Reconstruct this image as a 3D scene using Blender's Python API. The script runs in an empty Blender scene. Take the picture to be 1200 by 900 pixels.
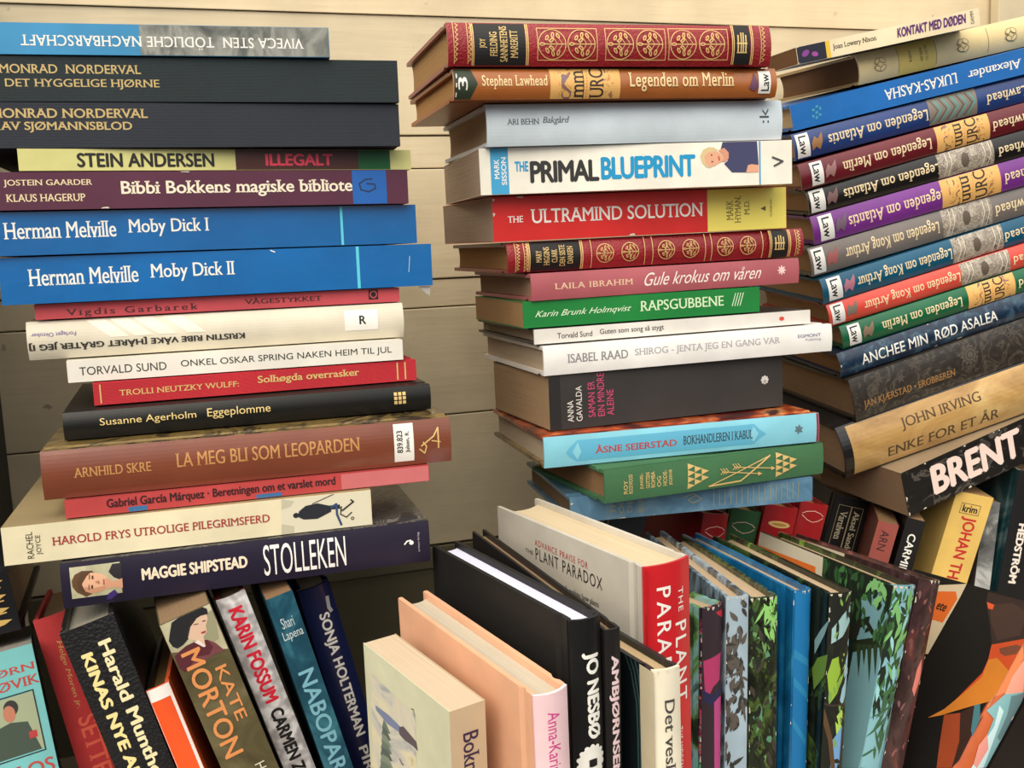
import bpy, bmesh, math, random
from mathutils import Vector, Matrix
from math import sin, cos, pi, radians

sc = bpy.context.scene
COL = sc.collection
SHELF = 0.0          # the shelf the upright books stand on

# ------------------------------------------------------------------ camera
cam = bpy.data.cameras.new('camera')
cam.sensor_fit = 'HORIZONTAL'
cam.sensor_width = 36.0
cam.lens = 36.0 * 1186.3 / 1200.0
cam.clip_start = 0.02
cam.clip_end = 50
cam_ob = bpy.data.objects.new('camera', cam)
COL.objects.link(cam_ob)
cam_ob.matrix_world = Matrix(((0.949719, 0.079848, -0.302750, 0.000000),(-0.310475, 0.115162, -0.943580, 0.000000),(-0.040478, 0.990132, 0.134162, 0.400000),(0.000000, 0.000000, 0.000000, 1.000000)))
sc.camera = cam_ob

# ------------------------------------------------------------------ world and light
world = bpy.data.worlds.new('daylight')
sc.world = world
world.use_nodes = True
wn, wl = world.node_tree.nodes, world.node_tree.links
wn.clear()
wo = wn.new('ShaderNodeOutputWorld')
wb = wn.new('ShaderNodeBackground')
tc = wn.new('ShaderNodeTexCoord')
sx = wn.new('ShaderNodeSeparateXYZ')
rp = wn.new('ShaderNodeValToRGB')
rp.color_ramp.elements[0].position = 0.42
rp.color_ramp.elements[0].color = (0.03, 0.026, 0.022, 1)
e = rp.color_ramp.elements.new(0.50)
e.color = (0.34, 0.33, 0.32, 1)
e = rp.color_ramp.elements.new(0.60)
e.color = (0.95, 0.98, 1.0, 1)
rp.color_ramp.elements[-1].position = 0.9
rp.color_ramp.elements[-1].color = (1.5, 1.45, 1.35, 1)
mp = wn.new('ShaderNodeMapRange')
mp.inputs['From Min'].default_value = -1
mp.inputs['From Max'].default_value = 1
wl.new(tc.outputs['Generated'], sx.inputs[0])
wl.new(sx.outputs['Z'], mp.inputs['Value'])
wl.new(mp.outputs[0], rp.inputs[0])
wl.new(rp.outputs[0], wb.inputs[0])
wb.inputs['Strength'].default_value = 1.0
wl.new(wb.outputs[0], wo.inputs[0])

sun = bpy.data.lights.new('sun', 'SUN')
sun.energy = 3.3
sun.angle = radians(55)
sun.color = (1.0, 0.90, 0.74)
sun_ob = bpy.data.objects.new('sun', sun)
COL.objects.link(sun_ob)
sun_ob.rotation_euler = Vector((0.42, 0.60, -0.68)).to_track_quat('-Z', 'Y').to_euler()

sc.view_settings.view_transform = 'Standard'
sc.view_settings.look = 'None'
sc.view_settings.exposure = 0.0
sc.view_settings.gamma = 1.0
sc.view_settings.use_curve_mapping = False

# ------------------------------------------------------------------ materials
def lin(c):
    out = []
    for v in c[:3]:
        v = v / 255.0
        out.append(v / 12.92 if v <= 0.04045 else ((v + 0.055) / 1.055) ** 2.4)
    return (out[0], out[1], out[2], 1.0)

_mats = {}
def base_mat(name):
    m = bpy.data.materials.new(name)
    m.use_nodes = True
    nt = m.node_tree
    b = nt.nodes['Principled BSDF']
    return m, nt, b

def node(nt, kind, **inp):
    n = nt.nodes.new(kind)
    for k, v in inp.items():
        n.inputs[k.replace('_', ' ')].default_value = v
    return n

def obj_coord(nt, scale):
    t = nt.nodes.new('ShaderNodeTexCoord')
    mpn = nt.nodes.new('ShaderNodeMapping')
    mpn.inputs['Scale'].default_value = scale
    nt.links.new(t.outputs['Object'], mpn.inputs['Vector'])
    return mpn.outputs['Vector']

def mixc(nt, fac, a, b, mode='MIX'):
    m = nt.nodes.new('ShaderNodeMix')
    m.data_type = 'RGBA'
    m.blend_type = mode
    for sock, v in ((m.inputs[0], fac), (m.inputs[6], a), (m.inputs[7], b)):
        if isinstance(v, (int, float)):
            sock.default_value = v
        elif isinstance(v, tuple):
            sock.default_value = v
        else:
            nt.links.new(v, sock)
    return m.outputs[2]

def ramp(nt, src, stops, interp='LINEAR'):
    r = nt.nodes.new('ShaderNodeValToRGB')
    r.color_ramp.interpolation = interp
    els = r.color_ramp.elements
    while len(els) > 1:
        els.remove(els[0])
    els[0].position = stops[0][0]
    els[0].color = stops[0][1]
    for p, c in stops[1:]:
        e = els.new(p)
        e.color = c
    nt.links.new(src, r.inputs[0])
    return r.outputs[0]

def bump(nt, b, src, strength, dist=0.0006):
    bp = nt.nodes.new('ShaderNodeBump')
    bp.inputs['Strength'].default_value = strength
    bp.inputs['Distance'].default_value = dist
    nt.links.new(src, bp.inputs['Height'])
    nt.links.new(bp.outputs[0], b.inputs['Normal'])

def noise(nt, vec, scale, detail=4, rough=0.55, dist=0.0):
    n = nt.nodes.new('ShaderNodeTexNoise')
    n.inputs['Scale'].default_value = scale
    n.inputs['Detail'].default_value = detail
    n.inputs['Roughness'].default_value = rough
    n.inputs['Distortion'].default_value = dist
    nt.links.new(vec, n.inputs['Vector'])
    return n.outputs[0]

def scale_col(c, k):
    return tuple(min(255, max(0, v * k)) for v in c)

def M(c, kind='matte'):
    """kind: matte, satin, gloss, cloth, leather, ink, gold, foil"""
    c = tuple(int(x) for x in c)
    key = (c, kind)
    if key in _mats:
        return _mats[key]
    m, nt, b = base_mat('%s_%02x%02x%02x' % ((kind,) + c))
    col = lin(c)
    if kind in ('ink', 'gold', 'foil'):
        b.inputs['Base Color'].default_value = col
        b.inputs['Roughness'].default_value = 0.5
        if kind in ('gold', 'foil'):
            b.inputs['Metallic'].default_value = 0.25
            b.inputs['Roughness'].default_value = 0.38
        _mats[key] = m
        return m
    vec = obj_coord(nt, (1, 1, 1))
    n1 = noise(nt, vec, 22, 5)
    n2 = noise(nt, vec, 400, 3)
    c1 = ramp(nt, n1, [(0.3, lin(scale_col(c, 0.93))), (0.7, lin(scale_col(c, 1.05)))])
    if kind == 'matte':
        b.inputs['Roughness'].default_value = 0.55
        b.inputs['Specular IOR Level'].default_value = 0.35
        bump(nt, b, n2, 0.08)
    elif kind == 'satin':
        b.inputs['Roughness'].default_value = 0.36
        b.inputs['Specular IOR Level'].default_value = 0.35
        bump(nt, b, n1, 0.05, 0.004)
    elif kind == 'gloss':
        b.inputs['Roughness'].default_value = 0.28
        b.inputs['Coat Weight'].default_value = 0.55
        b.inputs['Coat Roughness'].default_value = 0.12
        n3 = noise(nt, vec, 60, 3)
        bump(nt, b, n3, 0.25, 0.0012)
    elif kind == 'cloth':
        b.inputs['Roughness'].default_value = 0.8
        w1 = nt.nodes.new('ShaderNodeTexWave')
        w1.inputs['Scale'].default_value = 520
        w1.inputs['Distortion'].default_value = 2
        nt.links.new(vec, w1.inputs['Vector'])
        w2 = nt.nodes.new('ShaderNodeTexWave')
        w2.bands_direction = 'Z'
        w2.inputs['Scale'].default_value = 520
        w2.inputs['Distortion'].default_value = 2
        nt.links.new(vec, w2.inputs['Vector'])
        ad = nt.nodes.new('ShaderNodeMath')
        ad.operation = 'ADD'
        nt.links.new(w1.outputs['Fac'], ad.inputs[0])
        nt.links.new(w2.outputs['Fac'], ad.inputs[1])
        bump(nt, b, ad.outputs[0], 0.35, 0.0004)
        c1 = mixc(nt, 0.06, c1, n2, 'OVERLAY')
    elif kind == 'leather':
        b.inputs['Roughness'].default_value = 0.4
        b.inputs['Coat Weight'].default_value = 0.3
        b.inputs['Coat Roughness'].default_value = 0.25
        v = nt.nodes.new('ShaderNodeTexVoronoi')
        v.inputs['Scale'].default_value = 620
        nt.links.new(vec, v.inputs['Vector'])
        bump(nt, b, v.outputs['Distance'], 0.6, 0.0005)
    nt.links.new(c1, b.inputs['Base Color'])
    _mats[key] = m
    return m

def pages_mat(c):
    c = (int(c[0] * .97), c[1], min(255, int(c[2] * 1.12)))
    key = (c, 'pages')
    if key in _mats:
        return _mats[key]
    m, nt, b = base_mat('pages_%02x%02x%02x' % c)
    vec = obj_coord(nt, (6, 6, 2600))
    n = noise(nt, vec, 1.0, 4, 0.7)
    v2 = obj_coord(nt, (1, 1, 1))
    n2 = noise(nt, v2, 35, 4)
    c1 = ramp(nt, n, [(0.32, lin(scale_col(c, 0.86))), (0.62, lin(c)), (0.8, lin(scale_col(c, 1.06)))])
    c1 = mixc(nt, 0.12, c1, n2, 'SOFT_LIGHT')
    nt.links.new(c1, b.inputs['Base Color'])
    b.inputs['Roughness'].default_value = 0.85
    b.inputs['Specular IOR Level'].default_value = 0.15
    bump(nt, b, n, 0.5, 0.0004)
    _mats[key] = m
    return m

def art_mat(name, stops, scale=30, stretch=(1, 1, 1), dist=1.5, kind='gloss', interp='LINEAR', seed=0, detail=5):
    """printed picture: bands of noise through a colour ramp"""
    key = ('art', name)
    if key in _mats:
        return _mats[key]
    m, nt, b = base_mat('print_' + name)
    vec = obj_coord(nt, stretch)
    ad = nt.nodes.new('ShaderNodeVectorMath')
    ad.operation = 'ADD'
    ad.inputs[1].default_value = (seed * 1.37, seed * 0.71, seed * 2.13)
    nt.links.new(vec, ad.inputs[0])
    n = noise(nt, ad.outputs[0], scale, detail, 0.6, dist)
    c1 = ramp(nt, n, [(p, lin(c)) for p, c in stops], interp)
    nt.links.new(c1, b.inputs['Base Color'])
    b.inputs['Roughness'].default_value = 0.32
    if kind == 'gloss':
        b.inputs['Coat Weight'].default_value = 0.6
        b.inputs['Coat Roughness'].default_value = 0.12
    _mats[key] = m
    return m

ART = {
 'rock': dict(stops=[(.3,(60,62,58)),(.45,(110,112,105)),(.55,(150,150,142)),(.7,(90,92,86))], scale=40, stretch=(1,1,.6)),
 'swirl': dict(seed=3, stops=[(.30,(52,50,52)),(.36,(110,106,100)),(.40,(52,50,52)),(.46,(110,106,100)),(.50,(52,50,52)),(.56,(110,106,100)),(.60,(52,50,52)),(.66,(110,106,100)),(.7,(52,50,52))], scale=38, dist=1.6, detail=0),
 'fire': dict(stops=[(.3,(36,12,10)),(.45,(96,26,18)),(.55,(170,74,34)),(.62,(200,130,80)),(.7,(70,20,16))], scale=14, dist=2, detail=2),
 'initial_grey': dict(stops=[(.3,(110,100,92)),(.42,(180,170,155)),(.5,(120,108,98)),(.58,(195,185,170)),(.7,(95,85,78))], scale=90, dist=2.5, detail=2),
 'initial_gold': dict(stops=[(.30,(190,110,50)),(.42,(226,176,100)),(.55,(232,186,112)),(.62,(150,90,60)),(.68,(110,100,120)),(.75,(200,130,60))], scale=110, dist=2, detail=2),
 'comic_pink': dict(stops=[(.34,(35,20,28)),(.46,(60,30,45)),(.5,(170,50,90)),(.55,(70,150,110)),(.6,(40,22,30)),(.72,(120,40,60))], scale=34, dist=3, interp='CONSTANT'),
 'comic_tree': dict(stops=[(.34,(40,38,40)),(.44,(75,80,85)),(.5,(120,140,160)),(.58,(165,185,200)),(.68,(70,60,55))], scale=26, dist=2, stretch=(.5,1,1)),
 'jungle': dict(stops=[(.3,(12,14,11)),(.42,(26,32,20)),(.5,(44,56,28)),(.56,(86,108,52)),(.6,(20,26,17)),(.7,(56,50,38))], scale=34, dist=3, stretch=(.5,1,1)),
 'jungle_teal': dict(stops=[(.3,(14,22,16)),(.42,(34,54,30)),(.47,(100,150,80)),(.5,(130,175,175)),(.58,(140,190,200)),(.66,(60,95,80)),(.75,(25,40,25))], scale=17, dist=2.6, stretch=(.7,1,1)),
 'sea_blue': dict(stops=[(.3,(8,66,112)),(.5,(16,98,150)),(.7,(50,135,180))], scale=24, dist=2, stretch=(.5,1,1)),
 'jungle_dark': dict(stops=[(.34,(12,14,12)),(.46,(26,34,22)),(.52,(14,18,14)),(.57,(60,84,36)),(.62,(20,26,18)),(.7,(120,160,60))], scale=20, dist=2.4, stretch=(.5,1,1)),
 'maroon_night': dict(stops=[(.32,(30,17,17)),(.46,(52,34,34)),(.56,(72,50,52)),(.63,(96,50,44)),(.72,(130,86,84))], scale=26, dist=2, stretch=(.5,1,1)),
 'worn_black': dict(stops=[(.3,(16,15,15)),(.56,(26,24,23)),(.61,(95,88,82)),(.66,(30,28,27))], scale=90, dist=1, stretch=(.6,1,1)),
 'navy_weave': dict(stops=[(.3,(14,30,52)),(.5,(24,48,74)),(.64,(60,90,110)),(.7,(20,40,64))], scale=120, dist=.5),
 'bronze_flower': dict(stops=[(.35,(44,40,36)),(.52,(56,51,46)),(.58,(86,80,70)),(.63,(54,49,44))], scale=60, dist=2.5, detail=3),
 'gold_leafing': dict(stops=[(.25,(150,112,62)),(.5,(188,150,92)),(.7,(208,176,118))], scale=30, dist=1.5, stretch=(.4,1,1)),
 'teal_stripes': dict(stops=[(.30,(16,24,28)),(.36,(42,62,64)),(.41,(16,24,28)),(.47,(42,62,64)),(.52,(16,24,28)),(.58,(42,62,64)),(.64,(16,24,28)),(.7,(42,62,64))], scale=9, dist=1.2, detail=0),
 'silver_dots': dict(stops=[(.35,(170,165,168)),(.5,(200,196,198)),(.62,(232,230,232))], scale=170, dist=0, detail=1),
 'teal_grain': dict(stops=[(.3,(16,48,66)),(.5,(28,76,96)),(.7,(60,120,138))], scale=40, dist=1.5, stretch=(.5,1,1)),
 'map_olive': dict(stops=[(.3,(70,62,42)),(.5,(92,84,58)),(.7,(112,104,76))], scale=30, dist=1.5),
 'portrait_bg': dict(stops=[(.3,(150,145,115)),(.6,(205,200,168))], scale=30, dist=1),
 'painting': dict(stops=[(.3,(140,150,165)),(.45,(205,200,185)),(.55,(222,212,176)),(.64,(190,180,140)),(.72,(110,115,120))], scale=20, dist=1.5, stretch=(1.5,1,1), kind='matte'),
 'grey_photo': dict(stops=[(.3,(40,42,44)),(.5,(110,112,112)),(.62,(180,182,182))], scale=24, dist=1.2),
 'teal_gleam': dict(stops=[(.3,(14,26,30)),(.5,(30,64,70)),(.62,(110,130,130)),(.7,(20,24,24))], scale=10, dist=1.5),
 'blue_worn': dict(stops=[(.3,(70,104,132)),(.5,(84,122,150)),(.66,(104,138,160))], scale=60, dist=1, kind='matte'),
 'cover_brown': dict(stops=[(.3,(70,56,34)),(.48,(130,108,62)),(.56,(36,30,24)),(.7,(150,126,80))], scale=18, dist=2),
}

def mat_of(spec):
    """spec: (r,g,b), (r,g,b,'kind') or 'art name'"""
    if isinstance(spec, int):
        spec = INKS[spec]
    if isinstance(spec, str):
        return art_mat(spec, **ART[spec])
    if len(spec) == 4:
        return M(spec[:3], spec[3])
    return M(spec, 'satin')

# ------------------------------------------------------------------ mesh helpers
def link(name, bm, mats, parent=None, smooth=False):
    me = bpy.data.meshes.new(name)
    bm.normal_update()
    bm.to_mesh(me)
    bm.free()
    for m in (mats if isinstance(mats, (list, tuple)) else [mats]):
        me.materials.append(m)
    if smooth:
        for p in me.polygons:
            p.use_smooth = True
    o = bpy.data.objects.new(name, me)
    COL.objects.link(o)
    if parent is not None:
        o.parent = parent
    return o

def extrude_profile(bm, prof, x0, x1, cut=0.0):
    """closed profile of (y, z) points swept along x; the ends are slightly chamfered"""
    cy = sum(p[0] for p in prof) / len(prof)
    cz = sum(p[1] for p in prof) / len(prof)
    rings = []
    for x, k in ((x0, 1), (x0 + cut, 0), (x1 - cut, 0), (x1, 1)) if cut else ((x0, 0), (x1, 0)):
        ring = []
        for y, z in prof:
            if k:
                d = math.hypot(cy - y, cz - z) or 1
                s = min(cut * 0.5, d * 0.4)
                y, z = y + (cy - y) / d * s, z + (cz - z) / d * s
            ring.append(bm.verts.new((x, y, z)))
        rings.append(ring)
    n = len(prof)
    for a, b in zip(rings[:-1], rings[1:]):
        for i in range(n):
            j = (i + 1) % n
            bm.faces.new((a[i], b[i], b[j], a[j]))
    bm.faces.new(rings[0])
    bm.faces.new(list(reversed(rings[-1])))
    bmesh.ops.recalc_face_normals(bm, faces=bm.faces)

NSEG = 12
def spine_y(t, T, bulge):
    """outer surface of the spine: y for the height t; a rounded back bulges to y = 0"""
    q = min(1, max(-1, 2 * t / T - 1))
    return bulge * q * q

# ------------------------------------------------------------------ lettering
_fontcache = {}
def text_mesh(s, wt=0.0, serif=False, shear=0.0, spacing=1.0):
    """flat glyph triangles, lower left at 0,0, and the width and height"""
    key = (s, wt, serif, shear, spacing)
    if key in _fontcache:
        return _fontcache[key]
    cu = bpy.data.curves.new('lettering', 'FONT')
    cu.body = s
    cu.size = 1.0
    cu.resolution_u = 4
    cu.shear = shear
    cu.space_character = spacing
    cu.space_line = 0.9
    cu.fill_mode = 'FRONT' if False else 'BOTH'
    ob = bpy.data.objects.new('lettering', cu)
    COL.objects.link(ob)
    dg = bpy.context.evaluated_depsgraph_get()
    me = bpy.data.meshes.new_from_object(ob.evaluated_get(dg))
    vs = [(v.co.x, v.co.y) for v in me.vertices]
    fs = [tuple(p.vertices) for p in me.polygons]
    bpy.data.objects.remove(ob)
    bpy.data.meshes.remove(me)
    bpy.data.curves.remove(cu)
    # merge double points, keep outline edges
    idx, uniq, remap = {}, [], []
    for x, y in vs:
        k = (round(x, 5), round(y, 5))
        if k not in idx:
            idx[k] = len(uniq)
            uniq.append((x, y))
        remap.append(idx[k])
    tri = set()
    faces = []
    for f in fs:
        g = tuple(remap[i] for i in f)
        if len(set(g)) < 3:
            continue
        kk = tuple(sorted(g))
        if kk in tri:
            continue
        tri.add(kk)
        faces.append(g)
    if serif:
        cnt = {}
        for g in faces:
            for i in range(len(g)):
                e = tuple(sorted((g[i], g[(i + 1) % len(g)])))
                cnt[e] = cnt.get(e, 0) + 1
        nbr = {}
        for (a, b), c in cnt.items():
            if c == 1:
                nbr.setdefault(a, []).append(b)
                nbr.setdefault(b, []).append(a)
        def stem_side(p, q):
            # the outline leaves p (not towards q) straight up or down for a while
            for r in nbr.get(p, []):
                if r != q:
                    dx, dy = uniq[r][0] - uniq[p][0], uniq[r][1] - uniq[p][1]
                    return abs(dy) > 0.10 and abs(dx) < 0.45 * abs(dy)
            return False
        extra = []
        for (a, b), c in cnt.items():
            if c != 1:
                continue
            (xa, ya), (xb, yb) = uniq[a], uniq[b]
            ln = abs(xa - xb)
            if abs(ya - yb) < 0.012 and 0.03 < ln < 0.17 and stem_side(a, b) and stem_side(b, a):
                # below or above the stem?
                ys = [uniq[i][1] for g in faces if a in g and b in g for i in g]
                up = sum(ys) / len(ys) > ya
                x0, x1 = min(xa, xb) - 0.07, max(xa, xb) + 0.07
                y0 = ya if up else ya - 0.045
                extra.append((x0, y0, x1, y0 + 0.045))
        for x0, y0, x1, y1 in extra:
            n = len(uniq)
            uniq += [(x0, y0), (x1, y0), (x1, y1), (x0, y1)]
            faces.append((n, n + 1, n + 2, n + 3))
    thin = serif and not wt     # serif letters: only the upright strokes gain weight
    if thin:
        wt = 0.012
    if wt:                      # heavier strokes: the same glyphs again, shifted by the extra weight
        base, bf = list(uniq), list(faces)
        for dx, dy in ((wt, 0), (-wt, 0), (0, wt * .7), (0, -wt * .7))[:2 if thin else 4]:
            n = len(uniq)
            uniq += [(x + dx, y + dy) for x, y in base]
            faces += [tuple(q + n for q in f) for f in bf]
    if not uniq:
        uniq = [(0, 0), (1, 0), (1, 1)]
        faces = []
    x0 = min(p[0] for p in uniq); x1 = max(p[0] for p in uniq)
    y0 = min(p[1] for p in uniq); y1 = max(p[1] for p in uniq)
    pts = [((x - x0) / (x1 - x0), (y - y0) / (y1 - y0)) for x, y in uniq]
    _fontcache[key] = (pts, faces)
    return _fontcache[key]

# every decal shape becomes flat faces in (a, b): a along the spine, b across it, in metres
def shape_faces(d, L, B):
    k = d[0]
    if k == 'T':
        _, s, a0, a1, b0, b1, rot, o = d
        pts, faces = text_mesh(s, o.get('wt', 0.0), o.get('serif', False), o.get('shear', 0.0), o.get('sp', 1.0))
        A0, A1, B0, B1 = a0 * L, a1 * L, b0 * B, b1 * B
        out = []
        for x, y in pts:
            if rot == 0:   q = (A0 + (A1 - A0) * x, B0 + (B1 - B0) * y)
            elif rot == 180: q = (A1 - (A1 - A0) * x, B1 - (B1 - B0) * y)
            elif rot == 90:  q = (A1 - (A1 - A0) * y, B0 + (B1 - B0) * x)
            elif rot == -90: q = (A0 + (A1 - A0) * y, B1 - (B1 - B0) * x)
            else:            q = (A1 - (A1 - A0) * y, B1 - (B1 - B0) * x)   # on the left face
            out.append(q)
        return out, faces
    if k == 'R':
        _, a0, a1, b0, b1 = d
        return [(a0*L, b0*B), (a1*L, b0*B), (a1*L, b1*B), (a0*L, b1*B)], [(0, 1, 2, 3)]
    if k == 'E':      # ellipse: centre fractions, radii in metres, turn in degrees
        _, a, b, ra, rb, ang = d
        c, s_ = cos(radians(ang)), sin(radians(ang))
        pts = []
        for i in range(24):
            u, v = ra * cos(i * pi / 12), rb * sin(i * pi / 12)
            pts.append((a*L + u*c - v*s_, b*B + u*s_ + v*c))
        return pts, [tuple(range(24))]
    if k == 'O':      # ring
        _, a, b, r, w = d
        pts, fc = [], []
        for i in range(28):
            t = i * pi / 14
            for q in (r, r - w):
                pts.append((a*L + q*cos(t), b*B + q*sin(t)))
        for i in range(28):
            j = (i + 1) % 28
            fc.append((2*i, 2*j, 2*j+1, 2*i+1))
        return pts, fc
    if k == 'P':      # polygon of fractions
        return [(a*L, b*B) for a, b in d[1]], [tuple(range(len(d[1])))]
    if k == 'L':      # stroke: fractions, width in metres
        _, path, w = d
        P = [Vector((a*L, b*B)) for a, b in path]
        pts, fc = [], []
        for p, q in zip(P[:-1], P[1:]):
            dv = q - p
            if dv.length < 1e-7:
                continue
            dv.normalize()
            nv = Vector((-dv.y, dv.x)) * w / 2
            n = len(pts)
            p2, q2 = p - dv * w * .3, q + dv * w * .3
            pts += [tuple(p2 - nv), tuple(q2 - nv), tuple(q2 + nv), tuple(p2 + nv)]
            fc.append((n, n+1, n+2, n+3))
        return pts, fc
    if k == 'F':      # frame
        _, a0, a1, b0, b1, w = d
        A0, A1, B0, B1 = a0*L, a1*L, b0*B, b1*B
        o = [(A0,B0),(A1,B0),(A1,B1),(A0,B1)]
        i = [(A0+w,B0+w),(A1-w,B0+w),(A1-w,B1-w),(A0+w,B1-w)]
        return o + i, [(0,1,5,4),(1,2,6,5),(2,3,7,6),(3,0,4,7)]
    if k == 'V':      # scattered leaf or feather shapes of the printed picture
        _, seed, n, a0, a1, b0, b1, la, lb = d
        rng = random.Random(seed)
        pts, fc = [], []
        for i in range(n):
            a, b = rng.uniform(a0, a1) * L, rng.uniform(b0, b1) * B
            an = rng.gauss(0, .5) + (pi if rng.random() < .3 else 0)
            l, w = la * rng.uniform(.5, 1.3), lb * rng.uniform(.6, 1.3)
            c, s_ = cos(an), sin(an)
            q = len(pts)
            for u, v in ((0, 0), (.3, .5), (.65, .42), (1, -.05), (.6, -.4), (.25, -.45)):
                u, v = u * l, v * w
                pts.append((a + u*c - v*s_, b + u*s_ + v*c))
            fc.append(tuple(range(q, q + 6)))
        return pts, fc
    raise ValueError(k)

def clusters(items, L, apart=0.0035):
    """ornaments that stand well apart on the spine are parts of their own"""
    sp = []
    for it in items:
        pts, _ = shape_faces(it[3], L, 0.02)
        if pts:
            sp.append((min(p[0] for p in pts), max(p[0] for p in pts), it))
    sp.sort(key=lambda q: q[0])
    out, end = [], None
    for a, b, it in sp:
        if end is None or a > end + apart:
            out.append([])
            end = b
        out[-1].append(it)
        end = max(end, b)
    return out

def add_decals(owner, decals, L, T, W, bulge):
    """printed shapes, grouped into one mesh per part name, lying on the cover they belong to"""
    parts = {}
    for i, (part, surf, col, shp) in enumerate(decals):
        parts.setdefault((part, surf), []).append((i, surf, col, shp))
    jobs = []
    for (part, surf), items in parts.items():
        if part in ('ornament', 'spine_band', 'worn_edge'):
            jobs += [(part, surf, c) for c in clusters(items, L, 0.012 if part == 'worn_edge' else 0.0035)]
        else:
            jobs.append((part, surf, items))
    for part, surf0, items in jobs:
        bm = bmesh.new()
        mats, midx = [], {}
        for i, surf, col, shp in items:
            m = mat_of(col)
            if m.name not in midx:
                midx[m.name] = len(mats)
                mats.append(m)
            mi = midx[m.name]
            B = T if surf == 's' else W
            pts, faces = shape_faces(shp, L, B)
            tmp = bmesh.new()
            tv = [tmp.verts.new((a, b, 0)) for a, b in pts]
            nb = max(1, len(faces) // 5) if shp[0] == 'T' else 1
            for fi, f in enumerate(faces):
                try:
                    nf = tmp.faces.new([tv[q] for q in f])
                    for v in nf.verts:      # overlapping shapes of one print never share a plane
                        v.co.z = (fi // nb if shp[0] == 'T' else fi % 7) * 3e-6
                except ValueError:
                    pass
            # keep everything on the printed face
            for co, no in (((0.0003, 0, 0), (-1, 0, 0)), ((L - 0.0003, 0, 0), (1, 0, 0)),
                           ((0, 0.0002, 0), (0, -1, 0)), ((0, B - 0.0002, 0), (0, 1, 0))):
                bmesh.ops.bisect_plane(tmp, geom=tmp.verts[:] + tmp.edges[:] + tmp.faces[:], plane_co=co, plane_no=no, clear_outer=True)
            if surf == 's' and bulge > 0:
                ys = [v.co.y for v in tmp.verts]
                if ys:
                    for q in range(1, NSEG):
                        tt = T * q / NSEG
                        if min(ys) < tt < max(ys):
                            bmesh.ops.bisect_plane(tmp, geom=tmp.verts[:] + tmp.edges[:] + tmp.faces[:], plane_co=(0, tt, 0), plane_no=(0, 1, 0))
            off0 = 0.00010 + 0.00002 * i
            vm = {}
            for v in tmp.verts:
                a, b, off = v.co.x, v.co.y, off0 + v.co.z
                if surf == 's':
                    # same facets as the spine
                    q = b / T * NSEG
                    lo = min(NSEG - 1, max(0, int(q)))
                    fr = q - lo
                    y = spine_y(T*lo/NSEG, T, bulge) * (1 - fr) + spine_y(T*(lo+1)/NSEG, T, bulge) * fr
                    co = (a, y - off, b)
                elif surf == 't':
                    co = (a, b, T + off)
                else:
                    co = (a, b, -off)
                vm[v] = bm.verts.new(co)
            for f in tmp.faces:
                nf = bm.faces.new([vm[v] for v in f.verts])
                nf.material_index = mi
            tmp.free()
        link(part, bm, mats, owner[surf0])

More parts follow.
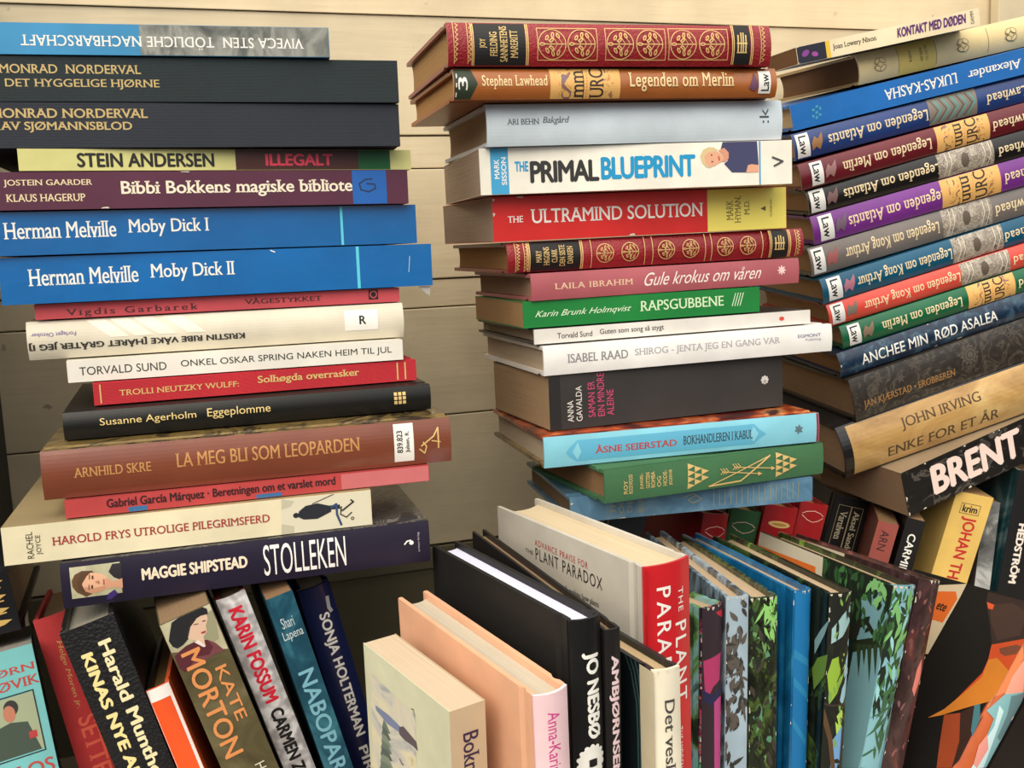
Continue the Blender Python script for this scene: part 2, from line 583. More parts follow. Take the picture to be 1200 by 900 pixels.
# ------------------------------------------------------------------ one book
def book(name, label, group, origin, ax, dims, kind, spine_c, cover_c, page_c, decals, bulge=0.0, opts=None):
    """local frame of a book: x along the spine, y from the spine to the fore edge, z through its thickness"""
    o = opts or {}
    L, T, W = dims
    U, Wd, Td = (Vector(a) for a in ax)
    root = bpy.data.objects.new(name, None)
    root.empty_display_size = 0.02
    COL.objects.link(root)
    mw = Matrix.Identity(4)
    for r in range(3):
        mw[r][0], mw[r][1], mw[r][2], mw[r][3] = U[r], Wd[r], Td[r], origin[r]
    root.matrix_world = mw
    root['label'] = label
    root['category'] = 'book'
    root['group'] = group
    hard = kind == 'hard'
    th = 0.0024 if hard else 0.0004
    th = min(th, T * 0.18)
    cb = cover_c if isinstance(cover_c, list) else [cover_c, cover_c]   # back, front
    inset = 0.003 if hard else 0.0
    # page block
    prof = []
    y0 = th + 0.0003
    yb = W - (0.0035 if hard else 0.0002)
    z0, z1 = th + 0.0001, T - th - 0.0001
    n = 8
    conc = min(0.006, (z1 - z0) * 0.18) if (bulge > 0.001 and hard) else 0.0
    for i in range(n + 1):
        z = z0 + (z1 - z0) * i / n
        prof.append((spine_y(z, T, bulge) + y0, z))
    for i in range(n + 1):
        z = z1 - (z1 - z0) * i / n
        q = 2 * (z - z0) / (z1 - z0) - 1
        prof.append((yb - conc * (1 - q * q), z))
    bm = bmesh.new()
    extrude_profile(bm, prof, inset + 0.0002, L - inset - 0.0002)
    link('page_block', bm, pages_mat(page_c), root)
    # boards
    def board(zs, zi, nm, m):
        e = bulge + (th * 0.7 if hard else th)
        s = 1 if zs > zi else -1
        if hard:
            g = 0.0011 if T > 0.012 else 0.0006
            pr = [(e + 0.0001, zs), (e + 0.0035, zs), (e + 0.0055, zs - s*g), (e + 0.0075, zs - s*g), (e + 0.0100, zs), (W - 0.0006, zs), (W, zs - s*0.0006),
                  (W, zi + s*0.0005), (W - 0.0004, zi), (e + 0.0095, zi), (e + 0.0075, zi - s*0.0002), (e + 0.0055, zi - s*0.0002), (e + 0.0001, zi)]
            pr = [(y, z) for y, z in pr]
        else:
            pr = [(e, zs), (W, zs), (W, zi), (e, zi)]
        bm = bmesh.new()
        extrude_profile(bm, pr, 0, L, 0.0006 if hard else 0.0)
        return link(nm, bm, m, root)
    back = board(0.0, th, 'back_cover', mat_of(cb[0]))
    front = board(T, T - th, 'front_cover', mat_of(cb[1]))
    # spine
    pr = []
    for i in range(NSEG + 1):
        z = T * i / NSEG
        pr.append((spine_y(z, T, bulge), z))
    ti = th * 0.7 if hard else th
    for i in range(NSEG + 1):
        z = T - T * i / NSEG
        zz = min(T - ti * .3, max(ti * .3, z))
        pr.append((spine_y(z, T, bulge) + ti, zz))
    bm = bmesh.new()
    extrude_profile(bm, pr, 0, L, 0.0)
    sp = link('spine', bm, mat_of(spine_c), root)
    if o.get('worn'):
        rng = random.Random(len(label) * 7 + int(L * 1e5))
        wc = (214, 206, 192, 'ink')
        w = []
        for j in range(o['worn']):
            side = rng.random()
            if side < .5:      # nicks at the head end of the spine
                b = rng.uniform(.03, .97); ww = rng.uniform(.02, .07)
                d = rng.uniform(.0006, .0028) / L
                w.append(('worn_edge', 's', wc, ('P', [(0.001, b - ww), (0.001, b + ww), (d, b + ww * .3), (d * .5, b - ww * .5)])))
            else:
                a = rng.uniform(0.0, .7); la = rng.uniform(.004, .03); dd = rng.uniform(.02, .05)
                b0 = 0.008 if rng.random() < .5 else .992
                s = 1 if b0 < .5 else -1
                w.append(('worn_edge', 's', wc, ('P', [(a, b0), (a + la, b0), (a + la * .8, b0 + s * dd), (a + la * .2, b0 + s * dd * .7)])))
        decals = decals + w
    add_decals({'s': sp, 't': front, 'b': back}, decals, L, T, W, bulge)
    return root
INKS = [(238, 236, 230, 'ink'), (198, 172, 116, 'gold'), (76, 42, 38), (20, 92, 48), (28, 24, 22, 'ink'), (222, 60,
    88, 'ink'), (232, 212, 170, 'ink'), (240, 228, 205, 'ink'), (38, 98, 178, 'satin'), (28, 40, 70, 'ink'), (90,
    200, 225, 'ink'), (150, 190, 225, 'ink'), (70, 28, 34, 'ink'), (22, 20, 20, 'ink'), (198, 80, 88, 'ink'),
    (238, 232, 216, 'ink'), (48, 46, 44, 'ink'), (104, 84, 150, 'ink'), (240, 238, 232), (40, 38, 36, 'ink'),
    (230, 196, 128, 'gold'), (222, 196, 130, 'ink'), (206, 150, 92, 'gold'), (236, 234, 228), (198, 110, 112),
    (60, 110, 160), (50, 20, 24, 'ink'), (214, 208, 184, 'ink'), (190, 184, 160, 'ink'), (50, 46, 42, 'ink'),
    (160, 50, 46, 'ink'), (32, 36, 44, 'ink'), (50, 70, 110, 'ink'), (34, 30, 38, 'ink'), (96, 66, 42, 'ink'),
    (222, 172, 140, 'ink'), (196, 142, 112, 'ink'), (206, 152, 122, 'ink'), (84, 58, 38, 'ink'), (60, 40, 110,
    'ink'), (58, 40, 34, 'ink'), (110, 78, 54, 'ink'), (178, 122, 96, 'ink'), (172, 84, 80, 'ink'), (232, 216,
    192, 'ink'), (240, 236, 232, 'ink'), (190, 180, 195, 'ink'), (146, 28, 36, 'ink'), (44, 56, 40, 'ink'), (240,
    214, 160, 'ink'), (228, 176, 104, 'ink'), (50, 44, 36, 'ink'), (170, 80, 50, 'ink'), (110, 70, 100, 'ink'),
    (240, 240, 236), (80, 88, 98, 'ink'), (70, 78, 88, 'ink'), (62, 160, 210, 'ink'), (20, 150, 205, 'ink'), (44,
    44, 44, 'ink'), (62, 64, 102, 'ink'), (224, 164, 132, 'ink'), (218, 196, 146, 'ink'), (228, 170, 138, 'ink'),
    (216, 150, 120, 'ink'), (60, 46, 44, 'ink'), (190, 90, 80, 'ink'), (40, 150, 205, 'ink'), (70, 70, 70, 'ink'),
    (236, 220, 104, 'ink'), (120, 104, 50, 'ink'), (90, 80, 40, 'ink'), (150, 134, 70, 'ink'), (226, 190, 160,
    'ink'), (244, 228, 220, 'ink'), (236, 205, 200, 'ink'), (216, 232, 205, 'ink'), (206, 230, 190, 'ink'), (60,
    56, 54, 'ink'), (206, 70, 60, 'ink'), (130, 128, 132, 'ink'), (168, 166, 172, 'ink'), (120, 120, 150, 'ink'),
    (140, 140, 160, 'ink'), (30, 28, 28, 'ink'), (220, 216, 210, 'ink'), (196, 70, 110, 'ink'), (205, 202, 198,
    'ink'), (90, 88, 86, 'ink'), (92, 170, 202, 'ink'), (130, 196, 216, 'ink'), (176, 62, 62, 'ink'), (50, 66, 74,
    'ink'), (150, 40, 56), (90, 110, 120, 'ink'), (150, 146, 110, 'ink'), (24, 28, 48, 'ink'), (226, 190, 60,
    'ink'), (130, 60, 140, 'ink'), (150, 70, 150, 'ink'), (60, 54, 48, 'ink'), (92, 40, 110, 'ink'), (110, 100,
    90, 'ink'), (222, 196, 104, 'ink'), (150, 130, 90, 'ink'), (110, 92, 50, 'ink'), (110, 96, 66, 'ink'), (224,
    202, 150, 'matte'), (60, 150, 180, 'ink'), (236, 216, 176, 'ink'), (130, 120, 110, 'ink'), (96, 150, 146,
    'ink'), (70, 66, 64, 'ink'), (150, 110, 70, 'ink'), (240, 240, 238), (150, 110, 110, 'ink'), (96, 84, 74,
    'ink'), (226, 216, 200, 'ink'), (120, 90, 90, 'ink'), (110, 90, 110, 'ink'), (160, 90, 90, 'ink'), (170, 110,
    130, 'ink'), (120, 110, 100, 'ink'), (130, 110, 90, 'ink'), (158, 116, 66, 'ink'), (84, 78, 70, 'ink'), (74,
    68, 62, 'ink'), (84, 64, 40, 'ink'), (238, 214, 204, 'ink'), (222, 186, 110, 'gold'), (176, 58, 52, 'ink'),
    (150, 160, 130, 'ink'), (56, 70, 58, 'ink'), (176, 112, 88, 'ink'), (170, 50, 50, 'ink'), (190, 140, 80,
    'ink'), (184, 130, 76, 'ink'), (206, 84, 62, 'ink'), (232, 222, 176, 'ink'), (232, 216, 150, 'ink'), (226,
    220, 216, 'ink'), (150, 146, 118, 'ink'), (112, 62, 66, 'ink'), (84, 34, 44, 'ink'), (216, 182, 158, 'ink'),
    (226, 214, 206, 'ink'), (46, 42, 42, 'ink'), (30, 30, 34, 'ink'), (168, 48, 56, 'ink'), (70, 50, 44, 'ink'),
    (218, 142, 84, 'ink'), (214, 206, 180, 'ink'), (214, 30, 56, 'ink'), (190, 206, 210, 'ink'), (120, 176, 196,
    'ink'), (170, 170, 170, 'ink'), (60, 40, 70, 'ink'), (118, 128, 158, 'ink'), (90, 80, 86, 'ink'), (104, 118,
    104, 'ink'), (84, 96, 88, 'ink'), (128, 138, 122, 'ink'), (40, 40, 40, 'ink'), (60, 60, 60, 'ink'), (206, 60,
    140, 'ink'), (226, 200, 206, 'ink'), (50, 76, 76, 'ink'), (206, 194, 164), (70, 66, 66, 'ink'), (204, 36, 44,
    'gloss'), (176, 60, 52, 'ink'), (70, 66, 62, 'ink'), (54, 50, 48, 'ink'), (90, 84, 78, 'ink'), (52, 38, 48,
    'ink'), (186, 60, 110, 'ink'), (200, 40, 60, 'ink'), (196, 76, 140, 'ink'), (40, 40, 80, 'ink'), (58, 56, 54,
    'ink'), (92, 86, 80, 'ink'), (60, 92, 50, 'ink'), (104, 148, 90, 'ink'), (90, 140, 112, 'ink'), (24, 26, 20,
    'ink'), (60, 56, 48, 'ink'), (30, 40, 26, 'ink'), (140, 200, 110, 'ink'), (22, 112, 172, 'ink'), (40, 130,
    180, 'ink'), (22, 26, 20, 'ink'), (150, 186, 190, 'ink'), (140, 176, 60, 'ink'), (190, 200, 70, 'ink'), (150,
    190, 206, 'ink'), (170, 206, 90, 'ink'), (110, 160, 210, 'ink'), (30, 34, 24, 'ink'), (120, 160, 80, 'ink'),
    (88, 64, 42, 'ink'), (60, 48, 40, 'ink'), (120, 156, 160, 'ink'), (96, 130, 50, 'ink'), (20, 30, 20, 'ink'),
    (108, 150, 160, 'ink'), (112, 156, 166, 'ink'), (150, 196, 206, 'ink'), (30, 40, 24, 'ink'), (44, 60, 36,
    'ink'), (34, 30, 22, 'ink'), (30, 30, 22, 'ink'), (30, 60, 34, 'ink'), (60, 110, 60, 'ink'), (22, 36, 24,
    'ink'), (46, 80, 44, 'ink'), (120, 176, 110, 'ink'), (26, 50, 36, 'ink'), (60, 130, 100, 'ink'), (130, 180,
    192, 'ink'), (28, 40, 28, 'ink'), (120, 180, 110, 'ink'), (150, 206, 210, 'ink'), (60, 100, 70, 'ink'), (24,
    50, 44, 'ink'), (196, 186, 166, 'ink'), (206, 104, 40, 'ink'), (170, 84, 68, 'ink'), (140, 92, 90, 'ink'),
    (120, 84, 86, 'ink'), (60, 36, 34, 'ink'), (226, 130, 120, 'ink'), (190, 178, 152, 'ink'), (80, 110, 50,
    'ink'), (50, 38, 34, 'matte'), (66, 48, 42, 'matte'), (206, 84, 44, 'ink'), (190, 74, 36, 'matte'), (112, 66,
    48, 'matte'), (198, 120, 42, 'matte'), (150, 66, 36, 'matte'), (56, 36, 30, 'matte'), (70, 120, 130, 'ink'),
    (112, 56, 38, 'matte'), (20, 20, 18, 'matte'), (196, 180, 150, 'ink'), (206, 100, 36, 'ink'), (220, 190, 150,
    'ink'), (206, 120, 70, 'ink'), (226, 150, 130, 'ink'), (120, 166, 172, 'ink'), (186, 214, 220, 'ink'), (90,
    120, 126, 'ink'), (210, 140, 130, 'ink'), (150, 112, 60, 'gold'), (230, 190, 170, 'ink'), (190, 140, 70,
    'gold'), (176, 160, 120, 'ink'), (200, 190, 160, 'ink'), (50, 28, 28, 'ink'), (190, 44, 44, 'ink'), (226, 216,
    206, 'ink')]

# every book: kind, label, group, corner of its spine, axes, (length, thickness, width), binding, colours, printed shapes
BOOKS = [
 ('paperback_book', 'blue spine ending in a grey rock photo, topmost book of the left stack', 'books lying flat in the left stack',
  (-0.12788, 0.58197, 0.50656), [(0.998304, -0.058117, -0.003522), (0.058118, 0.99831, 2e-05), (0.003514, -0.000224, 0.999994)], (0.21495, 0.01548, 0.135), 'paper',
  (58, 140, 190, 'satin'), (70, 130, 170), (205, 180, 140), [
   ('cover_photo','s','rock',('R',.549,1.0005,0,1)),
   ('title','s',0,('T','VIVECA STEN  TÖDLICHE NACHBARSCHAFT',0.2834,0.9367,0.2,0.62,180,{'serif': True,'sp': 1.05})),
  ], 0, None),
 ('hardcover_book', 'dark teal-black cloth book with gold lines, upper of the two dark twins', 'books lying flat in the left stack',
  (-0.101, 0.58097, 0.48341), [(0.998934, -0.0459, -0.004821), (0.0459, 0.998946, -4.1e-05), (0.004818, -0.00018, 0.999988)], (0.22498, 0.02257, 0.15), 'hard',
  (30, 42, 47, 'cloth'), (30, 42, 47, 'cloth'), (205, 180, 140), [
   ('author_name','s',1,('T','MONRAD  NORDERVAL',0.0989,0.4004,0.62,0.82,0,{'serif': True,'wt': 0.012})),
   ('title','s',1,('T','DET HYGGELIGE HJØRNE',0.1098,0.4391,0.27,0.5,0,{'serif': True})),
  ], 0, None),
 ('hardcover_book', 'dark navy cloth book with gold title, lower of the two dark twins', 'books lying flat in the left stack',
  (-0.10119, 0.57957, 0.46007), [(0.999565, -0.028957, -0.005546), (0.028956, 0.999581, -0.000315), (0.005553, 0.000154, 0.999985)], (0.22493, 0.02285, 0.15), 'hard',
  (38, 43, 54, 'cloth'), (38, 43, 54, 'cloth'), (205, 180, 140), [
   ('author_name','s',1,('T','MONRAD NORDERVAL',0.0732,0.4077,0.66,0.87,0,{'serif': True,'wt': 0.02})),
   ('title','s',1,('T','AV SJØMANNSBLOD',0.0912,0.3715,0.34,0.58,0,{'serif': True,'wt': 0.02})),
  ], 0, None),
 ('paperback_book', 'thin pale yellow-green book with brown and green spine bands in the left stack', 'books lying flat in the left stack',
  (-0.07367, 0.57675, 0.44844), [(0.998534, 0.053621, -0.007448), (-0.053625, 0.998561, -0.000405), (0.007415, 0.000804, 0.999972)], (0.20652, 0.0111, 0.13), 'paper',
  (212, 208, 138), (190, 180, 120), (205, 180, 140), [
   ('spine_band','s',2,('R',.5207,.8503,0,1)),
   ('spine_band','s',3,('R',.8503,.9397,0,1)),
   ('author_name','s',4,('T','STEIN ANDERSEN',0.1336,0.4662,0.15,0.82,0,{'wt': 0.035})),
   ('title','s',5,('T','ILLEGALT',0.5982,0.7793,0.2,0.8,0,{'wt': 0.035})),
  ], 0, None),
 ('paperback_book', 'purple-brown book with cream title and a square blue sticker at its right end', 'books lying flat in the left stack',
  (-0.09104, 0.57626, 0.42882), [(0.999545, 0.029343, -0.006959), (-0.029352, 0.999569, -0.001082), (0.006924, 0.001285, 0.999975)], (0.21992, 0.01913, 0.14), 'paper',
  (88, 46, 66, 'satin'), (88, 46, 66), (205, 180, 140), [
   ('author_name','s',6,('T','JOSTEIN GAARDER',0.0431,0.2331,0.6,0.8,0,{'serif': True})),
   ('author_name','s',6,('T','KLAUS HAGERUP',0.0455,0.2154,0.22,0.42,0,{'serif': True})),
   ('title','s',7,('T','Bibbi Bokkens magiske bibliote',0.2961,0.8534,0.28,0.74,0,{'serif': True,'wt': 0.02})),
   ('library_label','s',8,('R',.8534,.9429,0,1)),
   ('library_label','s',9,('L',[(.9057,.74),(.8878,.72),(.8716,.6),(.8752,.42),(.895,.36),(.9134,.46),(.9117,.58),(.8917,.6)],.0008)),
  ], 0, {'worn': 9}),
 ('hardcover_book', 'bright blue book with white title, upper of the blue pair', 'books lying flat in the left stack',
  (-0.09111, 0.57919, 0.40582), [(0.999249, 0.038328, -0.0057), (-0.038335, 0.999264, -0.001133), (0.005653, 0.00135, 0.999983)], (0.22498, 0.02223, 0.14501), 'hard',
  (0, 94, 162, 'gloss'), (176, 40, 60), (220, 205, 180), [
   ('author_name','s',0,('T','Herman Melville',0.0303,0.2701,0.38,0.76,0,{'serif': True})),
   ('title','s',0,('T','Moby Dick I',0.2965,0.4812,0.36,0.78,0,{'serif': True})),
   ('spine_band','s',10,('R',.8017,.8082,0,1)),
  ], 0, None),
 ('hardcover_book', 'thick bright blue book with white title, lower of the blue pair', 'books lying flat in the left stack',
  (-0.08881, 0.58172, 0.38057), [(0.999704, 0.023809, -0.005073), (-0.023809, 0.999717, 0.00017), (0.005075, -4.9e-05, 0.999987)], (0.23053, 0.02435, 0.14499), 'hard',
  (0, 99, 170, 'gloss'), (176, 40, 60), (220, 205, 180), [
   ('author_name','s',0,('T','Herman Melville',0.0584,0.2924,0.38,0.74,0,{'serif': True})),
   ('title','s',0,('T','Moby Dick II',0.3188,0.5107,0.36,0.76,0,{'serif': True})),
   ('spine_band','s',10,('R',.806,.8136,0,1)),
   ('worn_edge','s',0,('L',[(.598,.97),(.6079,.93)],.0006)),
   ('worn_edge','s',11,('L',[(.9387,.35),(.9429,.72)],.0005)),
  ], 0, None),
 ('paperback_book', 'thin salmon-pink book with black spaced lettering directly under the blue pair', 'books lying flat in the left stack',
  (-0.0745, 0.58705, 0.37186), [(0.999879, 0.014512, -0.00557), (-0.014517, 0.999894, -0.000831), (0.005557, 0.000911, 0.999984)], (0.19634, 0.00812, 0.12002), 'paper',
  (198, 80, 88), (198, 80, 88), (205, 180, 140), [
   ('author_name','s',12,('T','Vigdis Garbarek',0.076,0.42,0.05,0.6,0,{'serif': True,'sp': 1.3})),
   ('title','s',12,('T','VÅGESTYKKET',0.5471,0.7681,0.35,0.8,0,{'serif': True})),
   ('publisher_mark','s',13,('R',.9068,.9351,.25,.95)),
   ('publisher_mark','s',14,('O',.9212,.6,.0022,.0007)),
  ], 0, None),
 ('hardcover_book', 'thick cream book with upside-down black title and a white sticker lettered R', 'books lying flat in the left stack',
  (-0.07967, 0.58632, 0.35054), [(0.999978, 0.005192, -0.004216), (-0.005187, 0.999986, 0.001206), (0.004223, -0.001184, 0.99999)], (0.20279, 0.02032, 0.13002), 'hard',
  (219, 211, 192, 'satin'), (200, 190, 165), (205, 180, 140), [
   ('cover_art','s',15,('P',[(.1452,.98),(.1914,.98),(.2513,.5),(.2043,.5)])),
   ('cover_art','s',15,('P',[(.2041,.98),(.2509,.98),(.3119,.5),(.2642,.5)])),
   ('cover_art','s',15,('P',[(.2638,.98),(.3113,.98),(.3733,.5),(.325,.5)])),
   ('cover_art','s',15,('P',[(.3375,.98),(.3858,.98),(.449,.5),(.3998,.5)])),
   ('title','s',16,('T','KRISTIN RIBE VÅKE [HÅRET GRÅTER JEG I]',0.0034,0.55,0.2,0.46,180,{'wt': 0.035})),
   ('publisher_mark','s',17,('T','Forlaget Oktober',0.0106,0.1195,0.6,0.74,180,{})),
   ('library_label','s',18,('R',.828,.9241,.28,.86)),
   ('library_label','s',13,('T','R',0.8701,0.8898,0.45,0.7,0,{'wt': 0.03})),
  ], 0.003, None),
 ('paperback_book', 'slim white book with thin black sans capitals in the left stack', 'books lying flat in the left stack',
  (-0.06107, 0.58123, 0.33786), [(0.999991, 0.002109, -0.003766), (-0.002099, 0.999994, 0.002686), (0.003772, -0.002678, 0.999989)], (0.18142, 0.0117, 0.11001), 'paper',
  (230, 226, 216), (225, 220, 205), (205, 180, 140), [
   ('author_name','s',19,('T','TORVALD SUND',0.0328,0.2755,0.3,0.68,0,{})),
   ('title','s',19,('T','ONKEL OSKAR SPRING NAKEN HEIM TIL JUL',0.3171,0.9635,0.3,0.7,0,{})),
  ], 0, None),
 ('hardcover_book', 'red cloth book with gold title and gold end rules in the left stack', 'books lying flat in the left stack',
  (-0.049, 0.57798, 0.325), [(0.999572, 0.028981, -0.003913), (-0.028968, 0.999575, 0.003339), (0.004008, -0.003224, 0.999987)], (0.17707, 0.01206, 0.11002), 'hard',
  (186, 34, 46, 'cloth'), (186, 34, 46, 'cloth'), (205, 180, 140), [
   ('author_name','s',20,('T','TROLLI NEUTZKY WULFF:',0.0732,0.4254,0.36,0.62,0,{'serif': True,'wt': 0.01})),
   ('title','s',20,('T','Solhøgda overrasker',0.4835,0.8084,0.34,0.78,0,{'serif': True,'wt': 0.02})),
   ('ornament','s',20,('R',.9339,.9385,.08,.92)),
   ('ornament','s',20,('R',.96,.9646,.08,.92)),
   ('ornament','s',20,('R',.0178,.0217,.08,.92)),
  ], 0, None),
 ('hardcover_book', 'glossy black book with pale gold title and a small gold square near its end', 'books lying flat in the left stack',
  (-0.06381, 0.56395, 0.30954), [(0.999981, 0.005377, -0.003144), (-0.005359, 0.999971, 0.005493), (0.003173, -0.005477, 0.99998)], (0.19566, 0.01446, 0.13002), 'hard',
  (20, 19, 17, 'satin'), (30, 28, 26, 'satin'), (205, 180, 140), [
   ('author_name','s',21,('T','Susanne Agerholm',0.0906,0.3374,0.38,0.72,0,{})),
   ('title','s',21,('T','Eggeplomme',0.3667,0.5371,0.36,0.76,0,{})),
   ('publisher_mark','s',20,('R',.89,.8991,.32,.45)),
   ('publisher_mark','s',20,('R',.89,.8991,.49,.62)),
   ('publisher_mark','s',20,('R',.89,.8991,.66,.79)),
   ('publisher_mark','s',20,('R',.9026,.9118,.32,.45)),
   ('publisher_mark','s',20,('R',.9026,.9118,.49,.62)),
   ('publisher_mark','s',20,('R',.9026,.9118,.66,.79)),
   ('publisher_mark','s',20,('R',.9153,.9245,.32,.45)),
   ('publisher_mark','s',20,('R',.9153,.9245,.49,.62)),
   ('publisher_mark','s',20,('R',.9153,.9245,.66,.79)),
  ], 0.002, None),
 ('hardcover_book', 'thick brown glossy book with gold capitals and a white printed sticker', 'books lying flat in the left stack',
  (-0.07344, 0.5419, 0.28383), [(0.999724, -0.023176, -0.003726), (0.023203, 0.999705, 0.007248), (0.003557, -0.007332, 0.999967)], (0.209, 0.02473, 0.13998), 'hard',
  (122, 66, 46, 'gloss'), 'cover_brown', (205, 180, 140), [
   ('author_name','s',22,('T','ARNHILD SKRE',0.0703,0.2464,0.42,0.62,0,{'serif': True})),
   ('title','s',22,('T','LA MEG BLI SOM LEOPARDEN',0.3046,0.7585,0.44,0.74,0,{'serif': True})),
   ('library_label','s',23,('R',.8472,.8993,.1,.95)),
   ('library_label','s',13,('T','839.823',0.8543,0.8701,0.3,0.8,90,{'wt': 0.03})),
   ('library_label','s',13,('T','Julsen, R.',0.8768,0.8904,0.3,0.78,90,{'wt': 0.03})),
   ('publisher_mark','s',20,('L',[(.9144,.35),(.9276,.25),(.933,.4),(.9244,.5)],.0007)),
   ('publisher_mark','s',20,('L',[(.9194,.42),(.9527,.62),(.9652,.8),(.965,.35)],.0008)),
   ('publisher_mark','s',20,('L',[(.9475,.52),(.9704,.48)],.0006)),
  ], 0.002, None),
 ('paperback_book', 'thin red and pink book with tight black lettering under the thick brown book', 'books lying flat in the left stack',
  (-0.06407, 0.5394, 0.27439), [(0.999849, -0.017079, -0.00321), (0.017098, 0.999836, 0.00594), (0.003108, -0.005994, 0.999977)], (0.18595, 0.00874, 0.11998), 'paper',
  (182, 70, 70), (170, 66, 66), (205, 180, 140), [
   ('spine_band','s',24,('R',.7402,1.003,0,1)),
   ('cover_art','s',25,('R',.1593,.2078,0,.3)),
   ('cover_art','s',25,('R',.4997,.5706,0,.25)),
   ('title','s',26,('T','Gabriel García Márquez · Beretningen om et varslet mord',0.1051,0.7232,0.22,0.9,0,{'wt': 0.03})),
  ], 0, None),
 ('paperback_book', 'cream book with red serif title and a small walking figure picture', 'books lying flat in the left stack',
  (-0.0935, 0.53758, 0.25447), [(0.999566, -0.0294, -0.001919), (0.029408, 0.999557, 0.004548), (0.001785, -0.004602, 0.999988)], (0.18175, 0.01924, 0.125), 'paper',
  (224, 214, 182), (150, 132, 98), (200, 180, 140), [
   ('cover_art','s',27,('R',.7383,.9967,0,1)),
   ('cover_art','s',28,('P',[(.7419,1),(.7776,.9),(.7644,.75),(.7397,.7)])),
   ('cover_art','s',28,('P',[(.7369,.3),(.7727,.2),(.7713,0),(.7348,0)])),
   ('author_name','s',29,('T','RACHEL',0.0588,0.0759,0.12,0.82,90,{})),
   ('author_name','s',29,('T','JOYCE',0.0822,0.0983,0.2,0.72,90,{})),
   ('title','s',30,('T','HAROLD FRYS UTROLIGE PILEGRIMSFERD',0.1235,0.7045,0.4,0.62,0,{'serif': True,'wt': 0.01})),
   ('cover_art','s',31,('E',.7797,.5,.0016,.0014,0)),
   ('cover_art','s',31,('P',[(.7877,.6),(.8083,.74),(.8431,.78),(.8819,.66),(.8809,.5),(.8401,.34),(.8008,.36),(.7866,.44)])),
   ('cover_art','s',31,('P',[(.8771,.68),(.907,.68),(.9087,.56),(.8763,.56)])),
   ('cover_art','s',32,('L',[(.8817,.62),(.8971,.7),(.8977,.4),(.9083,.1)],.0012)),
   ('cover_art','s',31,('L',[(.8283,.78),(.8941,1)],.0004)),
   ('publisher_mark','s',13,('L',[(.9116,.62),(.9077,.4),(.9246,.3),(.9405,.42)],.0006)),
   ('publisher_mark','s',13,('L',[(.9134,.5),(.9474,.72),(.9402,.78)],.0008)),
   ('publisher_mark','s',13,('O',.942,.25,.0009,.0004)),
  ], 0, None),
 ('hardcover_book', 'dark violet book with tall thin white title and a sideways portrait', 'books lying flat in the left stack',
  (-0.06818, 0.53107, 0.23062), [(0.999781, -0.020894, 0.001292), (0.020888, 0.999771, 0.004563), (-0.001387, -0.004535, 0.999989)], (0.18639, 0.02293, 0.13), 'hard',
  (36, 31, 50, 'satin'), [(60, 50, 60), 'swirl'], (200, 180, 140), [
   ('author_portrait','s','portrait_bg',('R',.0231,.1491,.2,.9)),
   ('author_portrait','s',33,('P',[(.1297,.8737),(.1527,.8788),(.1518,.4829),(.1312,.5751),(.1193,.709)])),
   ('author_portrait','s',34,('P',[(.0264,.6029),(.0345,.7346),(.053,.7993),(.0787,.7795),(.085,.7083),(.0665,.3215),(.0743,.2608),(.0581,.2109),(.036,.3396),(.0268,.4744)])),
   ('author_portrait','s',35,('P',[(.0545,.6781),(.0759,.7398),(.1014,.6901),(.116,.5878),(.1182,.4346),(.102,.315),(.0762,.2587),(.0581,.3313),(.0505,.4901)])),
   ('author_portrait','s',36,('P',[(.0537,.4436),(.0815,.3903),(.1176,.4266),(.1019,.3064),(.0762,.2587),(.0581,.3313)])),
   ('author_portrait','s',37,('P',[(.1104,.5984),(.1302,.4856),(.1523,.5342),(.1513,.3102),(.1311,.3507),(.1094,.3367)])),
   ('author_portrait','s',38,('P',[(.053,.7993),(.0787,.7795),(.0633,.6682),(.0507,.5113),(.0553,.3345),(.0434,.3654),(.0382,.5683)])),
   ('author_portrait','s',39,('P',[(.1129,.216),(.1305,.2994),(.1376,.196),(.121,.0853),(.1076,.0838)])),
   ('author_portrait','s',40,('P',[(.0766,.6748),(.0808,.6701),(.0804,.5934),(.0762,.5981)])),
   ('author_portrait','s',40,('P',[(.0733,.4641),(.0775,.4593),(.0771,.3824),(.0729,.3872)])),
   ('author_portrait','s',41,('P',[(.0704,.7117),(.0727,.7006),(.0715,.5991),(.0691,.5933)])),
   ('author_portrait','s',41,('P',[(.0669,.4843),(.0691,.4731),(.068,.3714),(.0656,.3656)])),
   ('author_portrait','s',42,('P',[(.0831,.5346),(.0937,.5484),(.0948,.4783),(.091,.4741)])),
   ('author_portrait','s',43,('P',[(.1044,.5707),(.1076,.5585),(.1066,.4304),(.103,.4432)])),
   ('author_name','s',44,('T','MAGGIE SHIPSTEAD',0.2019,0.4807,0.42,0.7,0,{'wt': 0.05})),
   ('title','s',45,('T','STOLLEKEN',0.5245,0.7537,0.16,0.88,0,{})),
   ('publisher_mark','s',0,('E',.9452,.52,.0012,.0012,0)),
   ('publisher_mark','s',0,('L',[(.9249,.5),(.9329,.57),(.9431,.58)],.0008)),
   ('publisher_mark','s',46,('T','juritzen forlag',0.963,0.9706,0.28,0.75,90,{})),
  ], 0.001, None),
 ('hardcover_book', 'dark red leather book with gold circles, topmost book of the middle stack', 'books lying flat in the middle stack',
  (0.15685, 0.58279, 0.50489), [(0.999149, -0.040592, 0.007252), (0.040574, 0.999173, 0.002656), (-0.007353, -0.002359, 0.99997)], (0.20793, 0.02457, 0.13433), 'hard',
  (146, 28, 36, 'leather'), (120, 24, 32, 'leather'), (180, 135, 80), [
   ('title_panel','s',13,('R',.0754,.2242,.02,.98)),
   ('ornament','s',20,('R',.0669,.0698,.02,.98)),
   ('ornament','s',20,('R',.0715,.0744,.02,.98)),
   ('ornament','s',20,('R',.2252,.2282,.02,.98)),
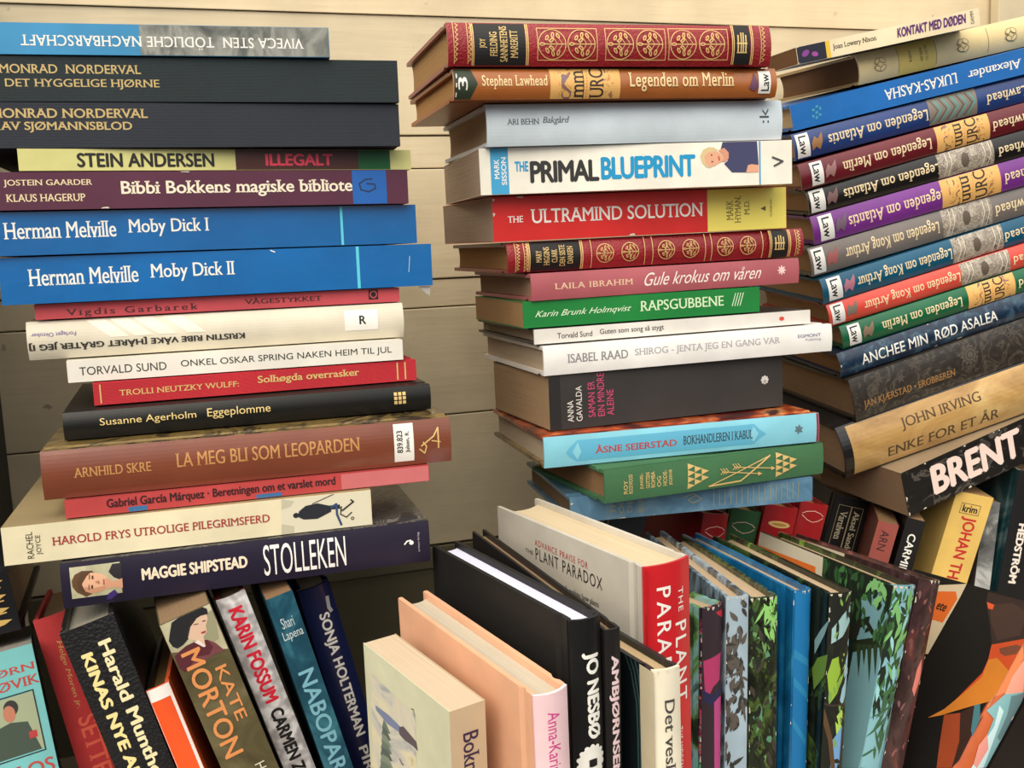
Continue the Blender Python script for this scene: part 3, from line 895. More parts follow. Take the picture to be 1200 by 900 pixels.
   ('ornament','s',20,('R',.2302,.2332,.02,.98)),
   ('title','s',20,('T','JOY',0.0902,0.1114,0.4,0.62,90,{'serif': True})),
   ('title','s',20,('T','FIELDING',0.1196,0.141,0.22,0.78,90,{'serif': True})),
   ('title','s',20,('T','SANNHETENS',0.1493,0.1708,0.1,0.92,90,{'serif': True})),
   ('title','s',20,('T','MARERITT',0.1791,0.2007,0.18,0.82,90,{'serif': True})),
   ('ornament','s',20,('O',.3027,.5,.0088,.0005)),
   ('ornament','s',20,('L',[(.3429,.5),(.2815,.5)],.0005)),
   ('ornament','s',20,('E',.2731,.5,.0018,.001,0)),
   ('ornament','s',47,('E',.2731,.5,.0011,.0004,0)),
   ('ornament','s',20,('E',.2879,.6504,.0018,.001,60)),
   ('ornament','s',47,('E',.2879,.6504,.0011,.0004,60)),
   ('ornament','s',20,('E',.2879,.3496,.0018,.001,-60)),
   ('ornament','s',47,('E',.2879,.3496,.0011,.0004,-60)),
   ('ornament','s',20,('E',.3048,.7149,.0018,.001,75)),
   ('ornament','s',47,('E',.3048,.7149,.0011,.0004,75)),
   ('ornament','s',20,('E',.3048,.2851,.0018,.001,-75)),
   ('ornament','s',47,('E',.3048,.2851,.0011,.0004,-75)),
   ('ornament','s',20,('E',.3205,.697,.0018,.001,110)),
   ('ornament','s',47,('E',.3205,.697,.0011,.0004,110)),
   ('ornament','s',20,('E',.3205,.303,.0018,.001,-110)),
   ('ornament','s',47,('E',.3205,.303,.0011,.0004,-110)),
   ('ornament','s',20,('E',.3006,.5895,.0018,.001,40)),
   ('ornament','s',47,('E',.3006,.5895,.0011,.0004,40)),
   ('ornament','s',20,('E',.3006,.4105,.0018,.001,-40)),
   ('ornament','s',47,('E',.3006,.4105,.0011,.0004,-40)),
   ('ornament','s',20,('L',[(.3006,.5),(.2879,.6203)],.0003)),
   ('ornament','s',20,('L',[(.3006,.5),(.2879,.3797)],.0003)),
   ('ornament','s',20,('L',[(.3175,.5),(.3048,.6719)],.0003)),
   ('ornament','s',20,('L',[(.3175,.5),(.3048,.3281)],.0003)),
   ('ornament','s',20,('L',[(.3332,.5),(.3205,.6576)],.0003)),
   ('ornament','s',20,('L',[(.3332,.5),(.3205,.3424)],.0003)),
   ('ornament','s',20,('O',.3901,.5,.0088,.0005)),
   ('ornament','s',20,('L',[(.4303,.5),(.3689,.5)],.0005)),
   ('ornament','s',20,('E',.3605,.5,.0018,.001,0)),
   ('ornament','s',47,('E',.3605,.5,.0011,.0004,0)),
   ('ornament','s',20,('E',.3753,.6504,.0018,.001,60)),
   ('ornament','s',47,('E',.3753,.6504,.0011,.0004,60)),
   ('ornament','s',20,('E',.3753,.3496,.0018,.001,-60)),
   ('ornament','s',47,('E',.3753,.3496,.0011,.0004,-60)),
   ('ornament','s',20,('E',.3922,.7149,.0018,.001,75)),
   ('ornament','s',47,('E',.3922,.7149,.0011,.0004,75)),
   ('ornament','s',20,('E',.3922,.2851,.0018,.001,-75)),
   ('ornament','s',47,('E',.3922,.2851,.0011,.0004,-75)),
   ('ornament','s',20,('E',.4079,.697,.0018,.001,110)),
   ('ornament','s',47,('E',.4079,.697,.0011,.0004,110)),
   ('ornament','s',20,('E',.4079,.303,.0018,.001,-110)),
   ('ornament','s',47,('E',.4079,.303,.0011,.0004,-110)),
   ('ornament','s',20,('E',.388,.5895,.0018,.001,40)),
   ('ornament','s',47,('E',.388,.5895,.0011,.0004,40)),
   ('ornament','s',20,('E',.388,.4105,.0018,.001,-40)),
   ('ornament','s',47,('E',.388,.4105,.0011,.0004,-40)),
   ('ornament','s',20,('L',[(.388,.5),(.3753,.6203)],.0003)),
   ('ornament','s',20,('L',[(.388,.5),(.3753,.3797)],.0003)),
   ('ornament','s',20,('L',[(.4049,.5),(.3922,.6719)],.0003)),
   ('ornament','s',20,('L',[(.4049,.5),(.3922,.3281)],.0003)),
   ('ornament','s',20,('L',[(.4206,.5),(.4079,.6576)],.0003)),
   ('ornament','s',20,('L',[(.4206,.5),(.4079,.3424)],.0003)),
   ('ornament','s',20,('F',.257,.4383,.12,.88,.0004)),
   ('ornament','s',20,('O',.508,.5,.0088,.0005)),
   ('ornament','s',20,('L',[(.5482,.5),(.4868,.5)],.0005)),
   ('ornament','s',20,('E',.4783,.5,.0018,.001,0)),
   ('ornament','s',47,('E',.4783,.5,.0011,.0004,0)),
   ('ornament','s',20,('E',.4932,.6504,.0018,.001,60)),
   ('ornament','s',47,('E',.4932,.6504,.0011,.0004,60)),
   ('ornament','s',20,('E',.4932,.3496,.0018,.001,-60)),
   ('ornament','s',47,('E',.4932,.3496,.0011,.0004,-60)),
   ('ornament','s',20,('E',.5101,.7149,.0018,.001,75)),
   ('ornament','s',47,('E',.5101,.7149,.0011,.0004,75)),
   ('ornament','s',20,('E',.5101,.2851,.0018,.001,-75)),
   ('ornament','s',47,('E',.5101,.2851,.0011,.0004,-75)),
   ('ornament','s',20,('E',.5257,.697,.0018,.001,110)),
   ('ornament','s',47,('E',.5257,.697,.0011,.0004,110)),
   ('ornament','s',20,('E',.5257,.303,.0018,.001,-110)),
   ('ornament','s',47,('E',.5257,.303,.0011,.0004,-110)),
   ('ornament','s',20,('E',.5059,.5895,.0018,.001,40)),
   ('ornament','s',47,('E',.5059,.5895,.0011,.0004,40)),
   ('ornament','s',20,('E',.5059,.4105,.0018,.001,-40)),
   ('ornament','s',47,('E',.5059,.4105,.0011,.0004,-40)),
   ('ornament','s',20,('L',[(.5059,.5),(.4932,.6203)],.0003)),
   ('ornament','s',20,('L',[(.5059,.5),(.4932,.3797)],.0003)),
   ('ornament','s',20,('L',[(.5228,.5),(.5101,.6719)],.0003)),
   ('ornament','s',20,('L',[(.5228,.5),(.5101,.3281)],.0003)),
   ('ornament','s',20,('L',[(.5384,.5),(.5257,.6576)],.0003)),
   ('ornament','s',20,('L',[(.5384,.5),(.5257,.3424)],.0003)),
   ('ornament','s',20,('O',.5987,.5,.0088,.0005)),
   ('ornament','s',20,('L',[(.6389,.5),(.5776,.5)],.0005)),
   ('ornament','s',20,('E',.5691,.5,.0018,.001,0)),
   ('ornament','s',47,('E',.5691,.5,.0011,.0004,0)),
   ('ornament','s',20,('E',.5839,.6504,.0018,.001,60)),
   ('ornament','s',47,('E',.5839,.6504,.0011,.0004,60)),
   ('ornament','s',20,('E',.5839,.3496,.0018,.001,-60)),
   ('ornament','s',47,('E',.5839,.3496,.0011,.0004,-60)),
   ('ornament','s',20,('E',.6008,.7149,.0018,.001,75)),
   ('ornament','s',47,('E',.6008,.7149,.0011,.0004,75)),
   ('ornament','s',20,('E',.6008,.2851,.0018,.001,-75)),
   ('ornament','s',47,('E',.6008,.2851,.0011,.0004,-75)),
   ('ornament','s',20,('E',.6165,.697,.0018,.001,110)),
   ('ornament','s',47,('E',.6165,.697,.0011,.0004,110)),
   ('ornament','s',20,('E',.6165,.303,.0018,.001,-110)),
   ('ornament','s',47,('E',.6165,.303,.0011,.0004,-110)),
   ('ornament','s',20,('E',.5966,.5895,.0018,.001,40)),
   ('ornament','s',47,('E',.5966,.5895,.0011,.0004,40)),
   ('ornament','s',20,('E',.5966,.4105,.0018,.001,-40)),
   ('ornament','s',47,('E',.5966,.4105,.0011,.0004,-40)),
   ('ornament','s',20,('L',[(.5966,.5),(.5839,.6203)],.0003)),
   ('ornament','s',20,('L',[(.5966,.5),(.5839,.3797)],.0003)),
   ('ornament','s',20,('L',[(.6135,.5),(.6008,.6719)],.0003)),
   ('ornament','s',20,('L',[(.6135,.5),(.6008,.3281)],.0003)),
   ('ornament','s',20,('L',[(.6292,.5),(.6165,.6576)],.0003)),
   ('ornament','s',20,('L',[(.6292,.5),(.6165,.3424)],.0003)),
   ('ornament','s',20,('F',.4605,.6487,.12,.88,.0004)),
   ('ornament','s',20,('O',.7046,.5,.0088,.0005)),
   ('ornament','s',20,('L',[(.7448,.5),(.6835,.5)],.0005)),
   ('ornament','s',20,('E',.675,.5,.0018,.001,0)),
   ('ornament','s',47,('E',.675,.5,.0011,.0004,0)),
   ('ornament','s',20,('E',.6898,.6504,.0018,.001,60)),
   ('ornament','s',47,('E',.6898,.6504,.0011,.0004,60)),
   ('ornament','s',20,('E',.6898,.3496,.0018,.001,-60)),
   ('ornament','s',47,('E',.6898,.3496,.0011,.0004,-60)),
   ('ornament','s',20,('E',.7068,.7149,.0018,.001,75)),
   ('ornament','s',47,('E',.7068,.7149,.0011,.0004,75)),
   ('ornament','s',20,('E',.7068,.2851,.0018,.001,-75)),
   ('ornament','s',47,('E',.7068,.2851,.0011,.0004,-75)),
   ('ornament','s',20,('E',.7224,.697,.0018,.001,110)),
   ('ornament','s',47,('E',.7224,.697,.0011,.0004,110)),
   ('ornament','s',20,('E',.7224,.303,.0018,.001,-110)),
   ('ornament','s',47,('E',.7224,.303,.0011,.0004,-110)),
   ('ornament','s',20,('E',.7025,.5895,.0018,.001,40)),
   ('ornament','s',47,('E',.7025,.5895,.0011,.0004,40)),
   ('ornament','s',20,('E',.7025,.4105,.0018,.001,-40)),
   ('ornament','s',47,('E',.7025,.4105,.0011,.0004,-40)),
   ('ornament','s',20,('L',[(.7025,.5),(.6898,.6203)],.0003)),
   ('ornament','s',20,('L',[(.7025,.5),(.6898,.3797)],.0003)),
   ('ornament','s',20,('L',[(.7194,.5),(.7068,.6719)],.0003)),
   ('ornament','s',20,('L',[(.7194,.5),(.7068,.3281)],.0003)),
   ('ornament','s',20,('L',[(.7351,.5),(.7224,.6576)],.0003)),
   ('ornament','s',20,('L',[(.7351,.5),(.7224,.3424)],.0003)),
   ('ornament','s',20,('O',.7958,.5,.0088,.0005)),
   ('ornament','s',20,('L',[(.836,.5),(.7747,.5)],.0005)),
   ('ornament','s',20,('E',.7662,.5,.0018,.001,0)),
   ('ornament','s',47,('E',.7662,.5,.0011,.0004,0)),
   ('ornament','s',20,('E',.781,.6504,.0018,.001,60)),
   ('ornament','s',47,('E',.781,.6504,.0011,.0004,60)),
   ('ornament','s',20,('E',.781,.3496,.0018,.001,-60)),
   ('ornament','s',47,('E',.781,.3496,.0011,.0004,-60)),
   ('ornament','s',20,('E',.798,.7149,.0018,.001,75)),
   ('ornament','s',47,('E',.798,.7149,.0011,.0004,75)),
   ('ornament','s',20,('E',.798,.2851,.0018,.001,-75)),
   ('ornament','s',47,('E',.798,.2851,.0011,.0004,-75)),
   ('ornament','s',20,('E',.8136,.697,.0018,.001,110)),
   ('ornament','s',47,('E',.8136,.697,.0011,.0004,110)),
   ('ornament','s',20,('E',.8136,.303,.0018,.001,-110)),
   ('ornament','s',47,('E',.8136,.303,.0011,.0004,-110)),
   ('ornament','s',20,('E',.7937,.5895,.0018,.001,40)),
   ('ornament','s',47,('E',.7937,.5895,.0011,.0004,40)),
   ('ornament','s',20,('E',.7937,.4105,.0018,.001,-40)),
   ('ornament','s',47,('E',.7937,.4105,.0011,.0004,-40)),
   ('ornament','s',20,('L',[(.7937,.5),(.781,.6203)],.0003)),
   ('ornament','s',20,('L',[(.7937,.5),(.781,.3797)],.0003)),
   ('ornament','s',20,('L',[(.8107,.5),(.798,.6719)],.0003)),
   ('ornament','s',20,('L',[(.8107,.5),(.798,.3281)],.0003)),
   ('ornament','s',20,('L',[(.8263,.5),(.8136,.6576)],.0003)),
   ('ornament','s',20,('L',[(.8263,.5),(.8136,.3424)],.0003)),
   ('ornament','s',20,('F',.6555,.8476,.12,.88,.0004)),
   ('publisher_mark','s',13,('R',.8687,.9197,.02,.98)),
   ('ornament','s',20,('R',.8603,.8631,.02,.98)),
   ('ornament','s',20,('R',.8653,.8682,.02,.98)),
   ('ornament','s',20,('R',.9226,.9254,.02,.98)),
   ('ornament','s',20,('R',.9277,.9306,.02,.98)),
   ('publisher_mark','s',20,('L',[(.8796,.3),(.8805,.72)],.0009)),
   ('publisher_mark','s',20,('L',[(.9051,.3),(.906,.72)],.0009)),
   ('publisher_mark','s',20,('L',[(.8895,.3),(.8905,.78)],.0008)),
   ('publisher_mark','s',20,('L',[(.8966,.3),(.8976,.78)],.0008)),
   ('publisher_mark','s',20,('L',[(.8772,.52),(.9084,.52)],.0009)),
   ('publisher_mark','s',20,('L',[(.8768,.3),(.908,.3)],.0007)),
   ('ornament','s',20,('L',[(.0143,.08),(.0219,.13),(.0149,.17)],.0004)),
   ('ornament','s',20,('L',[(.015,.19),(.0226,.24),(.0156,.28)],.0004)),
   ('ornament','s',20,('L',[(.0157,.3),(.0233,.35),(.0163,.39)],.0004)),
   ('ornament','s',20,('L',[(.0164,.41),(.024,.46),(.017,.5)],.0004)),
   ('ornament','s',20,('L',[(.0172,.52),(.0248,.57),(.0178,.61)],.0004)),
   ('ornament','s',20,('L',[(.0179,.63),(.0255,.68),(.0185,.72)],.0004)),
   ('ornament','s',20,('L',[(.0186,.74),(.0262,.79),(.0192,.83)],.0004)),
   ('ornament','s',20,('L',[(.0194,.85),(.0269,.9),(.02,.94)],.0004)),
   ('ornament','s',20,('R',.0122,.0139,.03,.97)),
   ('ornament','s',20,('L',[(.0532,.08),(.0608,.13),(.0538,.17)],.0004)),
   ('ornament','s',20,('L',[(.0539,.19),(.0615,.24),(.0545,.28)],.0004)),
   ('ornament','s',20,('L',[(.0546,.3),(.0622,.35),(.0552,.39)],.0004)),
   ('ornament','s',20,('L',[(.0553,.41),(.0629,.46),(.0559,.5)],.0004)),
   ('ornament','s',20,('L',[(.056,.52),(.0636,.57),(.0566,.61)],.0004)),
   ('ornament','s',20,('L',[(.0567,.63),(.0643,.68),(.0573,.72)],.0004)),
   ('ornament','s',20,('L',[(.0574,.74),(.065,.79),(.058,.83)],.0004)),
   ('ornament','s',20,('L',[(.0581,.85),(.0657,.9),(.0587,.94)],.0004)),
   ('ornament','s',20,('R',.051,.0527,.03,.97)),
   ('ornament','s',20,('L',[(.959,.08),(.9677,.13),(.9592,.17)],.0004)),
   ('ornament','s',20,('L',[(.9592,.19),(.9679,.24),(.9594,.28)],.0004)),
   ('ornament','s',20,('L',[(.9594,.3),(.9681,.35),(.9596,.39)],.0004)),
   ('ornament','s',20,('L',[(.9596,.41),(.9683,.46),(.9597,.5)],.0004)),
   ('ornament','s',20,('L',[(.9598,.52),(.9685,.57),(.9599,.61)],.0004)),
   ('ornament','s',20,('L',[(.96,.63),(.9686,.68),(.9601,.72)],.0004)),
   ('ornament','s',20,('L',[(.9601,.74),(.9688,.79),(.9603,.83)],.0004)),
   ('ornament','s',20,('L',[(.9603,.85),(.969,.9),(.9605,.94)],.0004)),
   ('ornament','s',20,('R',.954,.956,.03,.97)),
  ], 0.003, None),
 ('hardcover_book', 'orange-brown library book with cream title under the topmost red leather book', 'books lying flat in the middle stack',
  (0.15995, 0.58516, 0.48614), [(0.999499, -0.030207, 0.009443), (0.030158, 0.999531, 0.005313), (-0.009599, -0.005025, 0.999941)], (0.21159, 0.01783, 0.13465), 'hard',
  (168, 98, 48, 'gloss'), (150, 86, 42), (190, 140, 80), [
   ('volume_mark','s',48,('P',[(-.0048,.02),(.046,.02),(.0677,.5),(.0505,.98),(-.0001,.98)])),
   ('volume_mark','s',0,('T','3',0.0121,0.0386,0.3,0.72,90,{'serif': True})),
   ('volume_mark','s',0,('L',[(.0053,.1),(.0058,.22)],.0006)),
   ('volume_mark','s',0,('L',[(.0067,.4),(.0073,.52)],.0006)),
   ('volume_mark','s',0,('L',[(.0082,.7),(.0087,.82)],.0006)),
   ('author_name','s',49,('T','Stephen Lawhead',0.0802,0.2717,0.32,0.78,0,{'serif': True,'wt': 0.012,'sp': 1.08})),
   ('picture_band','s',50,('R',.2791,.4915,0,1)),
   ('picture_band','s','initial_gold',('R',.3042,.3419,0,1)),
   ('picture_band','s','initial_gold',('R',.4397,.4698,0,1)),
   ('picture_band','s',51,('T','mm',0.3503,0.3799,0.02,0.95,90,{'serif': True})),
   ('picture_band','s',51,('T','URC',0.397,0.4397,0.02,0.98,90,{'serif': True})),
   ('picture_band','s',52,('E',.3871,.08,.0003,.0003,0)),
   ('picture_band','s',52,('E',.3874,.18,.0003,.0003,0)),
   ('picture_band','s',52,('E',.3877,.28,.0003,.0003,0)),
   ('picture_band','s',52,('E',.3881,.38,.0003,.0003,0)),
   ('picture_band','s',52,('E',.3884,.48,.0003,.0003,0)),
   ('picture_band','s',52,('E',.3887,.58,.0003,.0003,0)),
   ('picture_band','s',52,('E',.3891,.68,.0003,.0003,0)),
   ('picture_band','s',52,('E',.3894,.78,.0003,.0003,0)),
   ('picture_band','s',52,('E',.3898,.88,.0003,.0003,0)),
   ('title','s',49,('T','Legenden om Merlin',0.5181,0.8549,0.22,0.86,0,{'serif': True,'wt': 0.012,'sp': 1.08})),
   ('ornament','s',53,('P',[(.9056,.3),(.9235,.85),(.9372,.4),(.9255,.2)])),
   ('library_label','s',54,('R',.9374,.9777,.12,.9)),
   ('library_label','s',13,('T','Law',0.946,0.9719,0.2,0.8,90,{'wt': 0.02})),
  ], 0.003, None),
 ('hardcover_book', 'pale grey-blue book with small black title, third from the top of the middle stack', 'books lying flat in the middle stack',
  (0.18278, 0.59803, 0.46056), [(0.998972, -0.044043, 0.010772), (0.043956, 0.999, 0.008183), (-0.011121, -0.007701, 0.999909)], (0.19949, 0.02501, 0.12576), 'hard',
  (206, 219, 229, 'matte'), (200, 212, 222, 'matte'), (175, 145, 105), [
   ('author_name','s',55,('T','ARI BEHN',0.0632,0.1662,0.5,0.64,0,{'serif': True})),
   ('title','s',55,('T','Bakgård',0.1772,0.2656,0.48,0.68,0,{'serif': True,'shear': 0.3})),
   ('publisher_mark','s',56,('T',':k',0.9162,0.9502,0.42,0.8,90,{})),
  ], 0.002, None),
 ('paperback_book', 'white book with black and cyan capitals and a navy-shirted man', 'books lying flat in the middle stack',
  (0.17962, 0.6067, 0.43215), [(0.995585, -0.093543, 0.007815), (0.093491, 0.995598, 0.006675), (-0.008405, -0.005914, 0.999947)], (0.20895, 0.02813, 0.13739), 'paper',
  (238, 234, 222), (230, 205, 190), (190, 165, 130), [
   ('author_panel','s',57,('R',.0326,.0866,0,1)),
   ('author_name','s',0,('T','MARK',0.0432,0.0586,0.34,0.76,90,{'wt': 0.02})),
   ('author_name','s',0,('T','SISSON',0.0647,0.0801,0.2,0.8,90,{'wt': 0.02})),
   ('title','s',58,('T','THE',0.1053,0.1468,0.48,0.7,0,{'wt': 0.04})),
   ('title','s',59,('T','PRIMAL',0.1512,0.3657,0.22,0.7,0,{'wt': 0.04,'sp': 0.92})),
   ('title','s',58,('T','BLUEPRINT',0.3712,0.676,0.24,0.74,0,{'wt': 0.04,'sp': 0.92})),
   ('author_portrait','s',60,('P',[(.7673,1.0141),(.8808,1.0259),(.8861,.4598),(.8592,.4568),(.8432,.2947),(.7965,.3057),(.7704,.5065),(.7839,.5783),(.7579,.7927)])),
   ('author_portrait','s',61,('P',[(.8432,.2887),(.8503,.4588),(.8637,.4768),(.8852,.451),(.8858,.2908)])),
   ('author_portrait','s',62,('P',[(.691,.6875),(.701,.8338),(.7187,.8897),(.7362,.8803),(.7501,.8241),(.7446,.7359),(.7226,.7106),(.7089,.535),(.7284,.4232),(.713,.4387),(.698,.5374)])),
   ('author_portrait','s',63,('P',[(.705,.6846),(.7184,.7769),(.7447,.7954),(.7622,.7322),(.7707,.6111),(.7617,.5532),(.7395,.4685),(.7218,.4367),(.7089,.5201)])),
   ('author_portrait','s',64,('P',[(.7513,.8089),(.7713,.8645),(.786,.7572),(.7857,.6228),(.775,.5563),(.7608,.5534),(.7707,.626),(.7644,.7378)])),
   ('author_portrait','s',65,('P',[(.7265,.7247),(.7318,.7236),(.7317,.6939),(.7265,.695)])),
   ('author_portrait','s',65,('P',[(.7283,.5754),(.7336,.5743),(.7335,.5445),(.7282,.5456)])),
   ('author_portrait','s',66,('P',[(.7497,.6752),(.755,.686),(.7574,.59),(.7521,.5733)])),
   ('spine_band','s',67,('R',.888,.8923,0,1)),
   ('publisher_mark','s',68,('L',[(.933,.62),(.9678,.52),(.9386,.42)],.0012)),
  ], 0, None),
 ('paperback_book', 'red book with white serif title and a yellow end panel in the middle stack', 'books lying flat in the middle stack',
  (0.18962, 0.61624, 0.40329), [(0.999831, -0.016246, 0.008589), (0.016198, 0.999853, 0.005603), (-0.008679, -0.005463, 0.999947)], (0.21047, 0.02814, 0.13342), 'paper',
  (206, 44, 42, 'satin'), (206, 44, 42), (176, 150, 118), [
   ('author_panel','s',69,('R',.7129,1.0016,0,1)),
   ('title','s',0,('T','THE',0.0465,0.0949,0.42,0.56,0,{'serif': True})),
   ('title','s',0,('T','ULTRAMIND SOLUTION',0.1196,0.6979,0.38,0.7,0,{'serif': True,'wt': 0.01})),
   ('author_name','s',70,('T','MARK',0.7799,0.8044,0.25,0.72,90,{'serif': True})),
   ('author_name','s',70,('T','HYMAN,',0.8106,0.8353,0.18,0.82,90,{'serif': True})),
   ('author_name','s',70,('T','M.D.',0.8447,0.8633,0.36,0.72,90,{'serif': True})),
   ('publisher_mark','s',71,('P',[(.9038,.5),(.9225,.44),(.9227,.56)])),
   ('publisher_mark','s',72,('T','SCRIBNER',0.9383,0.9462,0.3,0.72,90,{})),
  ], 0, {'worn': 4}),
 ('hardcover_book', 'dark red leather book with gold circles lying under the red and yellow book', 'books lying flat in the middle stack',
  (0.19817, 0.61549, 0.38326), [(0.99994, -0.004978, 0.009798), (0.004944, 0.999982, 0.003408), (-0.009815, -0.00336, 0.999946)], (0.21685, 0.01922, 0.13627), 'hard',
  (146, 28, 36, 'leather'), (120, 24, 32, 'leather'), (180, 135, 80), [
   ('title_panel','s',13,('R',.0711,.2277,.02,.98)),
   ('ornament','s',20,('R',.0618,.065,.02,.98)),
   ('ornament','s',20,('R',.0669,.0701,.02,.98)),
   ('ornament','s',20,('R',.2288,.2321,.02,.98)),
   ('ornament','s',20,('R',.2342,.2375,.02,.98)),
   ('title','s',20,('T','MARY',0.0871,0.1048,0.3,0.7,90,{'serif': True})),
   ('title','s',20,('T','HIGGINS',0.1117,0.1295,0.2,0.8,90,{'serif': True})),
   ('title','s',20,('T','CLARK',0.1364,0.1543,0.28,0.72,90,{'serif': True})),
   ('title','s',20,('T','DEN SISTE',0.1612,0.1792,0.15,0.85,90,{'serif': True})),
   ('title','s',20,('T','DANSEN',0.1862,0.2043,0.22,0.8,90,{'serif': True})),
   ('ornament','s',20,('O',.3078,.5,.0063,.0005)),
   ('ornament','s',20,('L',[(.3355,.5),(.2932,.5)],.0005)),
   ('ornament','s',20,('E',.2873,.5,.0013,.0007,0)),
   ('ornament','s',47,('E',.2873,.5,.0008,.0003,0)),
   ('ornament','s',20,('E',.2975,.6385,.0013,.0007,60)),
   ('ornament','s',47,('E',.2975,.6385,.0008,.0003,60)),
   ('ornament','s',20,('E',.2975,.3615,.0013,.0007,-60)),
   ('ornament','s',47,('E',.2975,.3615,.0008,.0003,-60)),
   ('ornament','s',20,('E',.3092,.6978,.0013,.0007,75)),
   ('ornament','s',47,('E',.3092,.6978,.0008,.0003,75)),
   ('ornament','s',20,('E',.3092,.3022,.0013,.0007,-75)),
   ('ornament','s',47,('E',.3092,.3022,.0008,.0003,-75)),
   ('ornament','s',20,('E',.32,.6813,.0013,.0007,110)),
   ('ornament','s',47,('E',.32,.6813,.0008,.0003,110)),
   ('ornament','s',20,('E',.32,.3187,.0013,.0007,-110)),
   ('ornament','s',47,('E',.32,.3187,.0008,.0003,-110)),
   ('ornament','s',20,('E',.3063,.5824,.0013,.0007,40)),
   ('ornament','s',47,('E',.3063,.5824,.0008,.0003,40)),
   ('ornament','s',20,('E',.3063,.4176,.0013,.0007,-40)),
   ('ornament','s',47,('E',.3063,.4176,.0008,.0003,-40)),
   ('ornament','s',20,('L',[(.3063,.5),(.2975,.6108)],.0003)),
   ('ornament','s',20,('L',[(.3063,.5),(.2975,.3892)],.0003)),
   ('ornament','s',20,('L',[(.318,.5),(.3092,.6582)],.0003)),
   ('ornament','s',20,('L',[(.318,.5),(.3092,.3418)],.0003)),
   ('ornament','s',20,('L',[(.3288,.5),(.32,.6451)],.0003)),
   ('ornament','s',20,('L',[(.3288,.5),(.32,.3549)],.0003)),
   ('ornament','s',20,('O',.3892,.5,.0063,.0005)),
   ('ornament','s',20,('L',[(.4169,.5),(.3745,.5)],.0005)),
   ('ornament','s',20,('E',.3687,.5,.0013,.0007,0)),
   ('ornament','s',47,('E',.3687,.5,.0008,.0003,0)),
   ('ornament','s',20,('E',.3789,.6385,.0013,.0007,60)),
   ('ornament','s',47,('E',.3789,.6385,.0008,.0003,60)),
   ('ornament','s',20,('E',.3789,.3615,.0013,.0007,-60)),
   ('ornament','s',47,('E',.3789,.3615,.0008,.0003,-60)),
   ('ornament','s',20,('E',.3906,.6978,.0013,.0007,75)),
   ('ornament','s',47,('E',.3906,.6978,.0008,.0003,75)),
   ('ornament','s',20,('E',.3906,.3022,.0013,.0007,-75)),
   ('ornament','s',47,('E',.3906,.3022,.0008,.0003,-75)),
   ('ornament','s',20,('E',.4014,.6813,.0013,.0007,110)),
   ('ornament','s',47,('E',.4014,.6813,.0008,.0003,110)),
   ('ornament','s',20,('E',.4014,.3187,.0013,.0007,-110)),
   ('ornament','s',47,('E',.4014,.3187,.0008,.0003,-110)),
   ('ornament','s',20,('E',.3877,.5824,.0013,.0007,40)),
   ('ornament','s',47,('E',.3877,.5824,.0008,.0003,40)),
   ('ornament','s',20,('E',.3877,.4176,.0013,.0007,-40)),
   ('ornament','s',47,('E',.3877,.4176,.0008,.0003,-40)),
   ('ornament','s',20,('L',[(.3877,.5),(.3789,.6108)],.0003)),
   ('ornament','s',20,('L',[(.3877,.5),(.3789,.3892)],.0003)),
   ('ornament','s',20,('L',[(.3994,.5),(.3906,.6582)],.0003)),
   ('ornament','s',20,('L',[(.3994,.5),(.3906,.3418)],.0003)),
   ('ornament','s',20,('L',[(.4102,.5),(.4014,.6451)],.0003)),
   ('ornament','s',20,('L',[(.4102,.5),(.4014,.3549)],.0003)),
   ('ornament','s',20,('R',.2607,.2629,.03,.97)),
   ('ornament','s',20,('R',.436,.4383,.03,.97)),
   ('ornament','s',20,('O',.5093,.5,.0063,.0005)),
   ('ornament','s',20,('L',[(.5371,.5),(.4947,.5)],.0005)),
   ('ornament','s',20,('E',.4889,.5,.0013,.0007,0)),
   ('ornament','s',47,('E',.4889,.5,.0008,.0003,0)),
   ('ornament','s',20,('E',.4991,.6385,.0013,.0007,60)),
   ('ornament','s',47,('E',.4991,.6385,.0008,.0003,60)),
   ('ornament','s',20,('E',.4991,.3615,.0013,.0007,-60)),
   ('ornament','s',47,('E',.4991,.3615,.0008,.0003,-60)),
   ('ornament','s',20,('E',.5108,.6978,.0013,.0007,75)),
   ('ornament','s',47,('E',.5108,.6978,.0008,.0003,75)),
   ('ornament','s',20,('E',.5108,.3022,.0013,.0007,-75)),
   ('ornament','s',47,('E',.5108,.3022,.0008,.0003,-75)),
   ('ornament','s',20,('E',.5216,.6813,.0013,.0007,110)),
   ('ornament','s',47,('E',.5216,.6813,.0008,.0003,110)),
   ('ornament','s',20,('E',.5216,.3187,.0013,.0007,-110)),
   ('ornament','s',47,('E',.5216,.3187,.0008,.0003,-110)),
   ('ornament','s',20,('E',.5079,.5824,.0013,.0007,40)),
   ('ornament','s',47,('E',.5079,.5824,.0008,.0003,40)),
   ('ornament','s',20,('E',.5079,.4176,.0013,.0007,-40)),
   ('ornament','s',47,('E',.5079,.4176,.0008,.0003,-40)),
   ('ornament','s',20,('L',[(.5079,.5),(.4991,.6108)],.0003)),
   ('ornament','s',20,('L',[(.5079,.5),(.4991,.3892)],.0003)),
   ('ornament','s',20,('L',[(.5195,.5),(.5108,.6582)],.0003)),
   ('ornament','s',20,('L',[(.5195,.5),(.5108,.3418)],.0003)),
   ('ornament','s',20,('L',[(.5304,.5),(.5216,.6451)],.0003)),
   ('ornament','s',20,('L',[(.5304,.5),(.5216,.3549)],.0003)),
   ('ornament','s',20,('O',.591,.5,.0063,.0005)),
   ('ornament','s',20,('L',[(.6187,.5),(.5764,.5)],.0005)),
   ('ornament','s',20,('E',.5705,.5,.0013,.0007,0)),
   ('ornament','s',47,('E',.5705,.5,.0008,.0003,0)),
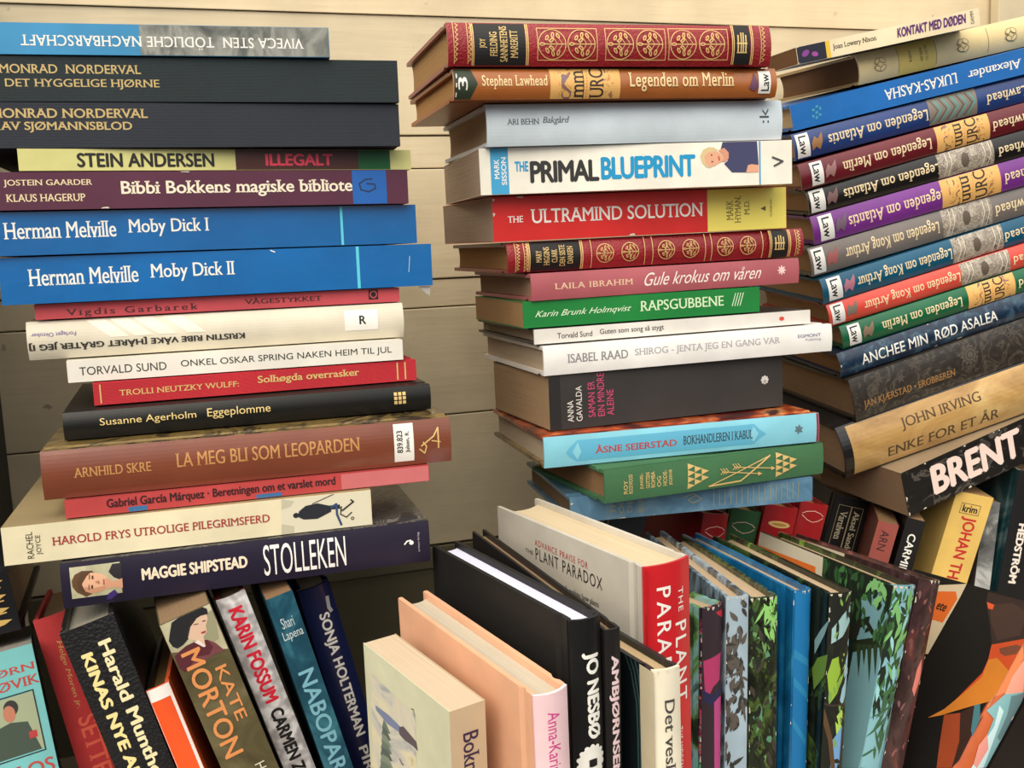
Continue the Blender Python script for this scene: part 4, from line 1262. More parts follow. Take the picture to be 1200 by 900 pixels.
   ('ornament','s',20,('E',.5808,.6385,.0013,.0007,60)),
   ('ornament','s',47,('E',.5808,.6385,.0008,.0003,60)),
   ('ornament','s',20,('E',.5808,.3615,.0013,.0007,-60)),
   ('ornament','s',47,('E',.5808,.3615,.0008,.0003,-60)),
   ('ornament','s',20,('E',.5924,.6978,.0013,.0007,75)),
   ('ornament','s',47,('E',.5924,.6978,.0008,.0003,75)),
   ('ornament','s',20,('E',.5924,.3022,.0013,.0007,-75)),
   ('ornament','s',47,('E',.5924,.3022,.0008,.0003,-75)),
   ('ornament','s',20,('E',.6033,.6813,.0013,.0007,110)),
   ('ornament','s',47,('E',.6033,.6813,.0008,.0003,110)),
   ('ornament','s',20,('E',.6033,.3187,.0013,.0007,-110)),
   ('ornament','s',47,('E',.6033,.3187,.0008,.0003,-110)),
   ('ornament','s',20,('E',.5895,.5824,.0013,.0007,40)),
   ('ornament','s',47,('E',.5895,.5824,.0008,.0003,40)),
   ('ornament','s',20,('E',.5895,.4176,.0013,.0007,-40)),
   ('ornament','s',47,('E',.5895,.4176,.0008,.0003,-40)),
   ('ornament','s',20,('L',[(.5895,.5),(.5808,.6108)],.0003)),
   ('ornament','s',20,('L',[(.5895,.5),(.5808,.3892)],.0003)),
   ('ornament','s',20,('L',[(.6012,.5),(.5924,.6582)],.0003)),
   ('ornament','s',20,('L',[(.6012,.5),(.5924,.3418)],.0003)),
   ('ornament','s',20,('L',[(.612,.5),(.6033,.6451)],.0003)),
   ('ornament','s',20,('L',[(.612,.5),(.6033,.3549)],.0003)),
   ('ornament','s',20,('R',.4603,.4626,.03,.97)),
   ('ornament','s',20,('R',.6397,.6421,.03,.97)),
   ('ornament','s',20,('O',.7099,.5,.0063,.0005)),
   ('ornament','s',20,('L',[(.7377,.5),(.6953,.5)],.0005)),
   ('ornament','s',20,('E',.6894,.5,.0013,.0007,0)),
   ('ornament','s',47,('E',.6894,.5,.0008,.0003,0)),
   ('ornament','s',20,('E',.6997,.6385,.0013,.0007,60)),
   ('ornament','s',47,('E',.6997,.6385,.0008,.0003,60)),
   ('ornament','s',20,('E',.6997,.3615,.0013,.0007,-60)),
   ('ornament','s',47,('E',.6997,.3615,.0008,.0003,-60)),
   ('ornament','s',20,('E',.7114,.6978,.0013,.0007,75)),
   ('ornament','s',47,('E',.7114,.6978,.0008,.0003,75)),
   ('ornament','s',20,('E',.7114,.3022,.0013,.0007,-75)),
   ('ornament','s',47,('E',.7114,.3022,.0008,.0003,-75)),
   ('ornament','s',20,('E',.7222,.6813,.0013,.0007,110)),
   ('ornament','s',47,('E',.7222,.6813,.0008,.0003,110)),
   ('ornament','s',20,('E',.7222,.3187,.0013,.0007,-110)),
   ('ornament','s',47,('E',.7222,.3187,.0008,.0003,-110)),
   ('ornament','s',20,('E',.7084,.5824,.0013,.0007,40)),
   ('ornament','s',47,('E',.7084,.5824,.0008,.0003,40)),
   ('ornament','s',20,('E',.7084,.4176,.0013,.0007,-40)),
   ('ornament','s',47,('E',.7084,.4176,.0008,.0003,-40)),
   ('ornament','s',20,('L',[(.7084,.5),(.6997,.6108)],.0003)),
   ('ornament','s',20,('L',[(.7084,.5),(.6997,.3892)],.0003)),
   ('ornament','s',20,('L',[(.7201,.5),(.7114,.6582)],.0003)),
   ('ornament','s',20,('L',[(.7201,.5),(.7114,.3418)],.0003)),
   ('ornament','s',20,('L',[(.7309,.5),(.7222,.6451)],.0003)),
   ('ornament','s',20,('L',[(.7309,.5),(.7222,.3549)],.0003)),
   ('ornament','s',20,('O',.7886,.5,.0063,.0005)),
   ('ornament','s',20,('L',[(.8164,.5),(.774,.5)],.0005)),
   ('ornament','s',20,('E',.7682,.5,.0013,.0007,0)),
   ('ornament','s',47,('E',.7682,.5,.0008,.0003,0)),
   ('ornament','s',20,('E',.7784,.6385,.0013,.0007,60)),
   ('ornament','s',47,('E',.7784,.6385,.0008,.0003,60)),
   ('ornament','s',20,('E',.7784,.3615,.0013,.0007,-60)),
   ('ornament','s',47,('E',.7784,.3615,.0008,.0003,-60)),
   ('ornament','s',20,('E',.7901,.6978,.0013,.0007,75)),
   ('ornament','s',47,('E',.7901,.6978,.0008,.0003,75)),
   ('ornament','s',20,('E',.7901,.3022,.0013,.0007,-75)),
   ('ornament','s',47,('E',.7901,.3022,.0008,.0003,-75)),
   ('ornament','s',20,('E',.8009,.6813,.0013,.0007,110)),
   ('ornament','s',47,('E',.8009,.6813,.0008,.0003,110)),
   ('ornament','s',20,('E',.8009,.3187,.0013,.0007,-110)),
   ('ornament','s',47,('E',.8009,.3187,.0008,.0003,-110)),
   ('ornament','s',20,('E',.7872,.5824,.0013,.0007,40)),
   ('ornament','s',47,('E',.7872,.5824,.0008,.0003,40)),
   ('ornament','s',20,('E',.7872,.4176,.0013,.0007,-40)),
   ('ornament','s',47,('E',.7872,.4176,.0008,.0003,-40)),
   ('ornament','s',20,('L',[(.7872,.5),(.7784,.6108)],.0003)),
   ('ornament','s',20,('L',[(.7872,.5),(.7784,.3892)],.0003)),
   ('ornament','s',20,('L',[(.7989,.5),(.7901,.6582)],.0003)),
   ('ornament','s',20,('L',[(.7989,.5),(.7901,.3418)],.0003)),
   ('ornament','s',20,('L',[(.8097,.5),(.8009,.6451)],.0003)),
   ('ornament','s',20,('L',[(.8097,.5),(.8009,.3549)],.0003)),
   ('ornament','s',20,('R',.659,.6614,.03,.97)),
   ('ornament','s',20,('R',.8392,.8417,.03,.97)),
   ('publisher_mark','s',13,('R',.8747,.9308,.02,.98)),
   ('ornament','s',20,('R',.8654,.8685,.02,.98)),
   ('ornament','s',20,('R',.871,.8741,.02,.98)),
   ('ornament','s',20,('R',.9339,.9371,.02,.98)),
   ('ornament','s',20,('R',.9396,.9427,.02,.98)),
   ('publisher_mark','s',20,('L',[(.8869,.3),(.8874,.72)],.0009)),
   ('publisher_mark','s',20,('L',[(.9149,.3),(.9154,.72)],.0009)),
   ('publisher_mark','s',20,('L',[(.8978,.3),(.8984,.78)],.0008)),
   ('publisher_mark','s',20,('L',[(.9056,.3),(.9062,.78)],.0008)),
   ('publisher_mark','s',20,('L',[(.8841,.52),(.9183,.52)],.0009)),
   ('publisher_mark','s',20,('L',[(.8838,.3),(.9181,.3)],.0007)),
   ('ornament','s',20,('L',[(.0216,.08),(.0298,.13),(.022,.17)],.0004)),
   ('ornament','s',20,('L',[(.0221,.19),(.0303,.24),(.0225,.28)],.0004)),
   ('ornament','s',20,('L',[(.0226,.3),(.0308,.35),(.023,.39)],.0004)),
   ('ornament','s',20,('L',[(.0231,.41),(.0313,.46),(.0235,.5)],.0004)),
   ('ornament','s',20,('L',[(.0236,.52),(.0317,.57),(.024,.61)],.0004)),
   ('ornament','s',20,('L',[(.0241,.63),(.0322,.68),(.0245,.72)],.0004)),
   ('ornament','s',20,('L',[(.0246,.74),(.0327,.79),(.025,.83)],.0004)),
   ('ornament','s',20,('L',[(.0251,.85),(.0332,.9),(.0255,.94)],.0004)),
   ('ornament','s',20,('R',.0183,.0201,.03,.97)),
   ('ornament','s',20,('L',[(.0481,.08),(.0562,.13),(.0485,.17)],.0004)),
   ('ornament','s',20,('L',[(.0486,.19),(.0567,.24),(.049,.28)],.0004)),
   ('ornament','s',20,('L',[(.049,.3),(.0572,.35),(.0494,.39)],.0004)),
   ('ornament','s',20,('L',[(.0495,.41),(.0577,.46),(.0499,.5)],.0004)),
   ('ornament','s',20,('L',[(.05,.52),(.0582,.57),(.0504,.61)],.0004)),
   ('ornament','s',20,('L',[(.0505,.63),(.0587,.68),(.0509,.72)],.0004)),
   ('ornament','s',20,('L',[(.051,.74),(.0591,.79),(.0514,.83)],.0004)),
   ('ornament','s',20,('L',[(.0515,.85),(.0596,.9),(.0519,.94)],.0004)),
   ('ornament','s',20,('R',.0446,.0465,.03,.97)),
   ('ornament','s',20,('L',[(.965,.08),(.9745,.13),(.965,.17)],.0004)),
   ('ornament','s',20,('L',[(.9651,.19),(.9746,.24),(.9652,.28)],.0004)),
   ('ornament','s',20,('L',[(.9652,.3),(.9747,.35),(.9653,.39)],.0004)),
   ('ornament','s',20,('L',[(.9653,.41),(.9748,.46),(.9654,.5)],.0004)),
   ('ornament','s',20,('L',[(.9654,.52),(.9749,.57),(.9655,.61)],.0004)),
   ('ornament','s',20,('L',[(.9655,.63),(.975,.68),(.9656,.72)],.0004)),
   ('ornament','s',20,('L',[(.9656,.74),(.9751,.79),(.9657,.83)],.0004)),
   ('ornament','s',20,('L',[(.9657,.85),(.9752,.9),(.9658,.94)],.0004)),
   ('ornament','s',20,('R',.9591,.9613,.03,.97)),
  ], 0.003, None),
 ('hardcover_book', 'dusty pink book with white script title in the middle stack', 'books lying flat in the middle stack',
  (0.21163, 0.61078, 0.36512), [(0.999896, 0.010495, 0.009926), (-0.010523, 0.999941, 0.002779), (-0.009896, -0.002883, 0.999947)], (0.19853, 0.0173, 0.12482), 'hard',
  (172, 92, 100, 'satin'), (172, 92, 100), (176, 140, 105), [
   ('author_name','s',73,('T','LAILA IBRAHIM',0.0798,0.3587,0.38,0.6,0,{'serif': True,'sp': 1.1})),
   ('title','s',74,('T','Gule krokus om våren',0.3995,0.8467,0.28,0.78,0,{'shear': 0.5,'serif': False})),
   ('ornament','s',75,('E',.9289,.55,.0034,.0008,0)),
   ('ornament','s',75,('E',.9289,.55,.0034,.0008,45)),
   ('ornament','s',75,('E',.9289,.55,.0034,.0008,90)),
   ('ornament','s',75,('E',.9289,.55,.0034,.0008,135)),
   ('ornament','s',75,('O',.929,.55,.0016,.0004)),
  ], 0.001, None),
 ('paperback_book', 'green book with white title, shortest of the middle stack above the two white books', 'books lying flat in the middle stack',
  (0.20619, 0.61366, 0.3478), [(0.999945, -0.008444, 0.006286), (0.008453, 0.999963, -0.00148), (-0.006273, 0.001533, 0.999979)], (0.17186, 0.01709, 0.11299), 'paper',
  (32, 124, 58, 'satin'), (32, 124, 58), (176, 135, 85), [
   ('author_name','s',76,('T','Karin Brunk Holmqvist',0.0474,0.44,0.32,0.62,0,{'shear': 0.5})),
   ('title','s',77,('T','RAPSGUBBENE',0.4761,0.8384,0.34,0.74,0,{'serif': True})),
   ('publisher_mark','s',76,('L',[(.876,.3),(.8923,.8)],.0006)),
   ('publisher_mark','s',76,('L',[(.8875,.3),(.9038,.8)],.0006)),
   ('publisher_mark','s',76,('L',[(.899,.3),(.9153,.8)],.0006)),
   ('publisher_mark','s',76,('L',[(.9105,.3),(.9268,.8)],.0006)),
  ], 0, None),
 ('hardcover_book', 'thin white book with small dark lettering and a tiny red mark at its right end', 'books lying flat in the middle stack',
  (0.21253, 0.6117, 0.3372), [(0.99998, -0.003245, 0.0055), (0.003256, 0.999993, -0.001981), (-0.005493, 0.001999, 0.999983)], (0.20528, 0.00963, 0.13), 'hard',
  (222, 218, 212, 'satin'), (60, 56, 56), (190, 165, 125), [
   ('author_name','s',78,('T','Torvald Sund',0.0767,0.1955,0.28,0.66,0,{'wt': 0.008})),
   ('title','s',78,('T','Guten som song så stygt',0.222,0.4474,0.26,0.72,0,{'wt': 0.008})),
   ('publisher_mark','s',79,('E',.8878,.5,.002,.0014,0)),
  ], 0, None),
 ('hardcover_book', 'white glossy book with pale grey capitals, reaching furthest right in the middle stack', 'books lying flat in the middle stack',
  (0.21648, 0.60607, 0.31697), [(0.99997, -0.004372, 0.006344), (0.004385, 0.999988, -0.002041), (-0.006335, 0.002069, 0.999978)], (0.21526, 0.01911, 0.14037), 'hard',
  (236, 234, 232, 'gloss'), (225, 220, 215), (200, 175, 135), [
   ('author_name','s',80,('T','ISABEL RAAD',0.0753,0.2731,0.38,0.68,0,{'serif': True})),
   ('title','s',81,('T','SHIROG - JENTA JEG EN GANG VAR',0.2959,0.8044,0.38,0.68,0,{'serif': True})),
   ('publisher_mark','s',82,('T','EGMONT',0.8709,0.9573,0.58,0.7,0,{'wt': 0.02})),
   ('publisher_mark','s',83,('T','Publishing',0.8994,0.9572,0.42,0.54,0,{})),
  ], 0.001, None),
 ('paperback_book', 'thick charcoal paperback with upright white and pink lettering at its left end', 'books lying flat in the middle stack',
  (0.21985, 0.60777, 0.28063), [(0.999522, 0.030677, 0.003759), (-0.030665, 0.999524, -0.003262), (-0.003857, 0.003145, 0.999988)], (0.17687, 0.03572, 0.10991), 'paper',
  (56, 53, 52, 'satin'), (48, 45, 44), (172, 138, 96), [
   ('spine_band','s',84,('R',-.0026,.0446,0,1)),
   ('author_name','s',85,('T','ANNA',0.0703,0.0942,0.13,0.52,90,{})),
   ('author_name','s',85,('T','GAVALDA',0.1055,0.1295,0.13,0.78,90,{})),
   ('title','s',86,('T','SAMAN ER',0.1541,0.1818,0.18,0.84,90,{})),
   ('title','s',86,('T','EIN MINDRE',0.1927,0.2206,0.18,0.98,90,{})),
   ('title','s',86,('T','ALEINE',0.2299,0.258,0.18,0.66,90,{})),
   ('publisher_mark','s',87,('E',.9169,.55,.0032,.0013,0)),
   ('publisher_mark','s',87,('E',.9169,.55,.0032,.0013,45)),
   ('publisher_mark','s',87,('E',.9169,.55,.0032,.0013,90)),
   ('publisher_mark','s',87,('E',.9169,.55,.0032,.0013,135)),
   ('publisher_mark','s',88,('O',.9169,.52,.0011,.0005)),
  ], 0, None),
 ('hardcover_book', 'pale blue book with a pointed blue title panel and flame-coloured cover', 'books lying flat in the middle stack',
  (0.20891, 0.59048, 0.26039), [(0.998644, -0.052054, -0.000222), (0.052053, 0.998631, -0.005173), (0.000491, 0.005154, 0.999987)], (0.19518, 0.01986, 0.1311), 'hard',
  (130, 196, 216, 'satin'), ['cover_brown', 'fire'], (196, 172, 134), [
   ('title_panel','s',89,('P',[(.0729,.45),(.0881,.62),(.1122,.82),(.7507,.82),(.7698,.62),(.7956,.45),(.7695,.3),(.7499,.14),(.1097,.14),(.0868,.28)])),
   ('title_panel','s',90,('P',[(.0962,.45),(.1148,.75),(.1255,.45),(.1128,.18)])),
   ('title_panel','s',90,('P',[(.7664,.48),(.7474,.75),(.7342,.48),(.7467,.2)])),
   ('author_name','s',91,('T','ÅSNE SEIERSTAD',0.1728,0.463,0.34,0.62,0,{'serif': True,'wt': 0.02})),
   ('title','s',92,('T','BOKHANDLEREN I KABUL',0.4878,0.7439,0.34,0.64,0,{'serif': True})),
   ('spine_band','s',93,('R',.9899,1.0099,0,1)),
   ('publisher_mark','s',94,('E',.9201,.5,.0032,.001,20)),
   ('publisher_mark','s',94,('E',.9201,.5,.0032,.001,80)),
   ('publisher_mark','s',94,('E',.9201,.5,.0032,.001,140)),
  ], 0.001, None),
 ('hardcover_book', 'green cloth book with gold triangles and crossed arrows', 'books lying flat in the middle stack',
  (0.24103, 0.57039, 0.23832), [(0.997773, 0.066492, -0.005296), (-0.066504, 0.997784, -0.002108), (0.005145, 0.002455, 0.999984)], (0.16732, 0.02146, 0.11624), 'hard',
  (58, 106, 68, 'cloth'), (58, 106, 68, 'cloth'), (150, 110, 70), [
   ('title','s',20,('T','ROY',0.079,0.0953,0.2,0.62,90,{'serif': True,'wt': 0.01})),
   ('title','s',20,('T','ROCKWOOD',0.101,0.1173,0.2,0.78,90,{'serif': True,'wt': 0.01})),
   ('title','s',20,('T','JUNGEL-',0.1485,0.165,0.3,0.78,90,{'serif': True,'wt': 0.01})),
   ('title','s',20,('T','GUTTEN',0.1742,0.1908,0.3,0.78,90,{'serif': True,'wt': 0.01})),
   ('title','s',20,('T','BOMBA',0.1963,0.213,0.3,0.78,90,{'serif': True,'wt': 0.01})),
   ('title','s',20,('T','OG',0.2221,0.2388,0.3,0.62,90,{'serif': True,'wt': 0.01})),
   ('title','s',20,('T','HODE-',0.2483,0.2652,0.3,0.78,90,{'serif': True,'wt': 0.01})),
   ('title','s',20,('T','JEGERNE',0.2745,0.2914,0.3,0.78,90,{'serif': True,'wt': 0.01})),
   ('ornament','s',20,('P',[(.3568,.1),(.3572,.29),(.3895,.195)])),
   ('ornament','s',20,('P',[(.3572,.3),(.3576,.49),(.3899,.395)])),
   ('ornament','s',20,('P',[(.3576,.5),(.358,.69),(.3903,.595)])),
   ('ornament','s',20,('P',[(.358,.7),(.3584,.89),(.3907,.795)])),
   ('ornament','s',20,('P',[(.3876,.2),(.388,.39),(.4205,.295)])),
   ('ornament','s',20,('P',[(.388,.4),(.3884,.59),(.4209,.495)])),
   ('ornament','s',20,('P',[(.3884,.6),(.3887,.79),(.4212,.695)])),
   ('ornament','s',20,('P',[(.4186,.3),(.4189,.49),(.4516,.395)])),
   ('ornament','s',20,('P',[(.4189,.5),(.4193,.69),(.452,.595)])),
   ('ornament','s',20,('P',[(.765,.1),(.765,.29),(.8001,.195)])),
   ('ornament','s',20,('P',[(.765,.3),(.7651,.49),(.8001,.395)])),
   ('ornament','s',20,('P',[(.7651,.5),(.7652,.69),(.8002,.595)])),
   ('ornament','s',20,('P',[(.7652,.7),(.7653,.89),(.8002,.795)])),
   ('ornament','s',20,('P',[(.798,.2),(.798,.39),(.8333,.295)])),
   ('ornament','s',20,('P',[(.798,.4),(.7981,.59),(.8333,.495)])),
   ('ornament','s',20,('P',[(.7981,.6),(.7981,.79),(.8333,.695)])),
   ('ornament','s',20,('P',[(.8312,.3),(.8312,.49),(.8667,.395)])),
   ('ornament','s',20,('P',[(.8312,.5),(.8312,.69),(.8667,.595)])),
   ('ornament','s',20,('L',[(.4531,.1),(.7366,.82)],.0007)),
   ('ornament','s',20,('L',[(.4531,.1),(.5989,.14),(.7366,.82)],.0011)),
   ('ornament','s',20,('L',[(.5123,.5),(.6794,.3)],.0006)),
   ('ornament','s',20,('P',[(.6793,.23),(.6996,.28),(.6794,.36)])),
   ('ornament','s',20,('L',[(.5046,.6),(.5162,.5),(.5043,.42)],.0005)),
   ('ornament','s',20,('L',[(.5163,.6),(.528,.5),(.5161,.42)],.0005)),
   ('ornament','s',20,('L',[(.5281,.6),(.5398,.5),(.5279,.42)],.0005)),
   ('ornament','s',20,('L',[(.5676,.6),(.7405,.42)],.0006)),
   ('ornament','s',20,('P',[(.7405,.35),(.761,.4),(.7405,.48)])),
   ('ornament','s',20,('L',[(.5598,.7),(.5715,.6),(.5596,.52)],.0005)),
   ('ornament','s',20,('L',[(.5716,.7),(.5834,.6),(.5714,.52)],.0005)),
   ('ornament','s',20,('L',[(.5835,.7),(.5954,.6),(.5833,.52)],.0005)),
  ], 0.001, None),
 ('hardcover_book', 'worn blue cloth book with faded gold rules, bottom book of the middle stack', 'books lying flat in the middle stack',
  (0.22743, 0.59681, 0.22118), [(0.995603, -0.093316, -0.008206), (0.09331, 0.995637, -0.001067), (0.00827, 0.000296, 0.999966)], (0.172, 0.01666, 0.12), 'hard',
  'blue_worn', 'blue_worn', (140, 110, 75), [
   ('title','s',95,('T','TH',0.1573,0.1777,0.2,0.8,90,{'serif': True})),
   ('title','s',95,('T','OG',0.1913,0.2118,0.2,0.8,90,{'serif': True})),
   ('title','s',95,('T','CHR',0.2255,0.246,0.2,0.8,90,{'serif': True})),
   ('title','s',95,('T','BLUM',0.27,0.2907,0.2,0.8,90,{'serif': True})),
   ('ornament','s',95,('L',[(.4507,.6),(.493,.75),(.528,.5),(.4926,.35),(.4716,.5),(.507,.65)],.0006)),
   ('ornament','s',95,('R',.5776,.5801,.15,.85)),
   ('ornament','s',95,('R',.6011,.6036,.15,.85)),
   ('ornament','s',95,('R',.6247,.6272,.15,.85)),
   ('ornament','s',95,('R',.6483,.6508,.15,.85)),
   ('ornament','s',95,('R',.672,.6745,.15,.85)),
   ('ornament','s',95,('R',.6957,.6982,.15,.85)),
   ('ornament','s',95,('R',.7195,.722,.15,.85)),
   ('ornament','s',95,('R',.7434,.7459,.15,.85)),
   ('ornament','s',95,('R',.7673,.7698,.15,.85)),
   ('ornament','s',95,('R',.7913,.7938,.15,.85)),
   ('ornament','s',95,('R',.8153,.8179,.15,.85)),
   ('ornament','s',95,('R',.8394,.842,.15,.85)),
   ('ornament','s',95,('R',.8636,.8662,.15,.85)),
   ('ornament','s',95,('R',.8878,.8904,.15,.85)),
   ('ornament','s',95,('R',.9121,.9147,.15,.85)),
   ('ornament','s',95,('R',.9365,.9391,.15,.85)),
  ], 0, {'worn': 5}),
 ('paperback_book', 'thin cream paperback with purple title and dark end, topmost of its slanting stack', 'books lying flat in the slanting right stack',
  (0.4665, 0.69762, 0.53036), [(0.945184, -0.279175, 0.169375), (0.268957, 0.959739, 0.081014), (-0.185173, -0.031018, 0.982216)], (0.14398, 0.0131, 0.07984), 'paper',
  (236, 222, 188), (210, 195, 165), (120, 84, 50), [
   ('cover_art','s',96,('R',-.0144,.1586,0,1)),
   ('cover_art','s',97,('R',.1586,.182,0,1)),
   ('cover_art','s',98,('E',.047,.55,.0032,.0022,30)),
   ('cover_art','s',99,('E',.0965,.4,.0026,.0018,-20)),
   ('author_name','s',100,('T','Joan Lowery Nixon',0.1964,0.4348,0.35,0.72,0,{'serif': True})),
   ('title','s',101,('T','KONTAKT MED DØDEN',0.5476,0.9262,0.3,0.86,0,{'wt': 0.05,'shear': 0.15})),
   ('publisher_mark','s',102,('T','DAMM',0.9492,0.9679,0.2,0.9,90,{})),
  ], 0, {'worn': 2}),
 ('hardcover_book', 'cream hardcover with butterfly outlines and a yellow title patch', 'books lying flat in the slanting right stack',
  (0.52399, 0.69705, 0.51587), [(0.974576, -0.111555, 0.194314), (0.104252, 0.993419, 0.047441), (-0.198327, -0.025977, 0.979792)], (0.23402, 0.02359, 0.14118), 'hard',
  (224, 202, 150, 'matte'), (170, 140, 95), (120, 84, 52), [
   ('title_panel','s',103,('R',.1483,.2924,0,1)),
   ('ornament','s',104,('R',.1483,.1505,.1,.9)),
   ('ornament','s',104,('R',.2924,.2948,.1,.9)),
   ('ornament','s',104,('R',.4956,.498,.1,.9)),
   ('title','s',105,('T','EN OG TO',0.2504,0.2603,0.3,0.8,-90,{'serif': True})),
   ('title','s',105,('T','NØLØF',0.2303,0.2402,0.3,0.75,-90,{'serif': True})),
   ('author_name','s',105,('T','ANITA',0.1882,0.198,0.35,0.75,-90,{'serif': True})),
   ('ornament','s',106,('E',.0693,.63,.0032,.002,40)),
   ('ornament','s',107,('E',.0693,.63,.0027,.0015,40)),
   ('ornament','s',106,('E',.0887,.63,.0032,.002,-40)),
   ('ornament','s',107,('E',.0887,.63,.0027,.0015,-40)),
   ('ornament','s',106,('E',.0689,.4,.0032,.002,-35)),
   ('ornament','s',107,('E',.0689,.4,.0027,.0015,-35)),
   ('ornament','s',106,('E',.0879,.38,.0032,.002,35)),
   ('ornament','s',107,('E',.0879,.38,.0027,.0015,35)),
   ('ornament','s',106,('L',[(.0591,.6),(.0705,.5),(.053,.42)],.0004)),
   ('ornament','s',106,('E',.3871,.63,.0032,.002,40)),
   ('ornament','s',107,('E',.3871,.63,.0027,.0015,40)),
   ('ornament','s',106,('E',.4071,.63,.0032,.002,-40)),
   ('ornament','s',107,('E',.4071,.63,.0027,.0015,-40)),
   ('ornament','s',106,('E',.3871,.4,.0032,.002,-35)),
   ('ornament','s',107,('E',.3871,.4,.0027,.0015,-35)),
   ('ornament','s',106,('E',.4069,.38,.0032,.002,35)),
   ('ornament','s',107,('E',.4069,.38,.0027,.0015,35)),
   ('ornament','s',106,('L',[(.3767,.6),(.3886,.5),(.3708,.42)],.0004)),
   ('ornament','s',106,('E',.575,.63,.0032,.002,40)),
   ('ornament','s',107,('E',.575,.63,.0027,.0015,40)),
   ('ornament','s',106,('E',.5953,.63,.0032,.002,-40)),
   ('ornament','s',107,('E',.5953,.63,.0027,.0015,-40)),
   ('ornament','s',106,('E',.5753,.4,.0032,.002,-35)),
   ('ornament','s',107,('E',.5753,.4,.0027,.0015,-35)),
   ('ornament','s',106,('E',.5954,.38,.0032,.002,35)),
   ('ornament','s',107,('E',.5954,.38,.0027,.0015,35)),
   ('ornament','s',106,('L',[(.5644,.6),(.5767,.5),(.5587,.42)],.0004)),
  ], 0.004, None),
 ('hardcover_book', 'bright blue book with upside-down white title, third from the top of the right stack', 'books lying flat in the slanting right stack',
  (0.46205, 0.69685, 0.48024), [(0.961125, -0.190169, 0.200185), (0.180058, 0.981321, 0.06773), (-0.209326, -0.029052, 0.977414)], (0.23972, 0.01956, 0.15001), 'hard',
  (18, 104, 184, 'gloss'), (18, 90, 160), (200, 170, 120), [
   ('title','s',0,('T','LUKAS-KASHA',0.3222,0.5774,0.3,0.72,180,{'serif': True})),
   ('author_name','s',0,('T','Lloyd Alexander',0.614,0.9129,0.3,0.76,180,{'serif': True})),
   ('publisher_mark','s',108,('E',.0749,.62,.0014,.001,0)),
   ('publisher_mark','s',108,('E',.085,.5,.0014,.001,40)),
   ('publisher_mark','s',108,('E',.0984,.62,.0014,.001,80)),
   ('publisher_mark','s',108,('E',.0715,.38,.0014,.001,120)),
   ('publisher_mark','s',108,('E',.0951,.38,.0014,.001,160)),
   ('publisher_mark','s',108,('E',.0881,.72,.0014,.001,200)),
   ('publisher_mark','s',108,('E',.0821,.3,.0014,.001,240)),
  ], 0, None),
 ('hardcover_book', 'navy library book with a knotwork band, highest of the slanting blackletter series', 'books lying flat in the slanting right stack',
  (0.46394, 0.69608, 0.45706), [(0.962501, -0.172372, 0.209476), (0.161433, 0.984512, 0.068374), (-0.218018, -0.031994, 0.97542)], (0.23481, 0.02087, 0.13505), 'hard',
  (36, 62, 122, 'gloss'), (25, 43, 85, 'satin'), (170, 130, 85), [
   ('title','s',109,('T','Legenden om Atlantis',0.1219,0.4834,0.24,0.8,180,{'serif': True,'wt': 0.012,'sp': 1.08})),
   ('picture_band','s',110,('R',.4863,.6622,0,1)),
   ('picture_band','s',111,('L',[(.4996,.1),(.5301,.5),(.5106,.9)],.0016)),
   ('picture_band','s',112,('L',[(.4981,.9),(.5176,.5),(.487,.1)],.0006)),
   ('picture_band','s',111,('L',[(.5309,.1),(.5615,.5),(.5418,.9)],.0016)),
   ('picture_band','s',112,('L',[(.5293,.9),(.5489,.5),(.5184,.1)],.0006)),
   ('picture_band','s',111,('L',[(.5624,.1),(.5929,.5),(.5731,.9)],.0016)),
   ('picture_band','s',112,('L',[(.5606,.9),(.5803,.5),(.5498,.1)],.0006)),
   ('picture_band','s',111,('L',[(.5939,.1),(.6243,.5),(.6044,.9)],.0016)),
   ('picture_band','s',112,('L',[(.5919,.9),(.6117,.5),(.5813,.1)],.0006)),
   ('picture_band','s',111,('L',[(.6254,.1),(.6559,.5),(.6359,.9)],.0016)),
   ('picture_band','s',112,('L',[(.6233,.9),(.6433,.5),(.6128,.1)],.0006)),
   ('author_name','s',109,('T','Stephen Lawhead',0.6968,0.9904,0.24,0.74,180,{'serif': True,'wt': 0.012,'sp': 1.08})),
   ('emblem','s',113,('P',[(.0605,.5),(.0737,.75),(.0838,.62),(.1027,.85),(.1002,.5),(.0893,.2),(.0764,.35),(.0621,.22)])),
   ('library_label','s',114,('R',.0088,.0544,.06,.94)),
   ('library_label','s',13,('T','Law',0.0181,0.0455,0.16,0.86,-90,{'wt': 0.02})),
  ], 0.0028, None),
 ('hardcover_book', 'maroon library book with a gold picture band in the slanting series', 'books lying flat in the slanting right stack',
  (0.46528, 0.6892, 0.43389), [(0.96521, -0.14157, 0.219835), (0.130035, 0.9893, 0.066158), (-0.226848, -0.03527, 0.973291)], (0.23503, 0.02045, 0.135), 'hard',
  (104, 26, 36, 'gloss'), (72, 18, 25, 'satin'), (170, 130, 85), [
   ('title','s',109,('T','Legenden om Merlin',0.1522,0.4798,0.24,0.8,180,{'serif': True,'wt': 0.012,'sp': 1.08})),
   ('picture_band','s',50,('R',.4986,.6982,0,1)),
   ('picture_band','s','initial_gold',('R',.5224,.5582,0,1)),
   ('picture_band','s','initial_gold',('R',.65,.6781,0,1)),
   ('picture_band','s',51,('T','uuu',0.5659,0.5938,0.02,0.95,90,{'serif': True})),
   ('picture_band','s',51,('T','URC',0.61,0.65,0.02,0.98,90,{'serif': True})),
   ('picture_band','s',52,('E',.5963,.08,.0003,.0003,0)),
   ('picture_band','s',52,('E',.5977,.18,.0003,.0003,0)),
   ('picture_band','s',52,('E',.599,.28,.0003,.0003,0)),
   ('picture_band','s',52,('E',.6004,.38,.0003,.0003,0)),
